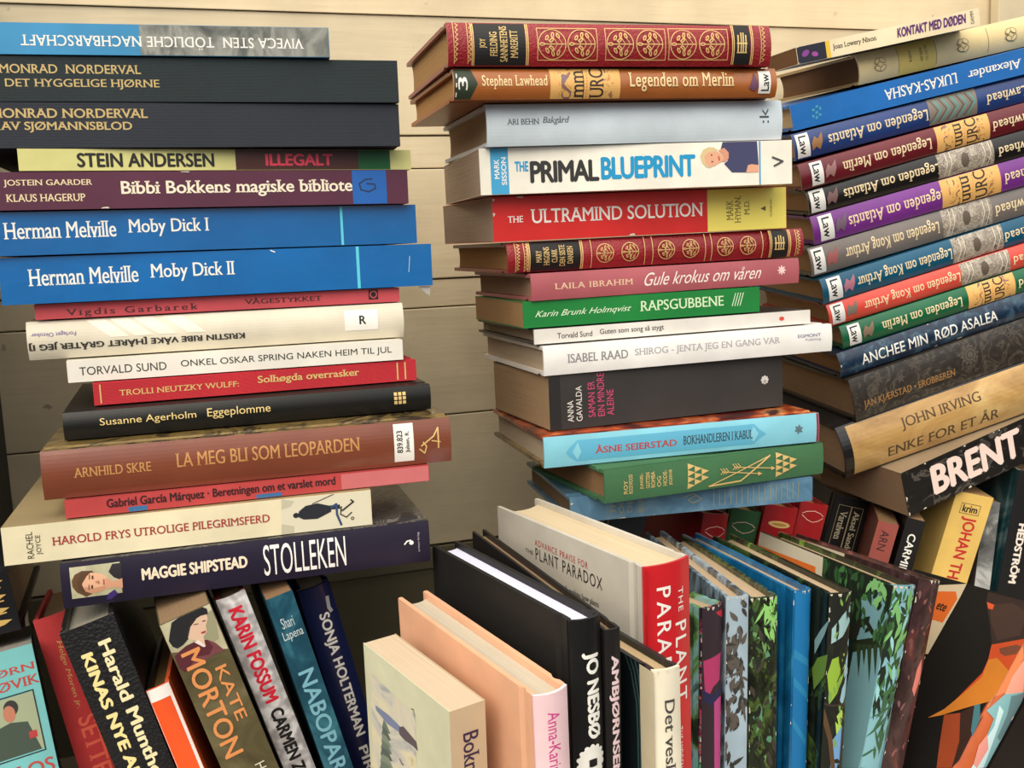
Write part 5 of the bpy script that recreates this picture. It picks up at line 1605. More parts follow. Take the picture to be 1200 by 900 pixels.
   ('picture_band','s',52,('E',.6017,.48,.0003,.0003,0)),
   ('picture_band','s',52,('E',.6031,.58,.0003,.0003,0)),
   ('picture_band','s',52,('E',.6045,.68,.0003,.0003,0)),
   ('picture_band','s',52,('E',.6058,.78,.0003,.0003,0)),
   ('picture_band','s',52,('E',.6072,.88,.0003,.0003,0)),
   ('author_name','s',109,('T','Stephen Lawhead',0.7078,1.0098,0.24,0.74,180,{'serif': True,'wt': 0.012,'sp': 1.08})),
   ('emblem','s',115,('P',[(.0867,.5),(.1001,.75),(.1103,.62),(.1296,.85),(.127,.5),(.1159,.2),(.1028,.35),(.0883,.22)])),
   ('library_label','s',114,('R',.0373,.0805,.06,.94)),
   ('library_label','s',13,('T','Law',0.0451,0.0729,0.16,0.86,-90,{'wt': 0.02})),
  ], 0.0028, None),
 ('hardcover_book', 'black library book with a grey carved band in the slanting series', 'books lying flat in the slanting right stack',
  (0.47471, 0.69337, 0.41472), [(0.960049, -0.172259, 0.220528), (0.159831, 0.98443, 0.073149), (-0.229695, -0.034979, 0.972634)], (0.23505, 0.01982, 0.13502), 'hard',
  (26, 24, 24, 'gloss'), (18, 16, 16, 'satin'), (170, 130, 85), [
   ('title','s',109,('T','Legenden om Atlantis',0.128,0.4809,0.24,0.8,180,{'serif': True,'wt': 0.012,'sp': 1.08})),
   ('picture_band','s','initial_grey',('R',.4743,.6806,0,1)),
   ('picture_band','s',116,('E',.573,.5,.0035,.006,0)),
   ('picture_band','s',117,('L',[(.4928,.05),(.5072,.5),(.505,.95)],.0006)),
   ('picture_band','s',117,('L',[(.5093,.05),(.5236,.5),(.5214,.95)],.0006)),
   ('picture_band','s',117,('L',[(.6334,.05),(.6474,.5),(.6449,.95)],.0006)),
   ('picture_band','s',117,('L',[(.6541,.05),(.6681,.5),(.6656,.95)],.0006)),
   ('author_name','s',109,('T','Stephen Lawhead',0.6964,0.9929,0.24,0.74,180,{'serif': True,'wt': 0.012,'sp': 1.08})),
   ('emblem','s',118,('P',[(.0659,.5),(.0791,.75),(.0894,.62),(.1084,.85),(.106,.5),(.0952,.2),(.0821,.35),(.0677,.22)])),
   ('library_label','s',114,('R',.0075,.0598,.06,.94)),
   ('library_label','s',13,('T','Law',0.0199,0.0476,0.16,0.86,-90,{'wt': 0.02})),
  ], 0.0028, None),
 ('hardcover_book', 'violet library book with a gold picture band in the slanting series', 'books lying flat in the slanting right stack',
  (0.48067, 0.69493, 0.39141), [(0.958343, -0.17882, 0.222714), (0.165919, 0.983245, 0.075504), (-0.232484, -0.035406, 0.971956)], (0.23505, 0.02293, 0.13502), 'hard',
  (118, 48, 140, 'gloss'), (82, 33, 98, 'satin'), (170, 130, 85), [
   ('title','s',109,('T','Legenden om Atlantis',0.1291,0.4867,0.24,0.8,180,{'serif': True,'wt': 0.012,'sp': 1.08})),
   ('picture_band','s',50,('R',.4706,.6902,0,1)),
   ('picture_band','s','initial_gold',('R',.4968,.5362,0,1)),
   ('picture_band','s','initial_gold',('R',.6373,.6681,0,1)),
   ('picture_band','s',51,('T','uuu',0.5447,0.5754,0.02,0.95,90,{'serif': True})),
   ('picture_band','s',51,('T','URC',0.5933,0.6373,0.02,0.98,90,{'serif': True})),
   ('picture_band','s',52,('E',.5781,.08,.0003,.0003,0)),
   ('picture_band','s',52,('E',.5796,.18,.0003,.0003,0)),
   ('picture_band','s',52,('E',.5811,.28,.0003,.0003,0)),
   ('picture_band','s',52,('E',.5826,.38,.0003,.0003,0)),
   ('picture_band','s',52,('E',.5842,.48,.0003,.0003,0)),
   ('picture_band','s',52,('E',.5857,.58,.0003,.0003,0)),
   ('picture_band','s',52,('E',.5872,.68,.0003,.0003,0)),
   ('picture_band','s',52,('E',.5887,.78,.0003,.0003,0)),
   ('picture_band','s',52,('E',.5902,.88,.0003,.0003,0)),
   ('author_name','s',109,('T','Stephen Lawhead',0.7029,0.9999,0.24,0.74,180,{'serif': True,'wt': 0.012,'sp': 1.08})),
   ('emblem','s',119,('P',[(.0791,.5),(.093,.75),(.103,.62),(.1227,.85),(.1195,.5),(.1078,.2),(.095,.35),(.0802,.22)])),
   ('library_label','s',114,('R',.0234,.0729,.06,.94)),
   ('library_label','s',13,('T','Law',0.0344,0.0623,0.16,0.86,-90,{'wt': 0.02})),
  ], 0.0028, None),
 ('hardcover_book', 'taupe-grey library book with a carved band in the slanting series', 'books lying flat in the slanting right stack',
  (0.48006, 0.697, 0.36618), [(0.96025, -0.162908, 0.226675), (0.150011, 0.985976, 0.073123), (-0.235408, -0.036213, 0.971222)], (0.23501, 0.02323, 0.13504), 'hard',
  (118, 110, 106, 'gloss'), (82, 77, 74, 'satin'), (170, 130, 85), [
   ('title','s',109,('T','Legenden om Kong Arthur',0.1268,0.4777,0.24,0.8,180,{'serif': True,'wt': 0.012,'sp': 1.08})),
   ('picture_band','s','initial_grey',('R',.4903,.6786,0,1)),
   ('picture_band','s',116,('E',.5804,.5,.0035,.006,0)),
   ('picture_band','s',117,('L',[(.5054,.05),(.5203,.5),(.5201,.95)],.0006)),
   ('picture_band','s',117,('L',[(.5205,.05),(.5353,.5),(.5351,.95)],.0006)),
   ('picture_band','s',117,('L',[(.6338,.05),(.6483,.5),(.6478,.95)],.0006)),
   ('picture_band','s',117,('L',[(.6527,.05),(.6672,.5),(.6666,.95)],.0006)),
   ('author_name','s',109,('T','Stephen Lawhead',0.6882,0.9916,0.24,0.74,180,{'serif': True,'wt': 0.012,'sp': 1.08})),
   ('emblem','s',120,('P',[(.0572,.5),(.0714,.75),(.0815,.62),(.1015,.85),(.0981,.5),(.0861,.2),(.0732,.35),(.0581,.22)])),
   ('library_label','s',114,('R',.007,.0509,.06,.94)),
   ('library_label','s',13,('T','Law',0.015,0.0432,0.16,0.86,-90,{'wt': 0.02})),
  ], 0.0028, None),
 ('hardcover_book', 'teal-blue library book with a grey carved band in the slanting series', 'books lying flat in the slanting right stack',
  (0.48545, 0.68927, 0.3442), [(0.96351, -0.130092, 0.233931), (0.117391, 0.99079, 0.067484), (-0.240556, -0.037561, 0.969908)], (0.23503, 0.02077, 0.13499), 'hard',
  (8, 84, 116, 'gloss'), (5, 58, 81, 'satin'), (170, 130, 85), [
   ('title','s',109,('T','Legenden om Kong Arthur',0.1294,0.4918,0.24,0.8,180,{'serif': True,'wt': 0.012,'sp': 1.08})),
   ('picture_band','s','initial_grey',('R',.4948,.6917,0,1)),
   ('picture_band','s',116,('E',.5889,.5,.0035,.006,0)),
   ('picture_band','s',117,('L',[(.5115,.05),(.5261,.5),(.525,.95)],.0006)),
   ('picture_band','s',117,('L',[(.5272,.05),(.5418,.5),(.5406,.95)],.0006)),
   ('picture_band','s',117,('L',[(.6456,.05),(.66,.5),(.6585,.95)],.0006)),
   ('picture_band','s',117,('L',[(.6655,.05),(.6798,.5),(.6783,.95)],.0006)),
   ('author_name','s',109,('T','Stephen Lawhead',0.695,1.0084,0.24,0.74,180,{'serif': True,'wt': 0.012,'sp': 1.08})),
   ('emblem','s',121,('P',[(.0777,.5),(.0917,.75),(.1023,.62),(.1223,.85),(.1195,.5),(.1078,.2),(.0944,.35),(.0793,.22)])),
   ('library_label','s',114,('R',.0202,.0713,.06,.94)),
   ('library_label','s',13,('T','Law',0.0315,0.0603,0.16,0.86,-90,{'wt': 0.02})),
  ], 0.0028, None),
 ('hardcover_book', 'coral-red library book with a grey carved band in the slanting series', 'books lying flat in the slanting right stack',
  (0.49275, 0.69176, 0.3256), [(0.958773, -0.159739, 0.235029), (0.146146, 0.986471, 0.074274), (-0.243713, -0.036864, 0.969146)], (0.23502, 0.01872, 0.13502), 'hard',
  (222, 78, 64, 'gloss'), (155, 54, 44, 'satin'), (170, 130, 85), [
   ('title','s',109,('T','Legenden om Kong Arthur',0.1312,0.4961,0.24,0.8,180,{'serif': True,'wt': 0.012,'sp': 1.08})),
   ('picture_band','s','initial_grey',('R',.4991,.6865,0,1)),
   ('picture_band','s',116,('E',.5888,.5,.0035,.006,0)),
   ('picture_band','s',117,('L',[(.5155,.05),(.529,.5),(.5275,.95)],.0006)),
   ('picture_band','s',117,('L',[(.5304,.05),(.5439,.5),(.5424,.95)],.0006)),
   ('picture_band','s',117,('L',[(.6431,.05),(.6563,.5),(.6546,.95)],.0006)),
   ('picture_band','s',117,('L',[(.6619,.05),(.6752,.5),(.6733,.95)],.0006)),
   ('author_name','s',109,('T','Stephen Lawhead',0.6963,1.0034,0.24,0.74,180,{'serif': True,'wt': 0.012,'sp': 1.08})),
   ('emblem','s',122,('P',[(.064,.5),(.0774,.75),(.0881,.62),(.1076,.85),(.1054,.5),(.0943,.2),(.0807,.35),(.0659,.22)])),
   ('library_label','s',114,('R',.01,.0576,.06,.94)),
   ('library_label','s',13,('T','Law',0.0197,0.0482,0.16,0.86,-90,{'wt': 0.02})),
  ], 0.0028, None),
 ('hardcover_book', 'green library book with a gold picture band, lowest of the slanting blackletter series', 'books lying flat in the slanting right stack',
  (0.50366, 0.68925, 0.30704), [(0.958622, -0.154967, 0.238809), (0.141172, 0.987221, 0.073933), (-0.247214, -0.03716, 0.968248)], (0.23502, 0.01931, 0.13502), 'hard',
  (18, 98, 62, 'gloss'), (12, 68, 43, 'satin'), (170, 130, 85), [
   ('title','s',109,('T','Legenden om Merlin',0.1496,0.456,0.24,0.8,180,{'serif': True,'wt': 0.012,'sp': 1.08})),
   ('picture_band','s',50,('R',.4787,.6611,0,1)),
   ('picture_band','s','initial_gold',('R',.5005,.5332,0,1)),
   ('picture_band','s','initial_gold',('R',.6171,.6428,0,1)),
   ('picture_band','s',51,('T','uuu',0.5403,0.5658,0.02,0.95,90,{'serif': True})),
   ('picture_band','s',51,('T','URC',0.5806,0.6171,0.02,0.98,90,{'serif': True})),
   ('picture_band','s',52,('E',.5676,.08,.0003,.0003,0)),
   ('picture_band','s',52,('E',.5689,.18,.0003,.0003,0)),
   ('picture_band','s',52,('E',.5703,.28,.0003,.0003,0)),
   ('picture_band','s',52,('E',.5717,.38,.0003,.0003,0)),
   ('picture_band','s',52,('E',.573,.48,.0003,.0003,0)),
   ('picture_band','s',52,('E',.5744,.58,.0003,.0003,0)),
   ('picture_band','s',52,('E',.5758,.68,.0003,.0003,0)),
   ('picture_band','s',52,('E',.5771,.78,.0003,.0003,0)),
   ('picture_band','s',52,('E',.5785,.88,.0003,.0003,0)),
   ('author_name','s',109,('T','Stephen Lawhead',0.671,0.981,0.24,0.74,180,{'serif': True,'wt': 0.012,'sp': 1.08})),
   ('emblem','s',123,('P',[(.0753,.5),(.0889,.75),(.0997,.62),(.1195,.85),(.1171,.5),(.1058,.2),(.0921,.35),(.0772,.22)])),
   ('library_label','s',114,('R',.024,.0688,.06,.94)),
   ('library_label','s',13,('T','Law',0.0321,0.061,0.16,0.86,-90,{'wt': 0.02})),
  ], 0.0028, None),
 ('hardcover_book', 'dark blue book with wide white capitals just below the green one, slanting', 'books lying flat in the slanting right stack',
  (0.50158, 0.68879, 0.28395), [(0.960156, -0.137863, 0.243092), (0.124143, 0.989724, 0.07096), (-0.250377, -0.037954, 0.967404)], (0.24, 0.0206, 0.14001), 'hard',
  'navy_weave', (24, 36, 54), (150, 110, 70), [
   ('author_name','s',0,('T','ANCHEE MIN',0.079,0.3267,0.26,0.7,0,{'wt': 0.01})),
   ('title','s',0,('T','RØD ASALEA',0.356,0.5957,0.26,0.7,0,{'wt': 0.01})),
  ], 0.003, {'worn': 4}),
 ('hardcover_book', 'thick dark brown patterned book with bronze lettering above the gold-panelled one', 'books lying flat in the slanting right stack',
  (0.51218, 0.6837, 0.24835), [(0.963496, -0.098598, 0.248906), (0.08551, 0.994351, 0.062885), (-0.2537, -0.039306, 0.966484)], (0.23501, 0.03565, 0.14001), 'hard',
  'bronze_flower', (50, 44, 40), (160, 126, 88), [
   ('author_name','s',124,('T','JAN KJÆRSTAD • EROBREREN',0.0358,0.4001,0.2,0.42,0,{'serif': True})),
   ('ornament','s',125,('E',.4644,.62,.0085,.0022,0)),
   ('ornament','s',125,('E',.4644,.62,.0085,.0022,30)),
   ('ornament','s',125,('E',.4644,.62,.0085,.0022,60)),
   ('ornament','s',125,('E',.4644,.62,.0085,.0022,90)),
   ('ornament','s',125,('E',.4644,.62,.0085,.0022,120)),
   ('ornament','s',125,('E',.4644,.62,.0085,.0022,150)),
   ('ornament','s',29,('O',.4677,.62,.0035,.0008)),
   ('ornament','s',29,('O',.4677,.62,.006,.0006)),
   ('ornament','s',126,('E',.1081,.8,.0045,.0012,0)),
   ('ornament','s',126,('E',.1081,.8,.0045,.0012,60)),
   ('ornament','s',126,('E',.1081,.8,.0045,.0012,120)),
   ('ornament','s',126,('E',.1876,.65,.0045,.0012,0)),
   ('ornament','s',126,('E',.1876,.65,.0045,.0012,60)),
   ('ornament','s',126,('E',.1876,.65,.0045,.0012,120)),
   ('ornament','s',126,('E',.2444,.85,.0045,.0012,0)),
   ('ornament','s',126,('E',.2444,.85,.0045,.0012,60)),
   ('ornament','s',126,('E',.2444,.85,.0045,.0012,120)),
   ('ornament','s',126,('E',.6404,.8,.0045,.0012,0)),
   ('ornament','s',126,('E',.6404,.8,.0045,.0012,60)),
   ('ornament','s',126,('E',.6404,.8,.0045,.0012,120)),
  ], 0.002, None),
 ('hardcover_book', 'thick black book with a wide worn gold spine panel', 'books lying flat in the slanting right stack',
  (0.50653, 0.68616, 0.19926), [(0.960819, -0.122438, 0.248668), (0.108302, 0.991664, 0.069806), (-0.255143, -0.04014, 0.96607)], (0.235, 0.04516, 0.15), 'hard',
  (26, 24, 26, 'gloss'), (26, 24, 26, 'satin'), (190, 160, 120), [
   ('title_panel','s','gold_leafing',('R',.0341,1,.03,.97)),
   ('author_name','s',127,('T','JOHN IRVING',0.231,0.5467,0.56,0.8,0,{'serif': True})),
   ('title','s',127,('T','ENKE FOR ET ÅR',0.1658,0.6096,0.16,0.42,0,{'serif': True})),
  ], 0.007, None),
 ('paperback_book', 'scuffed black paperback with huge pinkish-white BRENT lettering, lowest of the right stack', 'books lying flat in the slanting right stack',
  (0.54979, 0.66708, 0.1688), [(0.965929, 0.016741, 0.258265), (-0.026933, 0.99899, 0.035979), (-0.257402, -0.041709, 0.965404)], (0.19, 0.03868, 0.115), 'paper',
  'worn_black', (150, 130, 105), (170, 136, 98), [
   ('title','s',128,('T','BRENT',0.1469,0.6477,0.2,0.86,0,{'wt': 0.045})),
  ], 0, {'worn': 8}),
 ('hardcover_book', 'black book end with gold leaf shapes at the far left frame edge', 'books leaning under the left stack',
  (-0.29407, 0.56774, 0.18536), [(0.992363, 0.043072, 0.115586), (-0.042048, 0.999052, -0.01128), (-0.115963, 0.006334, 0.993233)], (0.2, 0.03334, 0.12), 'hard',
  (24, 24, 28, 'satin'), (24, 24, 28), (205, 180, 140), [
   ('ornament','s',129,('P',[(.895,.81),(.935,.77),(.965,.8),(.985,.86),(.955,.89),(.895,.88)])),
   ('ornament','s',129,('L',[(.895,.96),(.975,.99)],.0007)),
   ('ornament','s',129,('P',[(.895,.57),(.935,.53),(.965,.56),(.985,.62),(.955,.65),(.895,.64)])),
   ('ornament','s',129,('L',[(.895,.72),(.975,.75)],.0007)),
   ('ornament','s',129,('P',[(.895,.35),(.935,.31),(.965,.34),(.985,.4),(.955,.43),(.895,.42)])),
   ('ornament','s',129,('L',[(.895,.5),(.975,.53)],.0007)),
   ('ornament','s',129,('P',[(.895,.15),(.935,.11),(.965,.14),(.985,.2),(.955,.23),(.895,.22)])),
   ('ornament','s',129,('L',[(.895,.3),(.975,.33)],.0007)),
  ], 0, None),
 ('paperback_book', 'pale turquoise book with a square picture of a man in green uniform', 'books leaning under the left stack',
  (-0.11864, 0.55084, 0.20402), [(0.131239, -0.218808, -0.966902), (-0.147637, 0.960147, -0.237319), (0.980296, 0.173896, 0.093705)], (0.21096, 0.03104, 0.12471), 'paper',
  (112, 180, 182, 'satin'), (110, 150, 140), (150, 140, 120), [
   ('author_name','s',130,('T','BJØRN',0.0432,0.0664,0.12,0.98,90,{'serif': True})),
   ('author_name','s',130,('T','LØVIK',0.073,0.0961,0.2,1,90,{'serif': True})),
   ('picture','s',131,('R',.1122,.2524,.02,.86)),
   ('picture','s',13,('F',.108,.2587,-.05,.88,.0006)),
   ('picture','s',132,('P',[(.1834,.1),(.1709,.45),(.1793,.7),(.2524,.82),(.2524,.05)])),
   ('picture','s',19,('E',.1374,.5,.004,.0034,0)),
   ('picture','s',133,('E',.15,.46,.0042,.0028,0)),
   ('picture','s',134,('R',.2044,.2211,.68,.8)),
   ('title','s',130,('T','KAOS',0.2767,0.3101,0.1,0.95,90,{'serif': True})),
  ], 0, None),
 ('hardcover_book', 'red cloth book with faded gold lettering leaning beside the turquoise one', 'books leaning under the left stack',
  (-0.08956, 0.57419, 0.21232), [(0.199393, -0.155141, -0.967561), (-0.071146, 0.98249, -0.172196), (0.977333, 0.103173, 0.184864)], (0.21905, 0.01889, 0.13516), 'hard',
  (168, 40, 42, 'cloth'), (158, 36, 40, 'cloth'), (120, 95, 65), [
   ('author_name','s',135,('T','Leonid',0.0801,0.1622,0.72,0.9,0,{'serif': True})),
   ('author_name','s',136,('T','Helge Moren jr.',0.0625,0.2394,0.4,0.56,0,{'serif': True,'shear': 0.2})),
   ('title','s',137,('T','SETTE',0.2615,0.4109,0.35,0.85,0,{'serif': True,'wt': 0.02})),
  ], 0.002, None),
 ('hardcover_book', 'black leather-grained book with two columns of cream bold lettering, leaning', 'books leaning under the left stack',
  (-0.0699, 0.5189, 0.22177), [(0.256358, -0.019163, -0.966392), (-0.035258, 0.998953, -0.029162), (0.965939, 0.041549, 0.255414)], (0.2293, 0.02582, 0.14), 'hard',
  (24, 24, 26, 'leather'), (20, 20, 22, 'leather'), (150, 140, 115), [
   ('author_name','s',138,('T','Harald Munthe',0.0461,0.3814,0.56,0.8,0,{'wt': 0.035})),
   ('title','s',139,('T','KINAS NYE ANSIKT',0.0598,0.4735,0.2,0.42,0,{'wt': 0.05})),
  ], 0.001, None),
 ('hardcover_book', 'orange book with white borders wedged beside the black leather-grained one', 'books leaning under the left stack',
  (-0.03331, 0.52117, 0.18533), [(0.279376, -0.148286, -0.948662), (0.019361, 0.988672, -0.148838), (0.959987, 0.023215, 0.279082)], (0.19556, 0.01171, 0.13526), 'hard',
  (226, 84, 36, 'satin'), [(24, 22, 22), (226, 96, 52)], (120, 90, 50), [
   ('spine_band','s',140,('R',0,.035,0,1)),
   ('spine_band','s',13,('R',.5,1,0,1)),
   ('spine_band','s',140,('R',0,1,.86,1)),
   ('spine_band','s',140,('R',0,1,0,.03)),
  ], 0.001, None),
 ('paperback_book', 'olive book with a hatted woman portrait at the head of its leaning spine', 'books leaning under the left stack',
  (-0.02364, 0.51068, 0.2224), [(0.279122, 0.021363, -0.960018), (-0.078031, 0.996951, -0.000502), (0.95708, 0.075052, 0.279938)], (0.23095, 0.02564, 0.13942), 'paper',
  'map_olive', (88, 76, 52), (140, 110, 75), [
   ('portrait','s','portrait_bg',('P',[(-.0685,0),(-.014,1),(.1142,1),(.0674,0)])),
   ('portrait','s',141,('P',[(.0259,.5876),(.0154,1.0225),(.0839,.9107),(.0895,.5696),(.0512,.4217)])),
   ('portrait','s',142,('P',[(.0753,.0627),(.067,.308),(.0745,.7009),(.0884,.8144),(.115,.9269),(.1117,.6949),(.1211,.4217),(.1158,.1604)])),
   ('portrait','s',143,('P',[(.0785,.032),(.067,.308),(.0669,.5068),(.0745,.7009),(.0949,.7521),(.1078,.6275),(.1004,.4122),(.1223,.0987),(.1081,.0285)])),
   ('portrait','s',144,('P',[(.029,.4661),(.0152,.7511),(.0167,.8659),(.031,.857),(.0437,.7737),(.0574,.7512),(.0644,.6552),(.0876,.6241),(.0669,.5068),(.0534,.3743)])),
   ('portrait','s',145,('P',[(.0675,.4649),(.0659,.5501),(.0868,.627),(.0861,.581)])),
   ('portrait','s',146,('P',[(.0207,.4075),(.019,.5518),(.0204,.6659),(.0314,.5093),(.0538,.3809),(.0395,.3036)])),
   ('portrait','s',147,('P',[(.0284,.1065),(.0056,.2242),(-.0019,.4853),(-.0038,.8081),(.0095,.9145),(.0206,.8925),(.0179,.7541),(.0219,.5614),(.0401,.4004),(.0544,.3909),(.0621,.2655),(.0647,.1382),(.0559,.0704),(.0408,.0481)])),
   ('portrait','s',148,('P',[(.0526,.6396),(.0533,.741),(.0575,.7268),(.0574,.655)])),
   ('portrait','s',149,('P',[(.0292,.5762),(.0314,.6681),(.0333,.6577),(.0312,.5772)])),
   ('portrait','s',149,('P',[(.0299,.7488),(.0313,.8082),(.0334,.8011),(.0324,.7484)])),
   ('author_name','s',150,('T','KATE',0.1419,0.2785,0.62,0.84,0,{'wt': 0.01})),
   ('author_name','s',150,('T','MORTON',0.08,0.3502,0.14,0.52,0,{'wt': 0.02})),
   ('title','s',151,('T','HUSET',0.3919,0.4773,0.6,0.8,0,{})),
  ], 0, None),
 ('hardcover_book', 'silver-white book with red and black condensed lettering leaning fourth from the front corner', 'books leaning under the left stack',
  (0.00423, 0.52904, 0.22362), [(0.271088, 0.033497, -0.961972), (-0.084626, 0.996354, 0.010846), (0.958827, 0.078468, 0.272934)], (0.23053, 0.01553, 0.14018), 'hard',
  'silver_dots', (80, 20, 26), (150, 120, 85), [
   ('author_name','s',152,('T','KARIN FOSSUM',0.028,0.2777,0.24,0.74,0,{'wt': 0.05})),
   ('title','s',13,('T','CARMEN ZITA',0.2964,0.5238,0.26,0.72,0,{'wt': 0.05})),
  ], 0.002, None),
 ('paperback_book', 'teal-blue book with pale blue lettering leaning between the silver and the navy book', 'books leaning under the left stack',
  (0.02852, 0.5225, 0.22333), [(0.239596, 0.027693, -0.970478), (-0.074874, 0.997143, 0.009968), (0.967981, 0.070276, 0.240985)], (0.22899, 0.01446, 0.14), 'paper',
  'teal_grain', (30, 60, 76), (140, 105, 70), [
   ('author_name','s',153,('T','Shari',0.055,0.0815,0.25,0.7,90,{})),
   ('author_name','s',153,('T','Lapena',0.0876,0.1165,0.16,0.9,90,{})),
   ('title','s',154,('T','NABOPARET',0.1949,0.5344,0.22,0.82,0,{'wt': 0.02})),
  ], 0, None),
 ('hardcover_book', 'navy book with white condensed capitals, rightmost of the leaning books under the left stack', 'books leaning under the left stack',
  (0.04788, 0.55187, 0.21486), [(0.215143, 0.092828, -0.972161), (-0.08436, 0.993518, 0.076199), (0.972932, 0.065618, 0.221579)], (0.22022, 0.01826, 0.13957), 'hard',
  (24, 32, 72, 'gloss'), [(24, 32, 60), (20, 28, 56)], (196, 170, 125), [
   ('author_name','s',0,('T','SONJA HOLTERMAN',0.0761,0.4478,0.3,0.72,0,{'wt': 0.035})),
   ('title','s',0,('T','PIRAT',0.4799,0.6349,0.36,0.64,0,{'wt': 0.02})),
   ('cover_art','s',155,('L',[(.0392,.8),(.0676,.76),(.0791,.8)],.002)),
  ], 0.002, None),
 ('paperback_book', 'cream paperback with a pale painting on its cover, beside the peach hardcover', 'books standing at the front of the shelf',
  (0.09393, 0.39843, 0.20519), [(0.005044, 0.049384, -0.998767), (-0.264071, 0.963391, 0.046301), (0.96449, 0.263512, 0.0179)], (0.20523, 0.0178, 0.08506), 'paper',
  (206, 182, 150, 'satin'), [(206, 206, 176), (190, 170, 140)], (214, 186, 142), [
   ('title','s',156,('T','Bokmål',0.0598,0.1942,0.34,0.78,0,{'serif': True})),
   ('painting','b','painting',('P',[(.0649,.9074),(.0752,.3757),(.5211,.4488),(.6769,1.0645)])),
   ('painting','b',157,('P',[(.1404,.8808),(.135,.7048),(.1382,.5599),(.1557,.5849),(.1619,.7336),(.1523,.8732)])),
   ('painting','b',158,('P',[(.1422,.5814),(.13,.5273),(.14,.3816),(.16,.3671),(.1588,.4251),(.1635,.5258),(.1601,.5861)])),
   ('painting','b',159,('P',[(.1588,.776),(.164,.745),(.181,.6962),(.1936,.7859),(.1839,.805)])),
   ('painting','b',160,('P',[(.1782,.7858),(.1812,.7433),(.1981,.6945),(.2122,.7912),(.2035,.815)])),
   ('painting','b',161,('P',[(.1976,.7958),(.1983,.7417),(.2151,.6928),(.2309,.7965),(.2231,.8251)])),
   ('painting','b',159,('P',[(.2172,.8057),(.2156,.74),(.2323,.6911),(.2497,.8019),(.2429,.8352)])),
   ('painting','b',160,('P',[(.2369,.8158),(.2328,.7384),(.2494,.6894),(.2686,.8073),(.2628,.8454)])),
   ('painting','b',161,('P',[(.2567,.8259),(.2501,.7367),(.2667,.6877),(.2876,.8127),(.2827,.8556)])),
   ('painting','b',159,('P',[(.2766,.8361),(.2674,.7351),(.2839,.686),(.3066,.8181),(.3029,.866)])),
   ('painting','b',160,('P',[(.2966,.8463),(.2848,.7334),(.3012,.6843),(.3257,.8235),(.3231,.8763)])),
   ('painting','b',161,('P',[(.3168,.8566),(.3022,.7317),(.3185,.6826),(.3449,.829),(.3434,.8868)])),
   ('painting','b',162,('L',[(.0673,.4183),(.0643,.3923),(.078,.3821)],.0004)),
   ('painting','b',163,('L',[(.2235,.5924),(.2301,.5715),(.2294,.5467)],.0006)),
  ], 0, None),
 ('hardcover_book', 'peach hardcover with a pale pink spine and pink lettering at bottom centre', 'books standing at the front of the shelf',
  (0.12641, 0.37774, 0.21401), [(0.019839, 0.046632, -0.998715), (-0.232223, 0.971808, 0.040762), (0.97246, 0.231116, 0.030109)], (0.21371, 0.01719, 0.13469), 'hard',
  (244, 208, 214, 'satin'), (226, 172, 138, 'satin'), (206, 188, 150), [
   ('author_name','s',164,('T','Anna-Karin',0.039,0.1697,0.3,0.64,0,{})),
  ], 0.003, None),
 ('hardcover_book', 'large black hardcover with white page edges, between peach and slim black books', 'books standing at the front of the shelf',
  (0.14954, 0.39427, 0.23749), [(-0.007274, -0.009963, -0.999924), (-0.188758, 0.981988, -0.008411), (0.981997, 0.188683, -0.009023)], (0.23708, 0.0163, 0.14695), 'hard',
  (26, 26, 26, 'satin'), (28, 27, 26, 'matte'), (236, 230, 234), [
   ('author_name','s',0,('T','JO NESBØ',0.0644,0.2346,0.28,0.84,0,{'wt': 0.05})),
   ('badge','s',0,('E',.2791,.52,.0075,.0065,0)),
   ('badge','s',0,('E',.3095,.52,.0012,.0012,0)),
   ('badge','s',0,('E',.3065,.6876,.0012,.0012,0)),
   ('badge','s',0,('E',.2981,.822,.0012,.0012,0)),
   ('badge','s',0,('E',.2859,.8967,.0012,.0012,0)),
   ('badge','s',0,('E',.2724,.8968,.0012,.0012,0)),
   ('badge','s',0,('E',.2602,.8224,.0012,.0012,0)),
   ('badge','s',0,('E',.2518,.6882,.0012,.0012,0)),
   ('badge','s',0,('E',.2488,.5207,.0012,.0012,0)),
   ('badge','s',0,('E',.2517,.353,.0012,.0012,0)),
   ('badge','s',0,('E',.2601,.2184,.0012,.0012,0)),
   ('badge','s',0,('E',.2723,.1435,.0012,.0012,0)),
   ('badge','s',0,('E',.2858,.1431,.0012,.0012,0)),
   ('badge','s',0,('E',.298,.2172,.0012,.0012,0)),
   ('badge','s',0,('E',.3065,.3512,.0012,.0012,0)),
   ('badge','s',13,('T','1',0.2729,0.2882,0.4,0.66,90,{'wt': 0.04})),
  ], 0.003, None),
 ('hardcover_book', 'slim black book with pinkish capitals pressed against the large black hardcover', 'books standing at the front of the shelf',
  (0.16591, 0.39685, 0.23017), [(0.006592, 0.047082, -0.998869), (-0.106744, 0.993217, 0.046111), (0.994265, 0.106319, 0.011573)], (0.22995, 0.00798, 0.15676), 'hard',
  (34, 32, 32, 'satin'), (30, 28, 28, 'satin'), (150, 120, 85), [
   ('author_name','s',165,('T','AMBJØRNSEN',0.0542,0.3153,0.22,0.86,0,{'wt': 0.04})),
  ], 0.001, None),
 ('hardcover_book', 'low cream-spined book with wavy dark green stripes on its cover', 'books standing at the front of the shelf',
  (0.18455, 0.3875, 0.21176), [(-0.029777, -0.056251, -0.997973), (-0.080363, 0.995318, -0.053704), (0.996321, 0.078601, -0.034158)], (0.21163, 0.01448, 0.13765), 'hard',
  (230, 222, 200, 'satin'), (20, 27, 31, 'satin'), (206, 172, 118), [
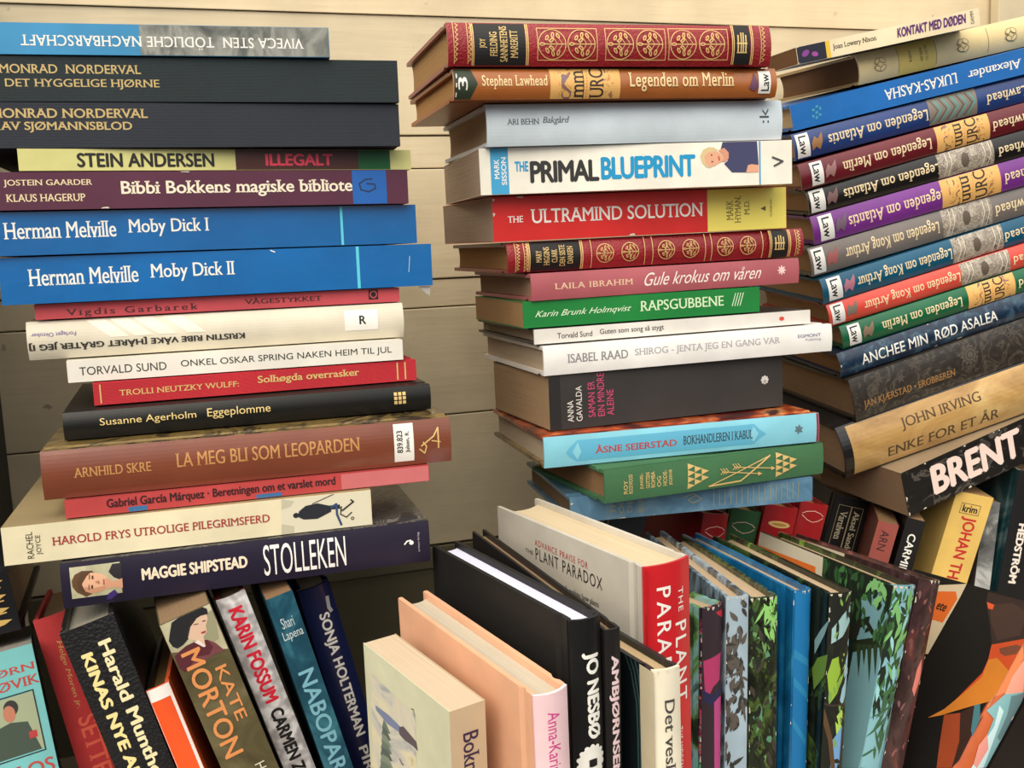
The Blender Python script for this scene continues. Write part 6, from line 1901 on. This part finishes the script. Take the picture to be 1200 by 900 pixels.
   ('cover_art','b',166,('L',[(-.0158,.209),(.03,.1498),(.0938,.1148),(.1644,.1107),(.2362,.111),(.2803,.1138)],.0014)),
   ('cover_art','b',166,('L',[(-.0216,.1794),(.0251,.1266),(.0896,.0964),(.16,.0933),(.2315,.0936),(.2753,.0963)],.0014)),
   ('cover_art','b',166,('L',[(-.0272,.1504),(.0203,.1037),(.0853,.0781),(.1557,.0761),(.2268,.0763),(.2704,.079)],.0014)),
   ('cover_art','b',166,('L',[(-.0328,.1217),(.0155,.0811),(.0812,.06),(.1514,.0591),(.2222,.0592),(.2656,.0619)],.0014)),
   ('cover_art','b',166,('L',[(-.0383,.0936),(.0108,.0588),(.077,.0421),(.1471,.0422),(.2176,.0423),(.2607,.0449)],.0014)),
   ('cover_art','b',166,('L',[(-.0437,.0659),(.0061,.0368),(.0729,.0244),(.1429,.0255),(.213,.0255),(.256,.0281)],.0014)),
   ('cover_art','b',166,('L',[(-.049,.0386),(.0016,.015),(.0689,.0068),(.1388,.0089),(.2085,.0089),(.2513,.0114)],.0014)),
   ('spine_cloth','b',167,('R',0,1,0,.09)),
   ('title','s',168,('T','Det vesle',0.0663,0.2367,0.36,0.72,0,{'serif': True})),
  ], 0.002, {'worn': 7}),
 ('hardcover_book', 'large pale grey hardcover with a red spine and white capitals, tallest in the front row', 'books standing at the front of the shelf',
  (0.20785, 0.44171, 0.23918), [(0.005929, 0.020921, -0.999764), (-0.231821, 0.972573, 0.018977), (0.97274, 0.231654, 0.010617)], (0.23907, 0.02989, 0.14553), 'hard',
  (204, 36, 44, 'gloss'), (196, 190, 178, 'satin'), (222, 196, 146), [
   ('title','s',0,('T','THE',0.0596,0.113,0.68,0.8,0,{'sp': 1.2})),
   ('title','s',0,('T','PLANT',0.136,0.3188,0.6,0.88,0,{'wt': 0.01,'sp': 1.25})),
   ('title','s',0,('T','PARADOX',0.0488,0.34,0.22,0.5,0,{'wt': 0.01,'sp': 1.25})),
   ('subtitle','s',0,('T','THE HIDDEN DANGERS',0.3759,0.5527,0.62,0.74,0,{'sp': 1.2})),
   ('jacket_fold','b',169,('R',0,1,0,.012)),
   ('cover_lettering','b',170,('T','ADVANCE PRAISE FOR',0.0423,0.0583,0.3454,0.7076,'b',{'sp': 1.25})),
   ('cover_lettering','b',171,('T','THE',0.076,0.086,0.7232,0.7811,'b',{})),
   ('cover_lettering','b',172,('T','PLANT PARADOX',0.0636,0.0936,0.2575,0.7046,'b',{'sp': 1.2})),
   ('cover_lettering','b',173,('T','“The Plant Paradox elegantly explains how plants',0.1232,0.1412,0.2824,0.7613,'b',{'serif': True})),
  ], 0.003, None),
 ('hardcover_book', 'black and pink picture-covered book just right of the red spine', 'picture-covered books standing in the front row',
  (0.26083, 0.483, 0.19638), [(-0.023962, 0.003778, -0.999706), (-0.296431, 0.954994, 0.010715), (0.954754, 0.296601, -0.021763)], (0.19602, 0.0173, 0.135), 'hard',
  'comic_pink', 'jungle_teal', (196, 166, 122), [
   ('spine_art','s',174,('R',0,1,.05,.95)),
   ('spine_art','s',175,('P',[(.1574,.1),(.1472,.9),(.2296,.85),(.2425,.5),(.2814,.2),(.2296,.15)])),
   ('spine_art','s',176,('P',[(.02,.6),(.02,.98),(.045,.98),(.0297,.7)])),
   ('spine_art','s',177,('P',[(.2866,.55),(.2814,.95),(.5044,.95),(.5044,.6)])),
   ('spine_art','s',178,('P',[(.2451,.1),(.2685,.5),(.2503,.95),(.2762,.95),(.297,.4),(.2762,.1)])),
  ], 0.0018, {'worn': 14}),
 ('hardcover_book', 'light blue and grey picture-covered book with bare branches on its spine', 'picture-covered books standing in the front row',
  (0.27778, 0.48578, 0.19927), [(-0.013682, 0.015694, -0.999783), (0.094869, 0.995387, 0.014327), (0.995396, -0.094653, -0.015108)], (0.19895, 0.01373, 0.13496), 'hard',
  (168, 190, 206, 'gloss'), 'comic_tree', (196, 166, 122), [
   ('spine_art','s',179,('V',0,15,.0915,.1939,-.1,.7,.0085,.0026)),
   ('spine_art','s',180,('V',1,15,.0915,.1939,-.1,.7,.0085,.0026)),
   ('spine_art','s',179,('V',2,9,.0002,.518,-.1,.25,.0085,.0026)),
   ('spine_art','s',180,('V',3,9,.0002,.518,-.1,.25,.0085,.0026)),
   ('spine_art','s',179,('V',4,12,.1836,.2558,0,.8,.0085,.0026)),
   ('spine_art','s',180,('V',5,12,.1836,.2558,0,.8,.0085,.0026)),
   ('spine_art','s',179,('V',6,15,.2558,.3861,.1,.8,.0085,.0026)),
   ('spine_art','s',180,('V',7,15,.2558,.3861,.1,.8,.0085,.0026)),
   ('spine_art','s',179,('V',8,3,.0002,.1528,.2,.9,.0085,.0026)),
   ('spine_art','s',180,('V',9,3,.0002,.1528,.2,.9,.0085,.0026)),
  ], 0.0018, {'worn': 14}),
 ('hardcover_book', 'green jungle picture-covered book with hanging leaves on its spine', 'picture-covered books standing in the front row',
  (0.29514, 0.49022, 0.19492), [(-0.016069, -0.004158, -0.999862), (0.075518, 0.99713, -0.00536), (0.997015, -0.075594, -0.015709)], (0.19468, 0.01781, 0.13409), 'hard',
  'jungle', 'jungle', (196, 166, 122), [
   ('spine_art','s',181,('V',20,30,0,1,0,.95,.009,.003)),
   ('spine_art','s',182,('V',21,14,0,1,0,.95,.009,.003)),
   ('spine_art','s',183,('V',22,16,0,1,0,.95,.009,.003)),
   ('spine_art','s',184,('V',23,70,0,1,0,.95,.009,.003)),
   ('spine_art','s',185,('V',24,30,0,1,0,.95,.009,.003)),
   ('spine_art','s',186,('V',25,40,0,1,0,.95,.009,.003)),
   ('spine_art','s',187,('V',31,24,.0052,.118,.4,.9,.01,.0022)),
  ], 0.0018, {'worn': 14}),
 ('hardcover_book', 'plain deep blue picture-covered book among the jungle ones', 'picture-covered books standing in the front row',
  (0.33068, 0.49938, 0.19105), [(-0.027564, 0.00553, -0.999605), (-0.040532, 0.999156, 0.006645), (0.998798, 0.040699, -0.027316)], (0.19094, 0.01271, 0.13297), 'hard',
  'sea_blue', 'sea_blue', (196, 166, 122), [
   ('spine_art','s',188,('R',0,1,.1,.9)),
   ('spine_art','s',189,('P',[(.1892,.1),(.2313,.9),(.2537,.9),(.2172,.1)])),
   ('spine_art','s',189,('P',[(.2791,.1),(.344,.9),(.3667,.9),(.3073,.1)])),
   ('spine_art','s',189,('P',[(.415,.1),(.5008,.9),(.5238,.9),(.4436,.1)])),
  ], 0.0018, {'worn': 14}),
 ('hardcover_book', 'black jungle picture-covered book with a yellow-green leaf and a branch', 'picture-covered books standing in the front row',
  (0.34848, 0.48905, 0.18998), [(-0.042018, 0.017283, -0.998967), (-0.051525, 0.998482, 0.019442), (0.997787, 0.052289, -0.041064)], (0.18973, 0.01601, 0.12862), 'hard',
  'jungle_dark', 'jungle_dark', (196, 166, 122), [
   ('spine_art','s',190,('P',[(-.0178,-.9195),(-.0087,1.0776),(.1233,.9322),(.5799,.4438),(.5613,-.7033)])),
   ('spine_art','s',191,('P',[(.038,1.1127),(.1007,.9968),(.143,.622),(.1631,.1526),(.1143,.1506),(.0727,.5712)])),
   ('spine_art','s',192,('P',[(.1981,.8244),(.2516,.8635),(.3188,.586),(.361,.2099),(.2647,.0625),(.214,.2205)])),
   ('spine_art','s',193,('P',[(.2128,.5913),(.2041,.8287),(.2512,.8305),(.2835,.5933)])),
   ('spine_art','s',194,('P',[(.1808,.8443),(.1481,1.0483),(.2422,1.0528),(.3473,.9334),(.3751,.7897),(.3552,.6446),(.2863,.8071)])),
   ('spine_art','s',195,('P',[(.4121,.4567),(.3816,.8272),(.4415,.8377),(.4735,.5654)])),
   ('spine_art','s',196,('P',[(.4934,.3018),(.4415,.8377),(.5853,.7764),(.5786,.3609)])),
   ('spine_art','s',197,('V',41,40,0,1,0,1,.012,.003)),
   ('spine_art','s',198,('V',42,10,0,.5,.2,1,.008,.002)),
   ('branch_art','s',199,('L',[(.2307,-.7578),(.306,-.3584),(.3934,-.0103),(.4813,.2934),(.5805,.4769)],.003)),
   ('branch_art','s',200,('L',[(.3722,-.6658),(.3553,-.1972),(.3681,.2959),(.3703,.8681)],.0012)),
   ('cover_art','b',201,('P',[(.0774,-.002),(.1374,.0294),(.2187,.0931),(.1726,.098),(.1266,.0561)])),
   ('cover_art','b',202,('P',[(.1932,-.0021),(.2682,.0152),(.336,.0858),(.2699,.1061),(.2248,.0715)])),
  ], 0.0018, {'worn': 14}),
 ('hardcover_book', 'tall teal and green jungle picture-covered book with a hanging branch scene', 'picture-covered books standing in the front row',
  (0.40276, 0.50149, 0.18374), [(-0.198467, 0.004473, -0.980097), (-0.126449, 0.991515, 0.030131), (0.971916, 0.129912, -0.196217)], (0.18384, 0.01998, 0.12659), 'hard',
  (112, 168, 180, 'gloss'), 'jungle_dark', (196, 166, 122), [
   ('cover_art','b',203,('P',[(.0045,.5165),(-.0078,.0017),(.2441,-.0724),(.6691,.0868),(.7803,.4135),(.2365,.5009)])),
   ('cover_art','b',204,('P',[(.0851,.1928),(.0375,.0664),(.1136,-.0055),(.1812,.0173),(.2318,.1662),(.1585,.1795)])),
   ('cover_art','b',205,('P',[(.2599,.176),(.1765,-.0495),(.32,-.0644),(.5284,-.0322),(.636,-.0105),(.7152,.2222),(.4142,.1763)])),
   ('cover_art','b',206,('P',[(.3289,-.0332),(.3082,-.0626),(.525,-.0427),(.6324,-.0211),(.6433,.0108),(.4866,-.0061)])),
   ('cover_art','b',207,('P',[(.2522,.1959),(.2089,.1017),(.1652,-.0457),(.1881,-.0758),(.2437,.0897),(.2799,.1788)])),
   ('cover_art','b',208,('P',[(.2464,.1635),(.2383,.1323),(.307,.1181),(.3535,.1116),(.3001,.1375)])),
   ('cover_art','b',208,('P',[(.2378,.1301),(.2298,.0992),(.2737,.0936),(.3039,.0927),(.2709,.1113)])),
   ('cover_art','b',208,('P',[(.2292,.097),(.2213,.0666),(.2995,.0491),(.3523,.0403),(.291,.0686)])),
   ('cover_art','b',208,('P',[(.2196,.0601),(.2118,.03),(.2758,.0174),(.3192,.0118),(.2696,.0359)])),
   ('cover_art','b',208,('P',[(.2107,.0257),(.203,-.0039),(.2394,-.0072),(.2644,-.0065),(.2376,.0096)])),
   ('cover_art','b',208,('P',[(.203,-.0039),(.1954,-.0333),(.2519,-.0434),(.2903,-.0474),(.2468,-.0257)])),
   ('cover_art','b',209,('P',[(.145,.1238),(.1795,.0598),(.1902,-.0202),(.1974,-.0066),(.1907,.0795),(.1563,.139)])),
   ('cover_art','b',210,('P',[(.1585,.1795),(.1514,.1504),(.2113,.1611),(.2423,.1821),(.2281,.2019)])),
   ('cover_art','b',211,('V',50,40,0,.17,0,.72,.01,.0035)),
   ('cover_art','b',212,('V',51,34,0,.17,0,.72,.01,.0035)),
   ('cover_art','b',213,('V',52,40,0,.17,0,.72,.01,.0035)),
   ('cover_art','b',214,('V',53,30,0,.17,0,.72,.01,.0035)),
   ('cover_art','b',215,('V',57,10,0,.08,0,.14,.011,.004)),
   ('cover_art','b',216,('V',58,60,.78,1,0,.35,.007,.004)),
   ('cover_art','b',217,('V',59,16,.9,1,0,.3,.008,.003)),
   ('spine_art','s',218,('P',[(-.0019,-.0738),(-.0099,1.0616),(.6454,.7743),(.639,-.0774)])),
   ('spine_art','s',219,('P',[(.1149,-.2626),(.1026,1.0888),(.1778,.982),(.2638,.0716),(.1891,-.0961)])),
   ('spine_art','s',211,('V',60,16,0,.42,0,.95,.012,.0032)),
   ('spine_art','s',212,('V',61,26,0,.42,0,.95,.012,.0032)),
   ('spine_art','s',213,('V',62,22,0,.42,0,.95,.012,.0032)),
   ('spine_art','s',214,('V',63,20,0,.42,0,.95,.012,.0032)),
   ('spine_art','s',220,('V',64,16,0,.42,0,.95,.012,.0032)),
   ('spine_art','s',221,('V',65,5,0,.42,0,.95,.012,.0032)),
   ('spine_art','s',222,('V',68,24,.35,.6,.4,1,.016,.002)),
   ('spine_art','s',223,('V',69,40,.85,1,0,1,.006,.003)),
   ('jacket_label','b',224,('P',[(-.0057,1.0178),(-.0058,.4852),(.2213,.4386),(.3414,.9337)])),
   ('jacket_label','b',225,('P',[(.0554,1.0042),(.0454,.5262),(.2292,.4708),(.3344,.9048)])),
  ], 0.0018, {'worn': 14}),
 ('hardcover_book', 'dark brown and reddish picture-covered book leaning behind the tall jungle one', 'picture-covered books standing in the front row',
  (0.43474, 0.51564, 0.17902), [(-0.25186, -0.039721, -0.966948), (-0.152261, 0.98834, -0.000941), (0.955711, 0.146991, -0.254971)], (0.18048, 0.02003, 0.13287), 'hard',
  'maroon_night', 'maroon_night', (196, 166, 122), [
   ('spine_art','s',226,('V',70,6,0,1,.1,1,.006,.002)),
   ('spine_art','s',227,('V',71,6,0,1,.1,1,.006,.002)),
   ('spine_art','s',228,('V',72,20,0,1,.1,1,.006,.002)),
   ('spine_art','s',229,('V',73,24,0,1,.1,1,.006,.002)),
   ('spine_art','s',230,('P',[(.3227,.6509),(.2895,.8175),(.361,.9497),(.4268,.7819),(.401,.5998)])),
   ('jacket_label','b',231,('P',[(-.0084,1.004),(-.0165,.4898),(.0339,.4971),(.0564,1.0089)])),
   ('jacket_label','b',232,('V',77,26,0,.12,.75,1,.008,.003)),
  ], 0.0018, {'worn': 14}),
 ('hardcover_book', 'black and orange picture-covered book tilted beside the slim dark brown one', 'picture-covered books standing in the front row',
  (0.52748, 0.50738, 0.15015), [(-0.632315, -0.068152, -0.771708), (0.026143, 0.993679, -0.109175), (0.77427, -0.089208, -0.626536)], (0.17767, 0.0225, 0.13148), 'hard',
  (186, 92, 50, 'gloss'), [(20, 20, 18, 'matte'), (22, 22, 20)], (196, 166, 122), [
   ('cover_art','b',233,('P',[(.0089,.3835),(.003,-.0642),(.0576,-.0359),(.1633,.0002),(.2107,.1788),(.1409,.2509),(.0564,.3528)])),
   ('cover_art','b',234,('P',[(.0599,.3247),(.0263,.1919),(.0459,.0725),(.14,.0447),(.1892,.1577),(.1322,.2503)])),
   ('cover_art','b',235,('P',[(.052,.3525),(.0544,.2952),(.0753,.2906),(.0767,.321)])),
   ('cover_art','b',236,('P',[(.2107,.1788),(.1494,.0117),(.1587,-.0208),(.3654,-.0332),(.4076,.0063),(.4402,.0687),(.5195,.2423),(.4039,.1821),(.3277,.1424),(.2712,.1497)])),
   ('cover_art','b',237,('P',[(.2149,.1222),(.1795,.0367),(.1794,-.0008),(.2139,.0077),(.2353,.0657),(.2311,.1017)])),
   ('cover_art','b',238,('P',[(.2712,.1497),(.2521,.1031),(.2889,-.0181),(.347,-.0426),(.4082,-.0069),(.4524,.0842),(.5156,.2036),(.6064,.3629),(.5129,.2486),(.4202,.1809),(.3413,.1303)])),
   ('cover_art','b',239,('P',[(.5327,.2298),(.5004,.1416),(.5981,.0583),(.6972,.0198),(.7236,.104),(.644,.1593)])),
   ('cover_art','b',240,('P',[(.5004,.1416),(.4524,.0842),(.4467,.0628),(.5516,.0079),(.66,.0011),(.6972,.0198),(.5981,.0583)])),
   ('cover_art','b',241,('P',[(.4524,.0842),(.4387,.0568),(.4891,.0118),(.5642,-.0034),(.5414,.0277)])),
   ('cover_art','b',242,('P',[(.4885,.0098),(.4521,-.007),(.4918,-.0356),(.626,-.0334),(.6553,-.0144),(.5728,-.0008)])),
   ('cover_art','b',243,('P',[(.6037,.3959),(.5327,.2298),(.644,.1593),(.7236,.104),(.7718,.2577)])),
   ('jacket_label','b',244,('P',[(.0585,.8229),(.0017,.5488),(.0647,.5432),(.3358,.5448),(.3637,.6675)])),
   ('jacket_label','b',245,('P',[(.0804,.7852),(.0465,.5947),(.076,.5552),(.1924,.5643),(.1927,.6289),(.1991,.67)])),
   ('jacket_label','b',13,('T','ete',0.111,0.146,0.5935,0.6693,'b',{'wt': 0.03})),
   ('worn_edge','b',246,('L',[(.1633,.0002),(.3575,-.0012),(.4391,.0044)],.0004)),
   ('spine_art','s',247,('P',[(.1633,-.001),(.2095,.2555),(.3519,.3034),(.4085,-.0353)])),
   ('spine_art','s',248,('P',[(.2153,.2876),(.3135,.833),(.3619,.2769),(.2931,.2236)])),
   ('spine_art','s',249,('P',[(.3619,.2769),(.3135,.833),(.3482,1.0256),(.6226,.9905),(.6548,.524),(.4616,.3404),(.4511,.0391)])),
   ('spine_art','s',250,('P',[(.4089,.2928),(.4178,.5052),(.5032,.653),(.5883,.8001),(.6307,.8735),(.6588,.466),(.5508,.4299),(.4845,.4674)])),
   ('spine_art','s',251,('P',[(.3549,.4845),(.3164,.849),(.3482,1.0256),(.5138,.9564),(.5106,.7752),(.4208,.6863)])),
   ('spine_art','s',252,('P',[(.5744,.319),(.5218,.3904),(.5654,.6732),(.6468,.6402),(.6435,.4609)])),
  ], 0.002, {'worn': 4}),
 ('hardcover_book', 'black book with gold writing tucked beneath the tilted black and orange one', 'picture-covered books standing in the front row',
  (0.53195, 0.50386, 0.11918), [(-0.632315, -0.068152, -0.771708), (0.026143, 0.993679, -0.109175), (0.77427, -0.089208, -0.626536)], (0.17767, 0.02475, 0.13148), 'hard',
  (26, 20, 18, 'satin'), (26, 20, 18), (150, 120, 80), [
   ('title','s',253,('T','Alle sammen er her',-0.6,-0.6,0.3,0.8,0,{'shear': 0.3})),
  ], 0, None),
 ('hardcover_book', 'charcoal book mostly hidden under the middle stack, leftmost of the back row', 'books standing in the back row',
  (0.27931, 0.64428, 0.21349), [(-0.290052, 0.033011, -0.956441), (0.116243, 0.99322, -0.000971), (0.949925, -0.111462, -0.291923)], (0.21503, 0.02609, 0.1), 'hard',
  (58, 58, 62, 'matte'), (46, 46, 50), (150, 115, 75), [
  ], 0.002, None),
 ('hardcover_book', 'small red book, leftmost red spine in the back row', 'books standing in the back row',
  (0.35677, 0.65381, 0.19793), [(-0.177208, -0.018549, -0.983999), (-0.107087, 0.99425, 0.000543), (0.97833, 0.10547, -0.178175)], (0.1971, 0.02304, 0.13), 'hard',
  (150, 24, 30, 'satin'), (130, 20, 26), (150, 115, 75), [
   ('ornament','s',254,('L',[(.0643,.12),(.0544,.25),(.0478,.5),(.0544,.75),(.0643,.88)],.0005)),
   ('ornament','s',254,('L',[(.0709,.12),(.0841,.3),(.0907,.5),(.0841,.7),(.0709,.88)],.0005)),
  ], 0.003, None),
 ('hardcover_book', 'dark green book between the red ones in the back row', 'books standing in the back row',
  (0.3893, 0.66969, 0.19445), [(-0.239319, 0.0694, -0.968458), (0.197637, 0.980042, 0.021391), (0.950614, -0.186283, -0.248258)], (0.19474, 0.02435, 0.13), 'hard',
  (52, 92, 58, 'satin'), (40, 76, 48), (150, 115, 75), [
   ('ornament','s',254,('L',[(.0649,.12),(.0542,.25),(.0471,.5),(.0542,.75),(.0649,.88)],.0005)),
   ('ornament','s',254,('L',[(.072,.12),(.0862,.3),(.0933,.5),(.0862,.7),(.072,.88)],.0005)),
  ], 0.003, None),
 ('hardcover_book', 'red book with a gold lens shape, second red spine in the back row', 'books standing in the back row',
  (0.41436, 0.66222, 0.1963), [(-0.224034, 0.0427, -0.973646), (0.192559, 0.981285, -0.001272), (0.955369, -0.18777, -0.228063)], (0.19557, 0.02664, 0.13), 'hard',
  (158, 26, 32, 'satin'), (130, 20, 26), (150, 115, 75), [
   ('ornament','s',20,('E',.0733,.5,.0026,.0088,0)),
   ('ornament','s',255,('E',.0733,.5,.0012,.006,0)),
  ], 0.003, None),
 ('hardcover_book', 'red book with pale curved lines, directly left of the black gold-framed one', 'books standing in the back row',
  (0.44871, 0.66611, 0.19372), [(-0.250408, 0.050029, -0.966847), (0.193224, 0.981154, 0.000726), (0.948662, -0.186636, -0.255356)], (0.1945, 0.02306, 0.13), 'hard',
  (158, 26, 32, 'satin'), (130, 20, 26), (150, 115, 75), [
   ('ornament','s',254,('L',[(.0485,.12),(.0377,.25),(.0306,.5),(.0377,.75),(.0485,.88)],.0005)),
   ('ornament','s',254,('L',[(.0557,.12),(.0701,.3),(.0773,.5),(.0701,.7),(.0557,.88)],.0005)),
  ], 0.003, None),
 ('hardcover_book', 'black book with a gold-framed upright title below the slanting stack', 'books standing in the back row',
  (0.5392, 0.74806, 0.16948), [(-0.240987, 0.089619, -0.966382), (0.270376, 0.962507, 0.021836), (0.932106, -0.256024, -0.256183)], (0.16831, 0.03179, 0.13), 'hard',
  (28, 28, 30, 'satin'), (24, 24, 26), (150, 115, 75), [
   ('ornament','s',256,('F',.0441,.6539,.14,.86,.0004)),
   ('ornament','s',256,('R',.0441,.6539,.49,.52)),
   ('author_name','s',257,('T','Aksel Sandemose',0.0651,0.3924,0.6,0.78,0,{'serif': True})),
   ('title','s',257,('T','Varulven',0.0751,0.2331,0.22,0.42,0,{'serif': True})),
  ], 0.002, None),
 ('paperback_book', 'small salmon-brown book lettered ARN in the back row', 'books standing in the back row',
  (0.5319, 0.68229, 0.16382), [(-0.209889, 0.127398, -0.96939), (0.546634, 0.83733, -0.008312), (0.81064, -0.531646, -0.245387)], (0.16586, 0.01644, 0.12), 'paper',
  (158, 84, 76), (130, 70, 62), (150, 115, 75), [
   ('title','s',258,('T','ARN',0.0414,0.1464,0.26,0.66,0,{})),
  ], 0, None),
 ('paperback_book', 'slim black book with white capitals left of the yellow one in the back row', 'books standing in the back row',
  (0.54933, 0.66855, 0.16782), [(-0.211084, 0.125767, -0.969343), (0.521832, 0.853043, -0.002956), (0.82652, -0.506459, -0.245693)], (0.17024, 0.01469, 0.11812), 'paper',
  (30, 29, 30, 'satin'), (26, 26, 26), (150, 115, 75), [
   ('title','s',0,('T','CARMINE',0.0746,0.3139,0.3,0.72,0,{'wt': 0.02})),
  ], 0, None),
 ('paperback_book', 'yellow book with red capitals and a small boxed word in the back row', 'books standing in the back row',
  (0.60334, 0.67368, 0.1827), [(-0.215019, 0.132966, -0.967516), (0.301375, 0.951371, 0.06377), (0.928946, -0.277873, -0.244635)], (0.1819, 0.03218, 0.13), 'paper',
  (222, 186, 104, 'satin'), (206, 172, 100), (170, 130, 80), [
   ('author_name','s',259,('T','JOHAN THEORIN',0.1103,0.6015,0.32,0.74,0,{'wt': 0.03})),
   ('publisher_mark','s',13,('F',.0482,.0987,.22,.74,.0004)),
   ('publisher_mark','s',13,('T','krim',0.0545,0.0903,0.28,0.68,90,{'wt': 0.03})),
  ], 0, None),
 ('paperback_book', 'grey photo-covered book squeezed right of the yellow one', 'books standing in the back row',
  (0.63592, 0.67758, 0.16863), [(-0.104308, 0.016908, -0.994401), (0.284018, 0.958724, -0.013491), (0.953128, -0.283835, -0.104805)], (0.16899, 0.01366, 0.13), 'paper',
  'grey_photo', (70, 70, 72), (150, 115, 75), [
  ], 0, None),
 ('hardcover_book', 'black book with pale upright capitals, rightmost of the back row', 'books standing in the back row',
  (0.65789, 0.66104, 0.19635), [(-0.137757, 0.056668, -0.988844), (0.286945, 0.957831, 0.014916), (0.94799, -0.281689, -0.148208)], (0.19444, 0.0344, 0.14), 'hard',
  (24, 24, 26, 'satin'), ['teal_gleam', (24, 24, 26)], (150, 120, 80), [
   ('author_name','s',260,('T','HEDSTRÖM',0.2323,0.5046,0.2,0.42,0,{'wt': 0.05})),
   ('author_name','s',260,('T','ROSLUND &',0.0178,0.217,0.62,0.84,0,{'wt': 0.05})),
  ], 0.003, None),
]

# ------------------------------------------------------------------ the shelf the books stand in
def struct(name, bm, m):
    o = link(name, bm, m)
    o['kind'] = 'structure'
    return o

def add_box(bm, x0, x1, y0, y1, z0, z1, bev=0.0):
    vs = bmesh.ops.create_cube(bm, size=1.0)['verts']
    for v in vs:
        v.co = Vector((x0 + (x1-x0)*(v.co.x+.5), y0 + (y1-y0)*(v.co.y+.5), z0 + (z1-z0)*(v.co.z+.5)))
    if bev:
        es = list({e for v in vs for e in v.link_edges})
        bmesh.ops.bevel(bm, geom=es, offset=bev, segments=2, affect='EDGES', profile=0.6)

def paint(name, c, rough=0.55, grain=1.0):
    m, nt, b = base_mat(name)
    vec = obj_coord(nt, (2.5, 2.5, 30))
    v2 = obj_coord(nt, (1, 1, 1))
    n = noise(nt, vec, 3, 6)
    n2 = noise(nt, v2, 14, 6)
    c1 = ramp(nt, n2, [(0.3, lin(scale_col(c, 0.93))), (0.7, lin(scale_col(c, 1.03)))])
    # a few small knocks showing darker wood
    n3 = noise(nt, v2, 60, 2)
    spots = ramp(nt, n3, [(0.72, (0, 0, 0, 1)), (0.76, (1, 1, 1, 1))])
    c1 = mixc(nt, spots, c1, lin(scale_col(c, 0.72)))
    nt.links.new(c1, b.inputs['Base Color'])
    b.inputs['Roughness'].default_value = rough
    bump(nt, b, n, 0.25 * grain, 0.002)
    return m

cream = paint('cream_paint', (214, 199, 167))
olive = paint('shade_olive', (104, 98, 76))
cream_trim = paint('cream_trim_paint', (226, 208, 172))
black_paint = paint('black_paint', (26, 24, 22), 0.6)
shelf_wood = paint('shelf_paint', (120, 106, 86), 0.6)

WALL = 0.862
Z = 0.400      # shelf to the camera height
bm = bmesh.new()
edges = [-0.262, -0.145, -0.0495, -0.025, 0.0695, 0.0970, 0.1955, 0.34, 0.46, 0.6]
for lo, hi in zip(edges[:-1], edges[1:]):
    strip = (hi - lo) < 0.03
    add_box(bm, -0.16, 1.6, WALL + (0.0014 if strip else 0), WALL + 0.02, Z + lo + 0.0006, Z + hi - 0.0006, 0.0008)
add_box(bm, -0.16, 1.6, WALL + 0.012, WALL + 0.024, 0, 1.0)
struct('wall_back', bm, cream)
bm = bmesh.new()
add_box(bm, -0.16, 1.6, WALL - 0.002, WALL - 0.0002, Z + 0.1952, 1.0, 0.0006)
struct('trim_1', bm, cream_trim)
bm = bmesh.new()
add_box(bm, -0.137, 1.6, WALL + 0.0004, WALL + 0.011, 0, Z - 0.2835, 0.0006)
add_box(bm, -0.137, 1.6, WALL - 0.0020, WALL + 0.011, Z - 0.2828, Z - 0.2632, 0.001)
struct('shade_panel_back', bm, olive)  # added panel and strip, dark olive to deepen the shade low on the wall
bm = bmesh.new()
add_box(bm, 0.796, 0.842, WALL - 0.018, WALL - 0.0062, 0, 1.0, 0.0015)
struct('trim_2', bm, cream)
bm = bmesh.new()
add_box(bm, -0.158, -0.1395, 0.60, WALL - 0.0002, 0, 0.62, 0.001)
struct('wall_left', bm, black_paint)
bm = bmesh.new()
add_box(bm, -0.8, 1.6, 0.30, WALL + 0.02, -0.02, -0.0002, 0.001)
struct('floor', bm, shelf_wood)

# ------------------------------------------------------------------ all the books
for b in BOOKS:
    book(*b)
# a torn paper marker peeping out from between two books
bm = bmesh.new()
vs = [bm.verts.new(c) for c in ((0.1331, 0.5887, 0.3790), (0.1407, 0.5889, 0.3790), (0.1398, 0.5886, 0.3732), (0.1356, 0.5888, 0.3766))]
bm.faces.new(vs)
bmesh.ops.solidify(bm, geom=bm.faces[:], thickness=0.0002)
o = link('paper_slip', bm, M((232, 230, 224), 'matte'))
o['label'] = 'small torn white paper slip poking out under the lower bright blue book'
o['category'] = 'paper slip'
